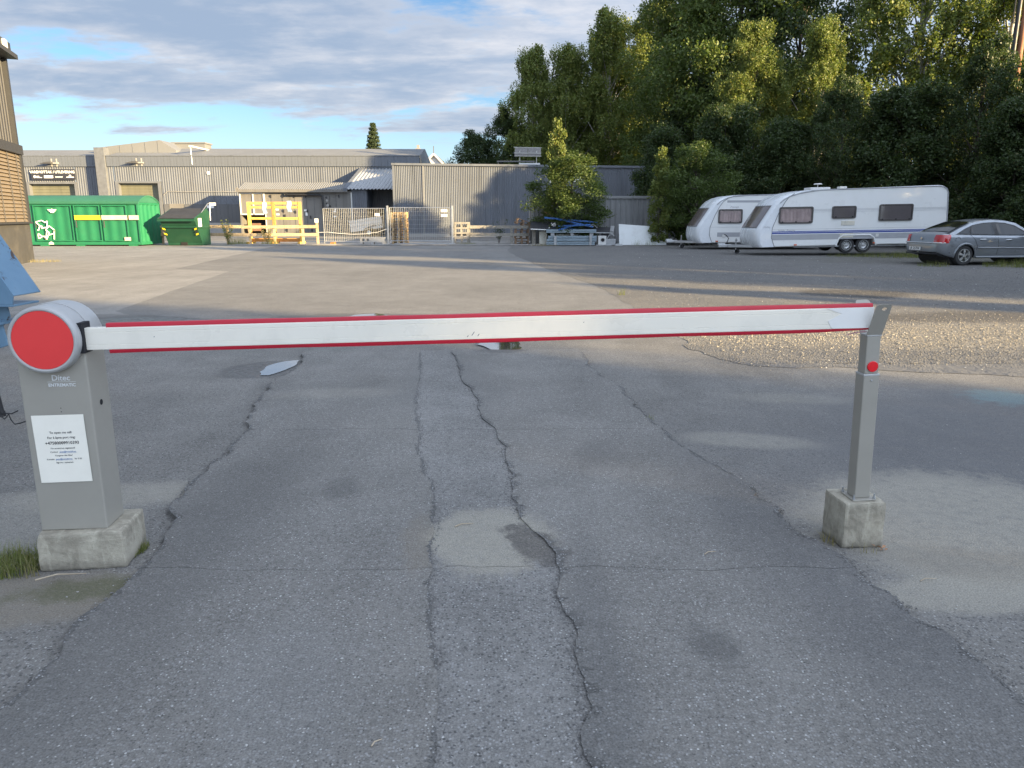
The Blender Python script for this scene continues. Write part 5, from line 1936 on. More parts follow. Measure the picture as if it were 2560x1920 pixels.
rs = thing('roof_sheet', 'black ribbed roofing sheet with a pale edge, left on the scrap pile', 'roof sheet', (0, 0, 0), group='scrap pile by the container')
ribbed_sheet(1.02, 2.62, 40.9, 42.0, 0.90, 1.28, 4, -0.05).build('sheet', 'roof_black', rs)
MB().beam((1.0, 40.88, 0.87), (2.6, 40.88, 0.80), 0.03, 0.05).build('edge', 'white_mark', rs)
MB().b2(1.1, 41.6, 0.01, 1.3, 42.0, 1.1).build('prop', 'timber_grey', rs)
MB().b2(2.2, 41.85, 0.01, 2.35, 42.0, 1.1).build('prop', 'timber_grey', rs)
rs2 = thing('roof_sheet', 'black sheet with silver end cap, right side of the scrap pile', 'roof sheet', (0, 0, 0), group='scrap pile by the container')
ribbed_sheet(2.7, 5.45, 41.0, 41.7, 0.72, 0.98, 3, -0.02).build('sheet', 'roof_black', rs2)
MB().beam((5.40, 40.95, 0.72), (5.55, 41.75, 1.0), 0.2, 0.06).build('end_cap', 'galv', rs2)
MB().beam((2.75, 40.98, 0.70), (5.5, 40.98, 0.66), 0.03, 0.04).build('edge', 'galv', rs2)
MB().b2(4.9, 41.2, 0.01, 5.3, 41.6, 0.72).build('prop', 'roof_black', rs2)
for i, (p, q, lb) in enumerate((((1.75, 41.1, 1.47), (4.65, 41.2, 1.22), 'long blue steel beam lying highest on the scrap pile'), ((2.35, 40.95, 1.42), (4.4, 41.05, 0.98), 'blue steel beam sloping down to the right across the pile'),
                              ((2.5, 41.0, 1.02), (4.25, 40.95, 1.10), 'nearly level blue steel beam in the middle of the pile'), ((2.5, 40.8, 0.82), (3.7, 41.0, 1.16), 'short blue steel beam rising to the right above the rails'),
                              ((2.2, 41.2, 0.93), (3.9, 41.2, 0.80), 'low blue steel beam just above the galvanised rails'))):
    b_e = thing('steel_beam', lb, 'beam', (0, 0, 0), group='blue beams on the scrap pile')
    MB().beam(p, q, 0.10, 0.085).build('web', 'blue_steel', b_e, bevel=0.006)
    p2, q2 = Vector(p), Vector(q)
    for t in (0.15, 0.85):
        c_ = p2.lerp(q2, t)
        MB().box(c_.x, c_.y - 0.055, c_.z, 0.10, 0.012, 0.10).build('plate', 'blue_steel', b_e)
m = MB()
rows = [[(2.72 + 0.40 * t + 0.0, 40.95 + 0.25 * s_, 1.36 + 0.16 * math.sin(math.pi * min(1, t * 0.8 + 0.1)) + 0.02 * s_) for t in np.linspace(0, 1, 8)] for s_ in (0, 0.3, 0.6, 1)]
m.grid(rows)
m.grid([[(x, y, z - 0.05) for x, y, z in r] for r in rows])
for i in range(7):
    pass
scrap('foam_piece', 'tan bent foam piece on top of the scrap pile', 'foam', m, 'tan_foam', smooth='all')
m = MB()
rg = random.Random(2)
for i in range(7):
    p = Vector((2.15 + rg.uniform(-0.15, 0.2), 40.85, 1.05 + rg.uniform(-0.1, 0.15)))
    m.tube([p, p + Vector((rg.uniform(-0.2, 0.2), 0.05, rg.uniform(-0.12, 0.1)))], 0.03, 6)
scrap('plastic_tangle', 'white crumpled plastic lying on the black roofing sheet', 'plastic', m, 'white_paint')
m = MB()
m.tube([(4.2, 41.0, 1.0), (4.35, 41.0, 1.12), (4.5, 41.0, 1.05), (4.62, 41.0, 0.92)], 0.02, 6)
m.tube([(3.95, 41.0, 1.02), (4.2, 41.0, 1.10), (4.45, 41.0, 1.0)], 0.015, 6)
scrap('bent_pipe', 'thin bent grey pipe ends right on the scrap pile', 'pipe', m, 'galv')
m = MB()
m.tube([(5.15, 40.95, 0.30), (5.25, 40.95, 0.52), (5.42, 40.95, 0.60), (5.55, 40.95, 0.5)], 0.03, 6)
m.b2(5.12, 40.9, 0.02, 5.62, 41.3, 0.34)
scrap('appliance', 'grey appliance with a black hose beside the white box', 'appliance', m, 'galv_dull', 0.02)
wp = thing('sheet_panel', 'large white sheet panel leaning against the container right of the scrap', 'panel', (0, 0, 0))
m = MB()
m.add([(5.86, 41.12, 0.013), (8.42, 41.12, 0.013), (8.40, 41.42, 0.96), (5.84, 41.46, 1.13), (5.86, 41.16, 0.013), (8.42, 41.16, 0.013), (8.40, 41.46, 0.96), (5.84, 41.50, 1.13)],
      [(0, 1, 2, 3), (7, 6, 5, 4), (0, 4, 5, 1), (1, 5, 6, 2), (2, 6, 7, 3), (3, 7, 4, 0)])
m.build('sheet', 'white_panel', wp)
for px in (6.3, 7.9):
    MB().beam((px, 41.5, 0.9), (px, 41.9, 0.013), 0.05, 0.05).build('prop', 'timber_grey', wp)
m = MB()
m.prism([(5.55, 0.0), (5.95, 0.0), (5.92, 0.10), (5.82, 0.07), (5.72, 0.12), (5.60, 0.08)], 'y', 40.5, 40.72)
scrap('tin_scrap', 'small white crumpled tin on the ground before the white sheet', 'scrap metal', m, 'galv', 0.004)

# ------------------------------------------------------------------ caravans
pmat('caravan_white', (0.76, 0.77, 0.76), 0.32, 0.0, 0.03, 1.0, bump=0.05, bs=90, dirt=0.14, ds=1.1, dirtc=(0.52, 0.52, 0.46))
pmat('caravan_front', (0.72, 0.75, 0.78), 0.25, 0.0, 0.03, 1.0, dirt=0.14, ds=1.3, dirtc=(0.50, 0.52, 0.50))
pmat('caravan_grey', (0.36, 0.37, 0.39), 0.45, var=0.06)
pmat('caravan_blue', (0.025, 0.06, 0.30), 0.4, var=0.06)
pmat('caravan_trim', (0.17, 0.17, 0.18), 0.5)
pmat('window_frame', (0.075, 0.068, 0.065), 0.45)
pmat('curtain', (0.58, 0.54, 0.54), 0.9, var=0.25, vs=4)
pmat('curtain_dark', (0.13, 0.115, 0.115), 0.9, var=0.2, vs=3)
glass_mat('acrylic', (0.80, 0.74, 0.73))
pmat('front_pane', (0.16, 0.13, 0.125), 0.12, 0.0, 0.12, 1.2, spec=0.7)
pmat('lamp_orange', (0.55, 0.09, 0.01), 0.3)
pmat('rim_silver', (0.55, 0.56, 0.56), 0.32, 0.7, 0.08, 6)
pmat('underbody', (0.035, 0.034, 0.033), 0.8)


def offset_profile(pr, d):
    """move a closed (u,z) outline inwards by d"""
    n = len(pr)
    area = sum(pr[i][0] * pr[(i + 1) % n][1] - pr[(i + 1) % n][0] * pr[i][1] for i in range(n))
    sg_ = 1 if area > 0 else -1
    out = []
    for i in range(n):
        a, b, c = Vector(pr[i - 1]), Vector(pr[i]), Vector(pr[(i + 1) % n])
        e1, e2_ = (b - a).normalized(), (c - b).normalized()
        n1 = Vector((-e1.y, e1.x)) * sg_
        n2 = Vector((-e2_.y, e2_.x)) * sg_
        nn = (n1 + n2)
        if nn.length < 1e-6:
            nn = n1
        nn.normalize()
        out.append((b.x + nn.x * d, b.y + nn.y * d))
    return out


def smooth_closed(pts, keep=()):
    return pts


def rounded_rect(x0, z0, x1, z1, r, n=4):
    out = []
    for cx_, cz_, a0 in ((x1 - r, z0 + r, -90), (x1 - r, z1 - r, 0), (x0 + r, z1 - r, 90), (x0 + r, z0 + r, 180)):
        for k in range(n + 1):
            a = R(a0 + 90 * k / n)
            out.append((cx_ + r * math.cos(a), cz_ + r * math.sin(a)))
    return out


def wheel(parent, x, y, r, wd, name='wheel', spokes=0, side=-1, rim='rim_silver'):
    """tyre with shaped shoulder, rim dish and holes; axis along y, outer face towards side"""
    o = MB()
    Mx = Matrix.Translation((x, y, r)) @ Matrix(((1, 0, 0, 0), (0, 0, side, 0), (0, 1, 0, 0), (0, 0, 0, 1)))
    rr = r * 0.64
    o.lathe([(rr, -wd), (r * 0.93, -wd), (r, -wd * 0.85), (r, -wd * 0.15), (r * 0.93, 0.0), (r * 0.78, 0.008), (rr, -0.004), (rr * 0.98, -0.03)], 28, Mx)
    ty = o.build(name, 'tyre', parent, smooth=35)
    o = MB()
    o.lathe([(rr * 1.02, -0.03), (rr * 1.02, 0.004), (rr * 0.93, 0.004), (rr * 0.88, -0.03), (rr * 0.85, -0.05)], 28, Mx)
    o.build('rim', rim, ty, smooth=35)
    o = MB()
    if spokes:
        for k in range(spokes):
            a = 2 * math.pi * k / spokes + 0.3
            for s_ in (-1, 1):
                a2 = a + s_ * 0.13
                pts = [(0.16 * rr * math.cos(a), 0.16 * rr * math.sin(a), 0.0), (0.9 * rr * math.cos(a2), 0.9 * rr * math.sin(a2), -0.012)]
                p, q = [Mx @ Vector(v) for v in pts]
                o.beam(p, q, 0.036, 0.02, up=(0, 1, 0))
        o.lathe([(0.24 * rr, -0.02), (0.24 * rr, 0.008), (0.05 * rr, 0.012)], 16, Mx)
        o.build('spoke_set', rim, ty)
        o = MB()
        o.lathe([(rr * 0.86, -0.055), (0.02, -0.055)], 24, Mx)
        o.build('brake_disc', 'underbody', ty)
    else:
        o.lathe([(rr * 0.86, -0.045), (rr * 0.62, -0.005), (rr * 0.32, -0.015), (rr * 0.30, 0.012), (0.02, 0.016)], 24, Mx)
        o.build('wheel_dish', rim, ty, smooth=30)
        for k in range(10):
            a = 2 * math.pi * k / 10
            p = Mx @ Vector((0.66 * rr * math.cos(a), 0.66 * rr * math.sin(a), -0.006))
            q = p + Vector((0, side * 0.006, 0))
            MB().cyl(p, q, rr * 0.085, n=8).build('vent_hole', 'underbody', ty)
    return ty


def caravan_window(parent, u0, z0, u1, z1, curtain=True):
    w_ = MB()
    out = rounded_rect(u0, z0, u1, z1, 0.07)
    inn = rounded_rect(u0 + 0.055, z0 + 0.055, u1 - 0.055, z1 - 0.055, 0.05)
    n_ = len(out)
    vs = [(x, 0.0, z) for x, z in out] + [(x, -0.045, z) for x, z in out] + [(x, -0.045, z) for x, z in inn] + [(x, 0.0, z) for x, z in inn]
    fs = []
    for i in range(n_):
        j = (i + 1) % n_
        fs += [(i, j, n_ + j, n_ + i), (n_ + i, n_ + j, 2 * n_ + j, 2 * n_ + i), (2 * n_ + i, 2 * n_ + j, 3 * n_ + j, 3 * n_ + i)]
    w_.add(vs, fs)
    f = w_.build('window', 'window_frame', parent)
    p_ = MB()
    p_.add([(x, -0.034, z) for x, z in inn], [tuple(range(n_))])
    p_.build('pane', 'acrylic', f)
    c_ = MB()
    nn = 40
    xs = np.linspace(u0 + 0.04, u1 - 0.04, nn)
    if curtain:
        row = lambda z: [(x, -0.014 + 0.009 * math.sin(i * 1.35 + 0.6 * math.sin(i * 0.37)), z) for i, x in enumerate(xs)]
    else:
        row = lambda z: [(x, -0.012, z) for x in xs]
    c_.grid([row(z0 + 0.04), row(z1 - 0.04 - (0.05 if curtain else 0.0))])
    c_.build('curtain' if curtain else 'blind', 'curtain' if curtain else 'caravan_grey', f, fix=False)
    for t in ((0.1, 0.5, 0.9) if u1 - u0 > 1.0 else (0.15, 0.85)):
        xx = u0 + (u1 - u0) * t
        MB().b2(xx - 0.03, -0.06, z0 + 0.04, xx + 0.03, -0.045, z0 + 0.085).build('catch', 'black_plastic', f)
    return f


def make_caravan(label, loc, tilt, Lc, windows, axles, stripes, big):
    cv_ = thing('caravan', label, 'caravan', loc, rot=(0, R(tilt), 0), group='parked caravans')
    Wc = 2.28
    front = [(0.15, 0.28), (0.05, 0.42), (0.01, 0.58), (0.0, 0.74), (0.015, 0.88), (0.05, 0.98), (0.09, 1.05), (0.36, 1.48), (0.62, 1.88), (0.72, 2.01), (0.86, 2.13), (1.08, 2.25), (1.5, 2.37), (1.95, 2.44), (2.4, 2.475)]
    if not big:
        front = [(0.15, 0.28), (0.05, 0.42), (0.01, 0.58), (0.0, 0.74), (0.015, 0.90), (0.05, 1.02), (0.09, 1.10), (0.36, 1.52), (0.60, 1.88), (0.74, 2.06), (0.92, 2.22), (1.18, 2.35), (1.5, 2.43), (1.9, 2.465), (2.4, 2.475)]
    rear = [(Lc - 0.45, 2.55), (Lc - 0.27, 2.52), (Lc - 0.14, 2.44), (Lc - 0.06, 2.30), (Lc, 1.3), (Lc - 0.03, 0.5), (Lc - 0.06, 0.31)]
    a0, a1 = axles[0] - 0.40, axles[-1] + 0.40
    arch = [(a1 + 0.06, 0.31), (a1, 0.34), (a1 - 0.06, 0.56), (a1 - 0.20, 0.67), (a0 + 0.20, 0.67), (a0 + 0.06, 0.56), (a0, 0.34), (a0 - 0.06, 0.30)]
    front_body = [((u + 0.215, z) if i < 12 else (u, z - 0.022)) for i, (u, z) in enumerate(front)]
    prof_ = front_body + rear + arch
    rows = []
    for y_, ins in ((0.0, 0.045), (0.012, 0.018), (0.04, 0.0), (Wc - 0.04, 0.0), (Wc - 0.012, 0.018), (Wc, 0.045)):
        rows.append([(u, y_, z) for u, z in offset_profile(prof_, ins)])
    m = MB()
    m.grid(rows, close=True)
    n_ = len(prof_)
    m.add(rows[0], [tuple(range(n_))])
    m.add(rows[-1], [tuple(range(n_))])
    m.build('body', 'caravan_white', cv_, smooth=30)
    # moulded front cap, a shell just proud of the body
    nf = 15
    fr = [(u - 0.012, z) for u, z in front[:nf]]
    YS = [-0.008, 0.012, 0.045, 0.10, 0.19, 0.35, 0.65, Wc / 2, Wc - 0.65, Wc - 0.35, Wc - 0.19, Wc - 0.10, Wc - 0.045, Wc - 0.012, Wc + 0.008]
    IN = [0.20, 0.145, 0.10, 0.062, 0.03, 0.005, -0.025, -0.04, -0.025, 0.005, 0.03, 0.062, 0.10, 0.145, 0.20]
    cap_in = lambda y_: float(np.interp(y_, YS, IN))
    rows = []
    for y_, ins in zip(YS, IN):
        rows.append([(u + ins, y_, z) for u, z in fr])
    m = MB()
    m.grid(rows)
    m.build('front_cap', 'caravan_front', cv_, smooth=50)
    m = MB()
    side = [(u + 0.185, z) for u, z in fr[:12]] + [(1.45, 2.32), (1.22, 2.17), (1.08, 1.98), (0.86, 1.55), (0.66, 1.02), (0.64, 0.65), (0.78, 0.29)]
    m.prism(side, 'y', -0.008, -0.001)
    m.build('front_side_panel', 'caravan_front', cv_)
    m = MB()
    seam = [(1.45, 2.33), (1.22, 2.17), (1.08, 1.98), (0.86, 1.55), (0.66, 1.02), (0.64, 0.65), (0.78, 0.29)]
    m.tube([(u, -0.012, z) for u, z in seam], 0.012, 5)
    m.build('seam', 'caravan_trim', cv_)
    # front window
    zb, zt = (1.06, 1.86)
    fu = lambda z: np.interp(z, [p[1] for p in front], [p[0] for p in front])
    m = MB()
    rws = []
    WY = (0.17, 0.26, 0.45, 0.8, Wc / 2, Wc - 0.8, Wc - 0.45, Wc - 0.26, Wc - 0.17)
    for z in np.linspace(zb, zt, 6):
        rws.append([(float(fu(z)) - 0.030 + cap_in(y_), y_, float(z)) for y_ in WY])
    m.grid(rws)
    fw = m.build('front_window', 'front_pane', cv_, smooth='all')
    m = MB()
    for z in (zb - 0.02, zt + 0.02):
        m.tube([(float(fu(z)) - 0.024 + cap_in(y_), y_, z) for y_ in WY], 0.014, 5)
    m.build('window_rubber', 'caravan_trim', fw)
    for (u0, z0, u1, z1, cu_) in windows:
        caravan_window(cv_, u0, z0, u1, z1, cu_)
    # roof edge trim
    m = MB()
    tops = [(p[0] + 0.19, p[1]) for p in front[9:13]] + front[14:] + [(Lc - 0.45, 2.55), (Lc - 0.27, 2.52), (Lc - 0.14, 2.44), (Lc - 0.07, 2.30), (Lc - 0.01, 1.3), (Lc - 0.04, 0.5)]
    m.tube([(u, -0.006, z - 0.035) for u, z in tops], 0.022, 6)
    m.build('edge_trim', 'caravan_grey', cv_, smooth=True)
    for (z0, z1, u0, mt) in stripes:
        m = MB()
        m.b2(u0 + (0.06 if z0 < 1.3 else 0.25), -0.006, z0, Lc - 0.08, 0.0, z1)
        m.build('stripe', mt, cv_)
    # running gear
    for ax in axles:
        wheel(cv_, ax, 0.06, 0.305, 0.2)
        wheel(cv_, ax, Wc - 0.06, 0.305, 0.2, side=1)
    m = MB()
    m.b2(a0 - 0.0, 0.45, 0.3, a1, Wc - 0.45, 0.66)
    m.b2(0.5, 0.35, 0.24, Lc - 0.4, 0.45, 0.30)
    m.b2(0.5, Wc - 0.45, 0.24, Lc - 0.4, Wc - 0.35, 0.30)
    m.build('underframe', 'underbody', cv_)
    m = MB()
    pa = [(a1 + 0.05, 0.30), (a1 + 0.02, 0.40), (a1 - 0.05, 0.59), (a1 - 0.2, 0.70), (a0 + 0.2, 0.70), (a0 + 0.05, 0.59), (a0 - 0.02, 0.40), (a0 - 0.05, 0.30)]
    m.tube([(u, -0.01, z) for u, z in pa], 0.03, 6)
    m.build('wheel_arch', 'caravan_white', cv_, smooth=True)
    for s in (-1, 1):
        MB().beam((0.6, Wc / 2 + s * 0.75, 0.30), (-0.75, Wc / 2 + s * 0.08, 0.32), 0.07, 0.10).build('drawbar', 'galv', cv_)
    m = MB()
    m.b2(-1.12, Wc / 2 - 0.06, 0.27, -0.62, Wc / 2 + 0.06, 0.38)
    m.b2(-1.15, Wc / 2 - 0.05, 0.36, -0.85, Wc / 2 + 0.05, 0.44)
    hb = m.build('coupling', 'galv', cv_, bevel=0.012)
    MB().tube([(-0.80, Wc / 2 - 0.02, 0.4), (-0.72, Wc / 2 - 0.02, 0.62), (-0.82, Wc / 2 - 0.02, 0.74), (-0.90, Wc / 2 - 0.02, 0.78)], 0.018, 6).build('brake_lever', 'black_plastic', hb)
    m = MB()
    m.cyl((-0.45, Wc / 2 - 0.16, 0.12), (-0.45, Wc / 2 - 0.16, 0.62), 0.025, n=8)
    m.b2(-0.52, Wc / 2 - 0.2, 0.08, -0.38, Wc / 2 - 0.12, 0.14)
    jk = m.build('jockey_stem', 'galv', cv_)
    MB().cyl((-0.40, Wc / 2 - 0.12, 0.10), (-0.40, Wc / 2 - 0.20, 0.10), 0.10, n=14).build('jockey_wheel', 'tyre', jk)
    MB().b2(1.6, 0.1, 0.245, Lc - 0.5, 0.16, 0.30).build('side_skirt', 'galv_dull', cv_)
    return cv_


KV = make_caravan('near white caravan with blue side stripes and twin axle', (9.60, 29.78, 0.045), -1.0, 7.5,
                  [(0.89, 1.18, 2.22, 1.82, True), (2.96, 1.34, 3.90, 1.82, False), (4.80, 1.22, 6.12, 1.86, False)], [3.66, 4.33],
                  [(0.855, 0.885, 0.56, 'caravan_blue'), (0.79, 0.838, 0.56, 'caravan_blue'), (0.55, 0.76, 0.60, 'caravan_grey'), (1.655, 1.665, 0.72, 'caravan_grey'), (1.70, 1.708, 0.72, 'caravan_grey'), (1.605, 1.612, 0.72, 'caravan_grey'), (0.955, 0.962, 0.56, 'caravan_grey')], True)
for (u0, z0, u1, z1) in ((3.35, 1.08, 3.88, 1.25), (3.33, 0.60, 3.86, 0.79)):
    MB().b2(u0, -0.02, z0, u1, 0.0, z1).build('vent_cover', 'cream_panel', KV, bevel=0.006)
MB().b2(4.74, -0.018, 0.62, 4.86, 0.0, 0.73).build('socket_flap', 'white_paint', KV)
MB().b2(1.55, -0.02, 0.33, 1.66, 0.0, 0.38).build('marker_lamp', 'lamp_orange', KV)
MB().b2(4.66, -0.02, 0.36, 4.77, 0.0, 0.41).build('marker_lamp', 'lamp_orange', KV)
m = MB()
m.b2(2.25, 0.5, 2.46, 3.05, 1.2, 2.56)
m.build('roof_hatch', 'white_paint', KV, bevel=0.03)
m = MB()
m.b2(3.45, 0.6, 2.50, 3.75, 0.9, 2.58)
m.build('roof_hatch', 'white_paint', KV, bevel=0.03)
m = MB()
m.cyl((2.65, 0.8, 2.55), (2.65, 0.8, 2.72), 0.02, n=8)
m.cyl((2.65, 0.8, 2.68), (2.65, 0.8, 2.72), 0.17, 0.13, n=16)
m.build('antenna', 'white_paint', KV)
text_mesh('lettering', 'Hobby  Prestige', 0.105, 'caravan_grey', KV, face_at(1.22, -0.008, 0.915), shear=0.2)
text_mesh('lettering', 'Hobby', 0.10, 'caravan_grey', KV, face_at(0.44, -0.012, 1.06), shear=0.2)

KV2 = make_caravan('far white caravan with a grey side band, half hidden by the near one', (8.62, 35.45, 0.03), -0.3, 6.4,
                   [(1.02, 1.18, 2.14, 1.82, True), (3.4, 1.2, 4.5, 1.8, True)], [3.6],
                   [(0.56, 0.76, 0.95, 'caravan_grey'), (2.12, 2.22, 1.15, 'caravan_grey'), (1.0, 1.008, 0.62, 'caravan_grey')], False)
MB().b2(1.25, -0.02, 0.52, 1.40, 0.0, 0.66).build('socket_flap', 'white_paint', KV2)
MB().cyl((1.92, -0.012, 0.40), (1.92, 0.0, 0.40), 0.05, n=12).build('water_filler', 'black_plastic', KV2)
MB().b2(0.95, -0.02, 0.33, 1.06, 0.0, 0.38).build('marker_lamp', 'lamp_orange', KV2)
text_mesh('lettering', 'Prestige', 0.12, 'caravan_grey', KV2, face_at(1.75, -0.008, 1.92), shear=0.25)
o = text_mesh('lettering', 'Hobby', 0.17, 'caravan_grey', KV2, Matrix.Translation((0.685, 1.14, 2.03)) @ Matrix.Rotation(R(-90), 4, 'Z') @ Matrix.Rotation(R(52), 4, 'X'), shear=0.2)

# ------------------------------------------------------------------ parked car
pmat('car_paint', (0.225, 0.243, 0.265), 0.34, 0.55, 0.05, 1.5, coat=0.8, dirt=0.15, ds=2.0, dirtc=(0.20, 0.20, 0.19))
pmat('car_glass', (0.010, 0.011, 0.012), 0.04, 0.0, 0.02, 1, spec=0.4)
pmat('car_black', (0.018, 0.018, 0.019), 0.5)
pmat('car_lamp_red', (0.42, 0.008, 0.012), 0.15, 0.0, 0.25, 30, coat=0.8)
pmat('lamp_clear', (0.60, 0.58, 0.56), 0.15, coat=0.6)
pmat('chrome', (0.62, 0.62, 0.62), 0.18, 0.9, 0.03)

CAR = thing('car', 'silver-grey hatchback car parked at the right edge below the bushes', 'car', (13.25, 24.42, 0), R(9))
US = np.concatenate([np.linspace(0.0, 0.3, 8), np.linspace(0.33, 4.3, 130), np.linspace(4.33, 4.6, 8)])
TOP_U = [0.0, 0.03, 0.10, 0.16, 0.40, 3.35, 3.7, 4.2, 4.45, 4.6]
TOP_Z = [0.60, 0.86, 0.985, 1.01, 0.985, 0.935, 0.90, 0.80, 0.70, 0.52]
def half_w(u):
    return float(np.interp(u, [0, 0.04, 0.12, 0.3, 0.8, 2.3, 3.6, 4.2, 4.45, 4.6], [0.60, 0.74, 0.83, 0.875, 0.895, 0.90, 0.885, 0.82, 0.72, 0.5]))
SEC = [(0.60, 0.0), (0.93, 0.02), (0.965, 0.10), (0.985, 0.22), (1.0, 0.42), (1.0, 0.55), (0.985, 0.72), (0.965, 0.86), (0.935, 0.94), (0.87, 0.985), (0.70, 1.0), (0.35, 1.01), (0.0, 1.015)]
def side_y(u, z):
    """half width of the lower body at height z"""
    zt = float(np.interp(u, TOP_U, TOP_Z))
    zb_ = bot_z(u)
    t = (z - zb_) / (zt - zb_)
    return half_w(u) * float(np.interp(t, [s[1] for s in SEC[:-1]], [s[0] for s in SEC[:-1]]))
def bot_z(u):
    return float(np.interp(u, [0, 0.25, 0.6, 3.9, 4.4, 4.6], [0.42, 0.30, 0.22, 0.20, 0.22, 0.30]))
AXL = (0.90, 3.60)
RA = 0.365
verts, faces = [], []
cols_ = 2 * len(SEC) - 1
# finer section for clean arches
tt = np.concatenate([np.linspace(0, 0.9, 26), [0.93, 0.955, 0.975, 0.99, 1.0]])
SECF = [(float(np.interp(t, [s[1] for s in SEC[:-2]], [s[0] for s in SEC[:-2]])), float(t)) for t in tt[:-1]] + [(0.70, 1.0), (0.35, 1.01), (0.0, 1.015)]
rows = []
for u in US:
    zt, zb_, hw = float(np.interp(u, TOP_U, TOP_Z)), bot_z(u), half_w(u)
    half = [(s * hw, zb_ + t * (zt - zb_)) for s, t in SECF]
    rows.append([(u, -y, z) for y, z in half] + [(u, y, z) for y, z in half[-2::-1]])
nC = len(rows[0])
V = [p for r_ in rows for p in r_]
Fc = []
for j in range(len(rows) - 1):
    for i in range(nC - 1):
        a = [V[j * nC + i], V[j * nC + i + 1], V[(j + 1) * nC + i + 1], V[(j + 1) * nC + i]]
        c_ = [sum(p[k] for p in a) / 4 for k in range(3)]
        cut = any(math.hypot(c_[0] - ax, c_[2] - 0.315) < RA and abs(c_[1]) > 0.3 for ax in AXL)
        if not cut:
            Fc.append((j * nC + i, j * nC + i + 1, (j + 1) * nC + i + 1, (j + 1) * nC + i))
Fc.append(tuple(range(nC)))
Fc.append(tuple(range((len(rows) - 1) * nC, len(rows) * nC)))
m = MB()
m.v, m.f = V, Fc
m.build('body', 'car_paint', CAR, smooth=32)
# cabin
ROOF_U = [0.38, 0.75, 1.2, 1.55, 2.0, 2.4, 2.8, 3.42]
ROOF_Z = [0.995, 1.17, 1.335, 1.405, 1.435, 1.42, 1.34, 0.96]
def cabin_half(u, z):
    zr = float(np.interp(u, ROOF_U, ROOF_Z))
    lo = side_y(u, 0.9) - 0.045
    hi = lo - 0.24 * min(1, max(0, (zr - 0.93) / 0.5))
    t = min(1, max(0, (z - 0.93) / max(zr - 0.93, 0.02)))
    return lo + (hi - lo) * t ** 1.15
rows = []
for u in np.linspace(0.38, 3.42, 60):
    zr = float(np.interp(u, ROOF_U, ROOF_Z))
    pts = []
    for t in (0, 0.25, 0.5, 0.72, 0.86, 0.94):
        z = 0.90 + t * (zr - 0.90)
        pts.append((cabin_half(u, z), z))
    hw = pts[-1][0]
    pts += [(hw * 0.93, zr - 0.018 * (zr > 1.0)), (hw * 0.78, zr), (hw * 0.4, zr + 0.015), (0.0, zr + 0.02)]
    rows.append([(u, -y, z) for y, z in pts] + [(u, y, z) for y, z in pts[-2::-1]])
m = MB()
m.grid(rows)
m.build('cabin', 'car_paint', CAR, smooth=40)


def side_patch(name, mat, poly, off=0.006, s=-1, parent=None, low=False, nsub=8):
    """polygon in (u,z) laid on the car's flank, following its curve"""
    bm = bmesh.new()
    vs = []
    P2 = []
    for a, b in zip(poly, poly[1:] + poly[:1]):
        for k in range(nsub):
            P2.append((a[0] + (b[0] - a[0]) * k / nsub, a[1] + (b[1] - a[1]) * k / nsub))
    for u, z in P2:
        y = (side_y(u, z) if low else cabin_half(u, z)) + off
        vs.append(bm.verts.new((u, s * y, z)))
    bm.faces.new(vs)
    bmesh.ops.triangulate(bm, faces=bm.faces[:])
    me = bpy.data.meshes.new(name)
    bm.to_mesh(me)
    bm.free()
    me.materials.append(MATS[mat])
    o = bpy.data.objects.new(name, me)
    col.objects.link(o)
    o.parent = parent or CAR
    return o


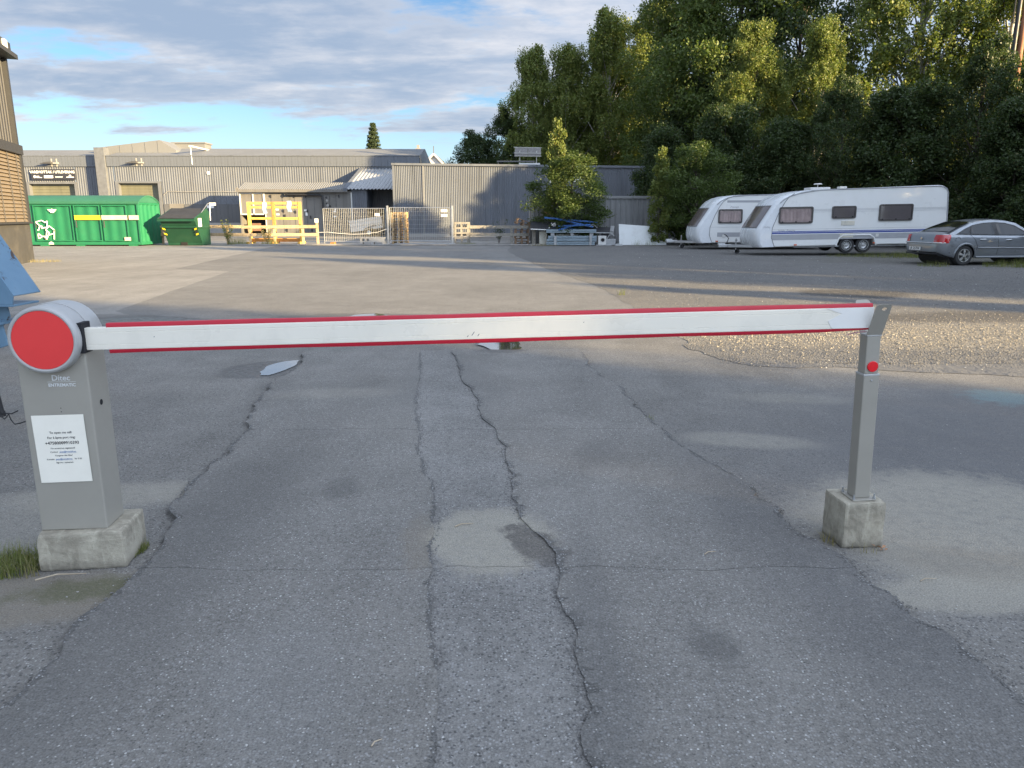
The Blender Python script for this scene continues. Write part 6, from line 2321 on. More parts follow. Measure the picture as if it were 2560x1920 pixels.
for s in (-1, 1):
    sur = [(0.58, 0.965), (0.90, 1.13), (1.22, 1.255), (1.62, 1.325), (2.05, 1.345), (2.38, 1.325), (2.72, 1.25), (3.15, 1.02), (3.17, 0.95)]
    side_patch('window_surround', 'car_black', sur, 0.004, s)
    side_patch('side_window', 'car_glass', [(0.68, 0.985), (0.93, 1.115), (1.10, 1.185), (1.04, 0.985)], 0.009, s)
    side_patch('side_window', 'car_glass', [(1.10, 0.985), (1.17, 1.20), (1.30, 1.26), (1.62, 1.30), (1.90, 1.315), (1.98, 0.965)], 0.009, s)
    side_patch('side_window', 'car_glass', [(2.07, 0.962), (2.02, 1.315), (2.36, 1.295), (2.68, 1.22), (3.02, 1.03), (3.04, 0.955)], 0.009, s)
    side_patch('pillar', 'car_black', [(1.96, 0.955), (1.90, 1.33), (2.04, 1.335), (2.09, 0.955)], 0.011, s)
    for u0, z0 in ((1.50, 0.805), (2.42, 0.79)):
        m = MB()
        y = s * (side_y(u0, z0) + 0.018)
        m.tube([(u0 - 0.11, y - s * 0.02, z0), (u0 - 0.08, y, z0 + 0.004), (u0 + 0.06, y, z0 + 0.006), (u0 + 0.10, y - s * 0.02, z0 + 0.006)], 0.016, 6)
        m.build('door_handle', 'chrome', CAR, smooth=True)
    for ln in ([(2.03, 0.95), (2.05, 0.6), (2.02, 0.27)], [(1.06, 0.96), (1.22, 0.80), (1.30, 0.62), (1.27, 0.45)], [(3.12, 0.93), (3.18, 0.6), (3.12, 0.27)]):
        m = MB()
        pts = []
        for a, b in zip(ln[:-1], ln[1:]):
            for k in range(5):
                u, z = a[0] + (b[0] - a[0]) * k / 5, a[1] + (b[1] - a[1]) * k / 5
                pts.append((u, s * (side_y(u, z) + 0.0005), z))
        m.tube(pts, 0.0055, 4)
        m.build('door_gap', 'car_black', CAR)
    m = MB()
    m.tube([(u, s * (side_y(u, 0.56) + 0.006), 0.56 - 0.01 * (u - 1.2)) for u in np.linspace(1.30, 3.1, 16)], 0.018, 6)
    m.build('rub_strip', 'car_paint', CAR, smooth=True)
    m = MB()
    m.tube([(u, s * (side_y(u, 0.27) + 0.012), 0.262) for u in np.linspace(1.30, 3.2, 12)], 0.032, 6)
    m.build('sill', 'car_paint', CAR, smooth=True)
    for ax in AXL:
        m = MB()
        pts = []
        for a in np.linspace(R(-8), R(188), 26):
            u, z = ax + RA * math.cos(a), 0.315 + RA * math.sin(a)
            pts.append((u, s * (side_y(u, max(z, 0.26)) + 0.004), z))
        m.tube(pts, 0.030, 6)
        m.build('wheel_arch', 'car_paint', CAR, smooth=True)
        wheel(CAR, ax, s * 0.865, 0.318, 0.20, spokes=5, side=s)
m = MB()
m.b2(0.45, -0.60, 0.24, 4.2, 0.60, 0.72)
for ax in AXL:
    m.cyl((ax, -0.64, 0.33), (ax, 0.64, 0.33), RA + 0.01, n=24)
m.build('underbody', 'underbody', CAR)
# tail
def tail_quad(name, mat, pts, off=0.006):
    m = MB()
    m.add(pts, [tuple(range(len(pts)))])
    return m.build(name, mat, CAR)
def rear_u(y, z):
    """u on the rear face for a given lateral y"""
    zt_u = float(np.interp(z, [0.42, 0.60, 0.86, 0.985, 1.01], [0.02, 0.0, 0.03, 0.10, 0.16]))
    k = abs(y)
    c = 0.0
    for u in np.linspace(0, 0.4, 80):
        if side_y(u, min(z, float(np.interp(u, TOP_U, TOP_Z)) - 0.001)) >= k and float(np.interp(u, TOP_U, TOP_Z)) >= z:
            return max(u, zt_u)
    return 0.4
for s in (-1, 1):
    m = MB()
    rws = []
    for z in np.linspace(0.70, 0.955, 7):
        r_ = []
        for t in np.linspace(0, 1, 10):
            if t < 0.5:
                y = 0.56 + (0.80 - 0.56) * t / 0.5
                u = rear_u(y, z) - 0.012
            else:
                u = 0.10 + (t - 0.5) / 0.5 * (0.20 + 0.10 * (z - 0.7) / 0.25)
                y = side_y(u, z) + 0.010
                u -= 0.004
            r_.append((u, s * y, float(z)))
        rws.append(r_)
    m.grid(rws)
    tl = m.build('tail_lamp', 'car_lamp_red', CAR, smooth='all')
    m = MB()
    m.tube([(rear_u(y, 0.71) - 0.02, s * y, 0.705) for y in np.linspace(0.56, 0.78, 6)] + [(0.2, s * (side_y(0.2, 0.71) + 0.012), 0.705)], 0.022, 6)
    m.build('reversing_lamp', 'lamp_clear', tl)
m = MB()
rws = []
for t in np.linspace(0, 1, 8):
    u = 0.46 + (1.22 - 0.46) * t
    zr = float(np.interp(u, ROOF_U, ROOF_Z)) + 0.012
    hw = cabin_half(u, zr - 0.05) * 0.84
    rws.append([(u - 0.012, y * hw, zr + 0.016 * (1 - abs(y) ** 2) + 0.004) for y in (-1, -0.8, -0.4, 0, 0.4, 0.8, 1)])
m.grid(rws)
m.build('rear_window', 'car_glass', CAR, smooth='all')
m = MB()
rws = []
for t in np.linspace(0, 1, 8):
    u = 2.72 + (3.34 - 2.72) * t
    zr = float(np.interp(u, ROOF_U, ROOF_Z)) + 0.012
    hw = cabin_half(u, zr - 0.05) * 0.86
    rws.append([(u + 0.012, y * hw, zr + 0.016 * (1 - abs(y) ** 2) + 0.004) for y in (-1, -0.8, -0.4, 0, 0.4, 0.8, 1)])
m.grid(rws)
m.build('windscreen', 'car_glass', CAR, smooth='all')
m = MB()
m.tube([(rear_u(y, 0.70) - 0.018, y, 0.70) for y in np.linspace(-0.55, 0.55, 11)], 0.020, 6)
m.build('chrome_bar', 'chrome', CAR, smooth=True)
m = MB()
m.tube([(rear_u(y, 0.40) - 0.008, y, 0.36) for y in np.linspace(-0.72, 0.72, 13)], 0.028, 6)
m.build('bumper_strip', 'car_black', CAR, smooth=True)
pl_ = MB()
pl_.b2(-0.034, -0.04, 0.455, -0.022, 0.48, 0.565)
pl_ = pl_.build('number_plate', 'white_mark', CAR)
text_mesh('plate_text', 'JR 25704', 0.115, 'ink', pl_, Matrix.Translation((-0.036, 0.22, 0.51)) @ Matrix.Rotation(R(-90), 4, 'Z') @ FRONT, bold=0.002)
MB().cyl((rear_u(0, 0.83) - 0.02, 0, 0.83), (rear_u(0, 0.83) - 0.03, 0, 0.83), 0.04, n=16).build('badge', 'chrome', CAR)
m = MB()
y = -(side_y(0.62, 0.80) + 0.001)
m.tube([(0.62 + 0.085 * math.cos(a), y, 0.80 + 0.08 * math.sin(a)) for a in np.linspace(0, 2 * math.pi, 22)], 0.004, 4)
m.build('fuel_flap', 'car_black', CAR)
for s in (-1, 1):
    m = MB()
    m.box(3.02, s * 0.98, 0.99, 0.14, 0.2, 0.13)
    m.build('door_mirror', 'car_paint', CAR, bevel=0.03)
    MB().b2(4.36, s * 0.45 - 0.15, 0.58, 4.56, s * 0.45 + 0.15, 0.70).build('headlamp', 'lamp_clear', CAR, bevel=0.02)

# ------------------------------------------------------------------ utility pole
pmat('pole_brown', (0.30, 0.135, 0.075), 0.8, var=0.3, vs=3)
UP = thing('utility_pole', 'red-brown utility pole rising above the trees at the right', 'pole', (28.4, 44.5, 0))
MB().cyl((0, 0, 0), (0, 0, 18), 0.17, 0.14, n=14).build('mast', 'pole_brown', UP, smooth=True)
MB().cyl((-0.33, 0.05, 0), (-0.33, 0.05, 18), 0.13, 0.11, n=12).build('stay_mast', 'black_metal', UP, smooth=True)
m = MB()
m.tube([(-0.62, 0.0, 12.0), (-0.60, 0, 14.5), (-0.62, 0, 18)], 0.035, 6)
m.build('cable', 'black_plastic', UP)
for zz in (13.6, 15.8):
    MB().b2(-0.7, -0.06, zz, 0.2, 0.06, zz + 0.1).build('cross_arm', 'black_metal', UP)

# ------------------------------------------------------------------ trees
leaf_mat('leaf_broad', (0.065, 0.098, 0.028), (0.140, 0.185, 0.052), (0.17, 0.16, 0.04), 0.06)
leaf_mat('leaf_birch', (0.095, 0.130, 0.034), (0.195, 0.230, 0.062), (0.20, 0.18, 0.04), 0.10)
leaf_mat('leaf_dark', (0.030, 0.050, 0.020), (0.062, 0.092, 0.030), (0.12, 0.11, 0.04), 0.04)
leaf_mat('leaf_willow', (0.050, 0.080, 0.022), (0.105, 0.145, 0.038))
leaf_mat('needle', (0.035, 0.055, 0.028), (0.07, 0.095, 0.04))
leaf_mat('grass', (0.095, 0.125, 0.03), (0.22, 0.24, 0.075), (0.30, 0.26, 0.13), 0.22)
pmat('bark', (0.10, 0.085, 0.07), 0.9, var=0.35, vs=6, bump=0.6, bs=30)
pmat('bark_birch', (0.42, 0.40, 0.37), 0.8, var=0.4, vs=5, bump=0.3, bs=20, dirt=0.6, ds=6, dirtc=(0.05, 0.045, 0.04))


def leaves_mesh(name, centers, radii, per, size, seed, droop=0.0, aspect=0.55, flat=0.4):
    """many small leaf faces scattered through twig clusters"""
    rg = np.random.default_rng(seed)
    nC = len(centers)
    c = np.repeat(np.asarray(centers), per, axis=0)
    r = np.repeat(np.asarray(radii).reshape(nC, -1), per, axis=0)
    N = len(c)
    d = rg.normal(size=(N, 3))
    d /= np.linalg.norm(d, axis=1, keepdims=True)
    d *= rg.random((N, 1)) ** 0.45
    p = c + d * r
    # leaf frame: long axis random with a downward droop, normals lean outwards / up
    a = rg.normal(size=(N, 3)) + np.array([0, 0, -droop])
    a /= np.linalg.norm(a, axis=1, keepdims=True)
    nrm = rg.normal(size=(N, 3)) * (1 - flat) + np.array([0, 0, 1.0]) * flat + d * 0.5
    b = np.cross(nrm, a)
    b /= np.linalg.norm(b, axis=1, keepdims=True) + 1e-9
    s = size * rg.uniform(0.6, 1.35, (N, 1))
    a = a * s * 0.5
    b = b * s * 0.5 * aspect
    v = np.empty((N, 4, 3))
    v[:, 0] = p - a
    v[:, 1] = p + b * 1.0 - a * 0.1
    v[:, 2] = p + a
    v[:, 3] = p - b * 1.0 - a * 0.1
    me = bpy.data.meshes.new(name)
    me.vertices.add(N * 4)
    me.vertices.foreach_set('co', v.reshape(-1).astype(np.float32))
    me.loops.add(N * 4)
    me.loops.foreach_set('vertex_index', np.arange(N * 4, dtype=np.int32))
    me.polygons.add(N)
    me.polygons.foreach_set('loop_start', np.arange(0, N * 4, 4, dtype=np.int32))
    try:
        me.polygons.foreach_set('loop_total', np.full(N, 4, dtype=np.int32))
    except Exception:
        pass
    me.update(calc_edges=True)
    return me


def limb_mesh(m, rg, H, rbase, tips, seg=7):
    """trunk with curved tapering limbs out to the crown's clump centres"""
    wob = [Vector((rg.uniform(-1, 1), rg.uniform(-1, 1), 0)) * 0.012 * H for _ in range(6)]
    def trunk(t):
        i = min(int(t * 5), 4)
        f = t * 5 - i
        q = wob[i].lerp(wob[i + 1], f) * min(1, t * 3)
        return Vector((q.x, q.y, t * H))
    def rad(t):
        return rbase * (1 - t) ** 0.9 + 0.012
    m.tube([trunk(t) for t in np.linspace(0, 0.96, 12)], [rad(t) * (1.35 if t == 0 else 1) for t in np.linspace(0, 0.96, 12)], seg)
    for tp in tips:
        tp = Vector(tp)
        t0 = max(0.08, min(0.9, (tp.z / H) - rg.uniform(0.10, 0.28)))
        a = trunk(t0)
        midp = a.lerp(tp, 0.5) + Vector((0, 0, 0.06 * (tp - a).length * rg.uniform(-1, 1.6)))
        r0 = rad(t0) * 0.5
        m.tube([a, a.lerp(midp, 0.5), midp, midp.lerp(tp, 0.55), tp], [r0, r0 * 0.8, r0 * 0.55, r0 * 0.33, 0.008], 5)


def make_tree(key, seed, H, prof, nclump, ncl, per, leaf, mat, bark='bark', rbase=None, crad=(0.8, 1.4), tw=0.38, droop=0.2, strands=0, base=0.12, aspect=0.55, oval=1.0):
    """prototype meshes: trunk + crown; prof(t) gives crown radius at height fraction t"""
    rg = random.Random(seed)
    ng = np.random.default_rng(seed)
    clumps = []
    for i in range(nclump):
        t = base + (1 - base) * ((i + rg.random()) / nclump)
        rr = prof(t)
        an = i * 2.399 + rg.uniform(-0.5, 0.5)
        k = math.sqrt(rg.uniform(0.15, 1.0)) * rg.uniform(0.75, 1.08)
        clumps.append((rr * k * math.cos(an), rr * k * math.sin(an) * oval, t * H * rg.uniform(0.97, 1.02), rg.uniform(*crad) * (0.45 + 0.55 * min(1, rr / max(prof(0.5), 0.01)))))
    m = MB()
    limb_mesh(m, rg, H, rbase or H * 0.014, [(c[0], c[1], c[2] - 0.1) for c in clumps])
    tm = m.build('trunk', bark, None, smooth='all', fix=False)
    cc, rr_ = [], []
    for i in range(ncl):
        c = clumps[i % nclump] if ng.random() < 0.86 else clumps[ng.integers(nclump)]
        d = ng.normal(size=3)
        d /= np.linalg.norm(d)
        d *= ng.random() ** 0.42
        p = np.array([c[0], c[1], c[2]]) + d * c[3] * np.array([1.05, 1.05, 0.85])
        if p[2] < 0.25:
            p[2] = 0.25 + ng.random() * 0.3
        if p[2] > H * 1.03:
            p[2] = H * (1.03 - 0.05 * ng.random())
        if strands and ng.random() < strands:
            L = ng.uniform(0.5, 1.5)
            for k in range(3):
                cc.append(p + np.array([ng.normal() * 0.05, ng.normal() * 0.05, -L * k / 3]))
                rr_.append((0.14, 0.14, 0.30))
        else:
            cc.append(p)
            rr_.append((tw * ng.uniform(0.6, 1.2),) * 3)
    me = leaves_mesh('crown', cc, rr_, per, leaf, seed + 7, droop, aspect)
    me.materials.append(MATS[mat])
    cr = bpy.data.objects.new('crown', me)
    col.objects.link(cr)
    for o in (tm, cr):
        col.objects.unlink(o)
    return dict(trunk=tm, crown=cr, H=H)


def P_round(w):
    return lambda t: w * (max(0.0, math.sin(math.pi * min(1, max(0, (t - 0.02) / 1.02)) ** 0.75)) ** 0.7)


def P_tall(w):
    return lambda t: w * (min(1, t / 0.25) ** 0.6) * (max(0, 1 - t) ** 0.38) * 1.1


def P_hedge(w):
    return lambda t: w * (1.0 - 0.55 * t ** 2.2)


PROTO = {
    'broad': make_tree('broad', 101, 14, P_round(3.6), 62, 4200, 21, 0.145, 'leaf_broad', crad=(0.8, 1.35)),
    'alder': make_tree('alder', 102, 14, P_tall(3.4), 64, 4000, 20, 0.14, 'leaf_broad', crad=(0.7, 1.2)),
    'birch': make_tree('birch', 103, 14, P_tall(2.9), 56, 2300, 18, 0.125, 'leaf_birch', 'bark_birch', crad=(0.6, 1.05), droop=1.2, strands=0.55),
    'dark': make_tree('dark', 104, 12, P_round(3.8), 60, 3000, 19, 0.165, 'leaf_dark', crad=(0.9, 1.5), base=0.06),
    'thicket': make_tree('thicket', 105, 7, P_hedge(2.3), 52, 3300, 20, 0.125, 'leaf_dark', crad=(0.45, 0.95), base=0.03, rbase=0.09, tw=0.3),
    'willow': make_tree('willow', 106, 5, (lambda t: 1.45 * (0.62 + 0.55 * math.sin(math.pi * min(1, t * 0.95) ** 1.2)) * (1 - 0.45 * t ** 5)), 42, 1600, 20, 0.105, 'leaf_willow', crad=(0.3, 0.65), base=0.05, rbase=0.06, aspect=0.38, tw=0.28),
    'slim': make_tree('slim', 107, 5.2, P_tall(0.75), 26, 700, 14, 0.12, 'leaf_birch', 'bark', crad=(0.22, 0.42), base=0.05, rbase=0.035, tw=0.2),
}
_first = set()


def plant(kind, name, label, x, y, h, wid=1.0, rz=0.0, cat='tree', group=None, z=0.0, mat=None):
    pr = PROTO[kind]
    s = h / pr['H']
    e = thing(name, label, cat, (x, y, z), rz, group)
    for part in ('trunk', 'crown'):
        c = pr[part].copy()
        if mat and part == 'crown':
            c.data = c.data.copy()
            c.data.materials.clear()
            c.data.materials.append(MATS[mat])
        c.name = part
        col.objects.link(c)
        c.parent = e
        c.scale = (s * wid, s * wid, s)
    return e


BELT = 'trees of the belt behind the caravans'
# back row, left to right as seen
plant('dark', 'broadleaf_tree', 'round dark tree standing alone at the left end of the tree belt', -3.4, 74, 9.2, 1.05, 0.3, group=BELT)
plant('dark', 'broadleaf_tree', 'low dark tree just right of the lone round tree', -0.3, 74, 11.0, 1.0, 1.3, group=BELT)
plant('birch', 'birch_tree', 'drooping birch with the thin pointed top, leftmost of the birches', 1.9, 73, 16.4, 1.1, 0.4, group=BELT)
plant('birch', 'birch_tree', 'drooping birch right beside the pointed leftmost one', 5.3, 73, 16.6, 1.2, 2.0, group=BELT)
plant('birch', 'birch_tree', 'taller weeping birch left of the big dark tree', 9.0, 73, 19.4, 1.2, 3.3, group=BELT)
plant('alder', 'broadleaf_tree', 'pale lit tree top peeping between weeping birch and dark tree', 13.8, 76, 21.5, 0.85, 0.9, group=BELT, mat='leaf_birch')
plant('alder', 'broadleaf_tree', 'big dark green tree right of the weeping birches', 14.6, 66.5, 22.5, 1.05, 2.2, group=BELT)
plant('broad', 'broadleaf_tree', 'tall sunlit tree above the slim bush in the belt middle', 17.0, 60, 22.5, 1.05, 1.1, group=BELT)
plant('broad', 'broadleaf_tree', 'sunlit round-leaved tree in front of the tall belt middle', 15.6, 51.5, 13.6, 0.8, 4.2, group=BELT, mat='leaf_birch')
plant('birch', 'birch_tree', 'sunlit young birch with pointed crown over the far caravan roof', 19.6, 50.0, 13.4, 1.1, 0.6, group=BELT)
plant('dark', 'broadleaf_tree', 'tall shaded tree behind the young pointed birch', 20.8, 58, 20.5, 0.85, 5.0, group=BELT)
plant('birch', 'birch_tree', 'great sunlit birch above the middle of the near caravan', 26.2, 51.5, 20.5, 1.25, 5.6, group=BELT)
plant('birch', 'birch_tree', 'bright birch right of the great birch above the caravan', 30.6, 49, 18.0, 1.15, 2.7, group=BELT)
plant('broad', 'broadleaf_tree', 'grey-green willow-like tree below the utility pole', 28.3, 41, 11.8, 0.85, 3.9, group=BELT)
plant('alder', 'broadleaf_tree', 'tree at the right picture edge above the parked car', 29.0, 36.0, 10.6, 0.9, 1.9, group=BELT)
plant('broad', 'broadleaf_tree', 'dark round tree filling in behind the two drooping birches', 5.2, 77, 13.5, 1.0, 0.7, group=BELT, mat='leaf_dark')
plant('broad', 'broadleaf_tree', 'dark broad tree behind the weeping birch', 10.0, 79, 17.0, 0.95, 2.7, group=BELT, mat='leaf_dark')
plant('dark', 'broadleaf_tree', 'shaded broad tree just right of the hall end', 13.8, 59.5, 11.5, 0.95, 4.4, group=BELT)
# front thicket
TH = [(9.4, 47.5, 6.6, 1.0), (12.4, 45.5, 7.6, 1.0), (15.2, 43.5, 6.6, 1.1), (17.8, 42.0, 8.6, 0.95), (20.2, 39.8, 7.8, 1.15), (22.6, 37.6, 9.4, 0.95), (24.4, 34.6, 8.2, 1.05), (25.8, 31.2, 9.0, 0.9), (22.2, 33.8, 6.4, 1.1), (25.8, 28.0, 7.2, 1.0)]
TL_ = ['dark bush just right of the feathery willow bush', 'dark bush behind the nose of the far caravan', 'dark bush behind the roof of the far caravan', 'dark bush behind the front half of the near caravan',
       'dark bush behind the roof vents of the near caravan', 'tall dark bush behind the rear half of the near caravan', 'dark bush above the tail of the near caravan', 'dark bush behind the roof of the grey car',
       'lower dark bush filling the gap between caravan tail and car', 'dark bush at the right edge behind the car bonnet']
for i, (x, y, h, wd) in enumerate(TH):
    plant('dark' if i in (3, 5, 7) else 'thicket', 'dark_bush', TL_[i], x, y, h, wd * (0.85 if i in (3, 5, 7) else 1), i * 1.7, 'bush', 'dark bushes behind the caravans')
# bushes by the container
plant('willow', 'willow_bush', 'big leafy bush growing over the scrap pile in front of the container', 3.3, 42.1, 4.7, 1.55, 0.5, 'bush')
plant('slim', 'sapling', 'bright sunlit sapling spire rising out of the big leafy bush', 2.5, 42.3, 6.4, 0.72, 0.9, 'sapling')
plant('slim', 'sapling', 'yellow-green slim sapling between the two leafy bushes', 8.0, 41.2, 4.9, 0.95, 2.9, 'sapling')
plant('willow', 'willow_bush', 'feathery rounded bush left of the far caravan', 9.9, 41.3, 5.2, 1.3, 3.4, 'bush')

# trees along the right-hand edge of the lot, out of the picture, that throw the long evening shadows
CAST = [(31, -24, 14, 1.1), (30, -18, 14.2, 1.15), (32, -15.6, 13.4, 1.1), (29, -11.4, 10.6, 0.8), (31, -1.5, 7.2, 0.75), (31.5, 3.2, 9.7, 0.8), (32, 6.0, 7.0, 0.8), (31, 8.8, 11.6, 0.9), (31.5, 12.0, 12.4, 0.95), (33, 15.5, 10.6, 0.9), (32, 19.0, 10.8, 0.95), (34, 23.5, 11.0, 1.0), (33, 28.5, 11.0, 1.0)]
for i, (x, y, h, wd) in enumerate(CAST):
    plant(('broad', 'alder', 'dark')[i % 3], 'broadleaf_tree', 'broadleaf tree along the right edge of the lot outside the picture', x, y, h, wd, i * 2.3, group='trees along the right edge of the lot')
for i, (x, y, h) in enumerate(((29, -21, 7), (28.5, -15, 7.5), (30, 4, 6.5), (30.5, 8.5, 7.5), (31, 12.5, 8), (31, 17, 8), (31, 22, 8.5), (30, 26, 8.5), (29, -25, 7))):
    plant('thicket', 'dark_bush', 'dark bush along the right edge of the lot outside the picture', x, y, h, 1.15, i * 1.1, 'bush', 'bushes along the right edge of the lot')

# far spruce over the warehouse roof
sp = thing('spruce_tree', 'lone spruce rising behind the warehouse roof', 'tree', (-20.0, 112, 0))
rg = np.random.default_rng(9)
cc, rr_ = [], []
for i in range(1500):
    t = rg.random() ** 0.7
    an = rg.random() * 6.283
    tier = (math.floor(t * 22) + rg.random() * 0.55) / 22 + 0.02
    rad_ = (1 - tier) * 3.1 + 0.15
    k = math.sqrt(rg.random())
    cc.append((rad_ * k * math.cos(an), rad_ * k * math.sin(an), 3 + tier * 11.6 - k * rad_ * 0.22))
    rr_.append((0.30, 0.30, 0.14))
me = leaves_mesh('crown', cc, rr_, 14, 0.30, 77, 0.6, 0.35)
me.materials.append(MATS['needle'])
cr = bpy.data.objects.new('crown', me)
col.objects.link(cr)
cr.parent = sp
m = MB()
m.tube([(0, 0, 0), (0, 0, 8), (0, 0, 14.5)], [0.28, 0.17, 0.02], 8)
m.build('trunk', 'bark', sp)

# ------------------------------------------------------------------ weeds, stones, twigs
def blades(name, n, rad, h, seed, mat, parent=None, lean=0.5, wd=0.006, sx=1.0):
    rg = np.random.default_rng(seed)
    m = MB()
    for i in range(n):
        a, r_ = rg.random() * 6.283, rad * math.sqrt(rg.random())
        bx, by = r_ * math.cos(a) * sx, r_ * math.sin(a)
        L = h * rg.uniform(0.45, 1.1)
        d = rg.random() * 6.283
        le = lean * rg.uniform(0.1, 1.0)
        w_ = wd * rg.uniform(0.6, 1.3)
        px, py = -math.sin(d) * w_ / 2, math.cos(d) * w_ / 2
        pts = []
        for t in (0, 0.4, 0.75, 1.0):
            off = le * L * t ** 2
            k = (1 - t) * 0.9 + 0.1
            c = (bx + off * math.cos(d), by + off * math.sin(d), L * t * (1 - 0.35 * le * t))
            pts.append(((c[0] - px * k, c[1] - py * k, c[2]), (c[0] + px * k, c[1] + py * k, c[2])))
        vs = [q for p in pts for q in p]
        m.add(vs, [(0, 1, 3, 2), (2, 3, 5, 4), (4, 5, 7, 6)])
    return m.build(name, mat, parent, fix=False)


def tuft(label, x, y, rad, h, n, seed, z=0.0, wd=0.006, lean=0.6, sx=1.0, mat='grass', cat='grass tuft', name='grass_tuft', rz=0.0):
    o = blades(name, n, rad, h, seed, mat, None, lean, wd, sx)
    o.location = (x, y, z)
    o.rotation_euler = (0, 0, rz)
    return tag(o, label, cat, 'weeds and grass tufts')


leaf_mat('grass_dry', (0.20, 0.17, 0.08), (0.36, 0.31, 0.17))
tuft('green grass tuft left of the barrier footing', -2.20, 2.99, 0.12, 0.095, 900, 1, wd=0.0032, lean=1.1, sx=1.3)
tuft('small grass fringe along the right side of the barrier footing', -1.715, 3.14, 0.08, 0.045, 260, 2, wd=0.003, lean=0.9, sx=0.35, rz=-0.15)
tuft('dry straw curling beside the green tuft', -2.07, 2.93, 0.05, 0.12, 26, 3, wd=0.004, lean=1.0, mat='grass_dry')
tuft('sparse dry grass at the left foot of the post block', 1.495, 3.26, 0.06, 0.06, 40, 4, wd=0.003, lean=0.8, mat='grass_dry', sx=0.4)
tuft('few dry stalks at the front of the post block', 1.64, 3.165, 0.05, 0.055, 16, 5, wd=0.003, lean=0.5, mat='grass_dry', sx=1.4)
tuft('low weeds along the driveway edge', 1.02, 5.4, 0.05, 0.05, 20, 6, wd=0.004, mat='grass')
WL = [('weeds under the rear bumper of the car', 13.1, 23.3, 0.30, 0.24, 60), ('weeds beside the car sill', 15.3, 23.0, 0.5, 0.30, 120), ('tall weeds at the right edge before the car', 16.1, 22.7, 0.5, 0.42, 160), ('weeds between caravan wheels and car', 14.6, 28.6, 0.9, 0.30, 240),
      ('weeds behind the twin axle of the near caravan', 15.9, 28.9, 0.8, 0.38, 220), ('weeds just before the caravan wheels', 13.0, 29.1, 0.5, 0.18, 100), ('dry weeds under the caravan tail', 17.2, 28.2, 0.8, 0.32, 160),
      ('weeds at the foot of the pale rail fence', -15.3, 42.0, 0.35, 0.6, 130), ('weeds growing at the rack foot', -13.5, 42.05, 0.3, 0.45, 110), ('weeds at the foot of the white leaning sheet', 7.2, 40.95, 0.45, 0.5, 40),
      ('dry grass where the kerb ends by the scrap', 1.7, 40.5, 0.5, 0.15, 140), ('dry grass along the foot of the cladded building', -16.3, 25.7, 0.5, 0.14, 150), ('weeds before the upright grey pallet', -2.5, 42.1, 0.3, 0.2, 80), ('single weed on the yard edge', 2.15, 14.6, 0.05, 0.22, 9)]
for i, (lb, x, y, rd, h, n) in enumerate(WL):
    tuft(lb, x, y, rd, h * 0.9, n * 3, 30 + i, wd=0.007, lean=0.75, sx=1.6, mat='grass' if 'dry' not in lb else 'grass_dry', cat='weeds', name='weed_clump')
# leafy weeds: small leaf clusters on stems
def leafy(label, x, y, h, w_, seed, mat='leaf_birch'):
    e = thing('leafy_weed', label, 'weed', (x, y, 0), group='weeds and grass tufts')
    rg = np.random.default_rng(seed)
    m = MB()
    cc, rr_ = [], []
    for i in range(7):
        tp = Vector((rg.normal() * w_ * 0.5, rg.normal() * w_ * 0.3, h * rg.uniform(0.6, 1.0)))
        m.tube([(0, 0, 0), tp * 0.5, tp], [0.006, 0.005, 0.002], 4)
        for t in np.linspace(0.35, 1.0, 6):
            cc.append(tuple(tp * float(t)))
            rr_.append((0.11,) * 3)
    m.build('stem', 'bark', e)
    me = leaves_mesh('foliage', cc, rr_, 10, 0.075, seed, 0.2)
    me.materials.append(MATS[mat])
    o = bpy.data.objects.new('foliage', me)
    col.objects.link(o)
    o.parent = e
leafy('yellow-flowering leafy weed between skip and rail fence', -15.75, 41.9, 1.45, 0.5, 51)
leafy('dry brown leafy weed at the foot of the timber rack', -13.6, 41.95, 0.95, 0.6, 52, 'grass_dry')
leafy('dark leafy weed behind the shaded rail fence', -0.75, 43.3, 1.35, 0.7, 53, 'leaf_dark')

# loose stones
pmat('stone_pale', (0.42, 0.41, 0.39), 0.85, var=0.35, vs=9)
pmat('stone_sun_tint', (0.34, 0.305, 0.245), 0.85, var=0.35, vs=9)  # stones paled and warmed so the sunlit strip reads brighter
pmat('stone_grey', (0.17, 0.165, 0.16), 0.85, var=0.4, vs=9)


def stones(name, label, pts, sizes, seed, mat):
    rg = np.random.default_rng(seed)
    base = np.array([(1, 0, 0), (-1, 0, 0), (0, 1, 0), (0, -1, 0), (0, 0, 1), (0, 0, -1)], float)
    tri = [(0, 2, 4), (2, 1, 4), (1, 3, 4), (3, 0, 4), (2, 0, 5), (1, 2, 5), (3, 1, 5), (0, 3, 5)]
    N = len(pts)
    jit = rg.uniform(0.6, 1.3, (N, 6, 1))
    sc = np.stack([rg.uniform(0.7, 1.4, N), rg.uniform(0.7, 1.2, N), rg.uniform(0.4, 0.8, N)], 1)
    an = rg.uniform(0, 6.283, N)
    v = base[None] * jit * sc[:, None] * np.asarray(sizes)[:, None, None]
    c, s = np.cos(an)[:, None], np.sin(an)[:, None]
    x = v[..., 0] * c - v[..., 1] * s
    y = v[..., 0] * s + v[..., 1] * c
    v = np.stack([x, y, v[..., 2]], -1) + np.asarray(pts)[:, None]
    f = (np.arange(N)[:, None, None] * 6 + np.array(tri)[None]).reshape(-1, 3)
    me = bpy.data.meshes.new(name)
    me.from_pydata(v.reshape(-1, 3).tolist(), [], f.tolist())
    me.materials.append(MATS[mat])
    o = bpy.data.objects.new(name, me)
    col.objects.link(o)
    o['kind'] = 'stuff'
    o['label'] = label
    o['category'] = 'gravel'
    return o


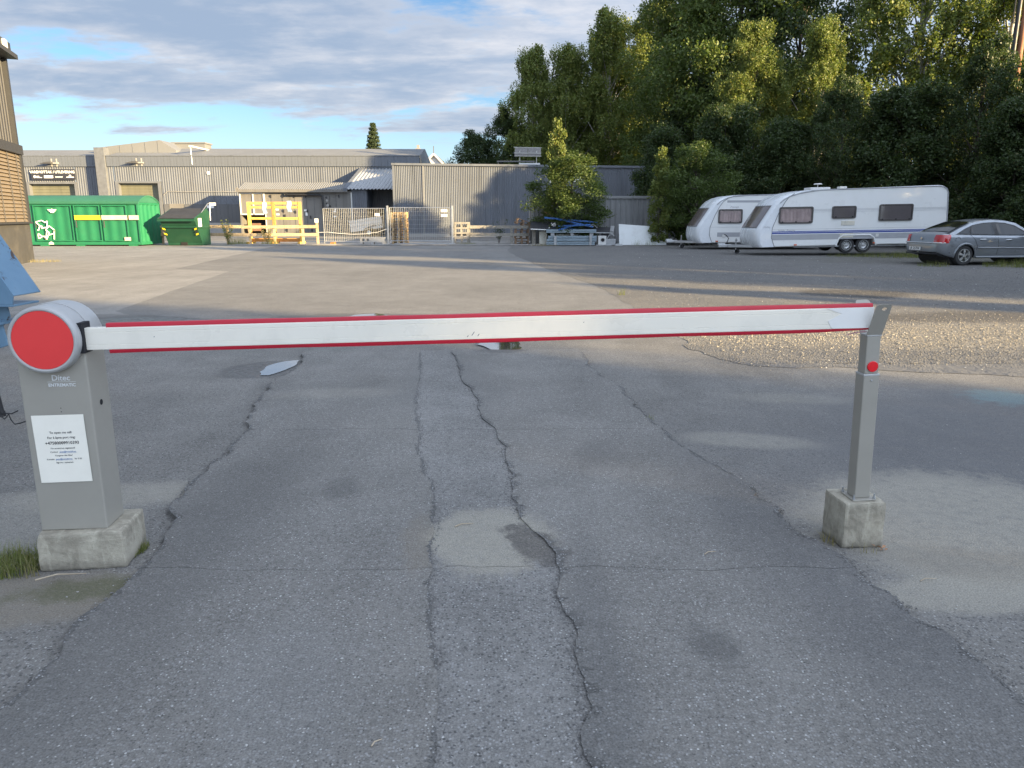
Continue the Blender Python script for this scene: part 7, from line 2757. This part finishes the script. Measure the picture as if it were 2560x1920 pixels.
rg = np.random.default_rng(5)
P, Sz = [], []
for i in range(2600):
    y = 1.6 + 6.5 * rg.random() ** 1.6
    x = rg.uniform(-0.75, 0.75) * (y + 0.5)
    inl = -1.75 < x < 1.4
    P.append((x, y, 0.0275 if inl else 0.002))
    Sz.append(abs(rg.normal(0.0016, 0.0011)) + 0.0008)
stones('loose_grit', 'fine pale grit scattered over the driveway', P, Sz, 6, 'stone_pale')
P, Sz = [], []
for i in range(9000):
    y = 7.6 + 16 * rg.random() ** 1.8
    x = 2.2 + rg.random() * (0.75 * y)
    if y < 8.6 and x < 3.0 and rg.random() < 0.5:
        continue
    P.append((x, y, 0.013))
    Sz.append(rg.uniform(0.003, 0.009) * (1 + 0.03 * y))
stones('loose_gravel', 'loose grey gravel lying on the unpaved lot', P, Sz, 7, 'stone_grey')
P, Sz = [], []
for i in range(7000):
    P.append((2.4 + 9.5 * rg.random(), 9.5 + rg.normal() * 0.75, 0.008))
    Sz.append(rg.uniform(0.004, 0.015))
stones('sun_tinted_gravel', 'coarse gravel behind the rest post, coloured paler and warmer for the sunlit strip', P, Sz, 17, 'stone_sun_tint')
P, Sz = [], []
for i in range(420):
    y = 7.0 + 24 * rg.random() ** 1.3
    x = 2.5 + rg.random() * (0.72 * y)
    P.append((x, y, 0.015))
    Sz.append(rg.uniform(0.004, 0.010) * (1 + 0.04 * y))
stones('pale_stones', 'scattered pale stones on the unpaved lot', P, Sz, 8, 'stone_pale')
# crumbs along the broken driveway edges
P, Sz = [], []
for L_ in (EL, ER, CL, CR):
    for (x, y) in L_:
        if 1.6 < y < 8.2:
            for k in range(3):
                if rg.random() < 0.75:
                    P.append((x + rg.normal() * 0.02, y + rg.normal() * 0.02, 0.021 if L_ in (CL, CR) else 0.006))
                    Sz.append(rg.uniform(0.002, 0.0065))
stones('edge_crumbs', 'dark asphalt crumbs along the broken driveway edges', P, Sz, 9, 'stone_grey')

wood_mat('twig_bark', (0.34, 0.27, 0.19), (0.47, 0.39, 0.29))
TW = [((-1.98, 2.82), (-1.80, 2.88), 0.030, 0.0035, 'long pale twig on the soil before the barrier footing'), ((-0.28, 3.38), (-0.19, 3.42), 0.024, 0.003, 'curved twig on the pale sandy patch of the driveway'),
      ((0.86, 3.06), (0.92, 3.09), 0.031, 0.0025, 'thin twig at the end of the cross crack'), ((1.72, 2.86), (1.80, 2.88), 0.006, 0.0022, 'thin pale twig on the sandy ground right of the post block'),
      ((-0.40, 1.83), (-0.375, 1.86), 0.031, 0.0025, 'short pale splinter near the bottom of the picture'), ((-1.62, 2.62), (-1.56, 2.68), 0.012, 0.002, 'thin straw on the asphalt below the barrier footing')]
for (a, b, z, r_, lb) in TW:
    a, b = Vector(a), Vector(b)
    d = b - a
    nrm = Vector((-d.y, d.x)) * 0.12
    m = MB()
    m.tube([(a.x, a.y, z), (a.lerp(b, 0.4).x + nrm.x, a.lerp(b, 0.4).y + nrm.y, z + 0.003), (a.lerp(b, 0.75).x + nrm.x * 0.3, a.lerp(b, 0.75).y + nrm.y * 0.3, z + 0.002), (b.x, b.y, z)], [r_, r_ * 0.9, r_ * 0.7, r_ * 0.4], 5)
    tag(m.build('twig', 'twig_bark', smooth=True), lb, 'twig', 'twigs on the ground')
# dry leaves by the post block
pmat('leaf_litter', (0.42, 0.24, 0.14), 0.8, var=0.3, vs=30)
rg = random.Random(3)
for i in range(5):
    m = MB()
    s = rg.uniform(0.010, 0.018)
    m.add([(-s, 0, 0.0), (0, -s * 0.5, s * 0.5), (s, 0, 0.0), (0, s * 0.5, s * 0.2)], [(0, 1, 2, 3)])
    o = m.build('dry_leaf', 'leaf_litter', fix=False)
    o.location = (1.70 + rg.uniform(-0.035, 0.03), 3.165 + rg.uniform(-0.02, 0.01), 0.006 + 0.004 * i)
    o.rotation_euler = (rg.uniform(-0.5, 0.5), rg.uniform(-0.5, 0.5), rg.uniform(0, 6))
    tag(o, 'dry brown leaf at the foot of the post block', 'leaf', 'dry leaves at the post block')
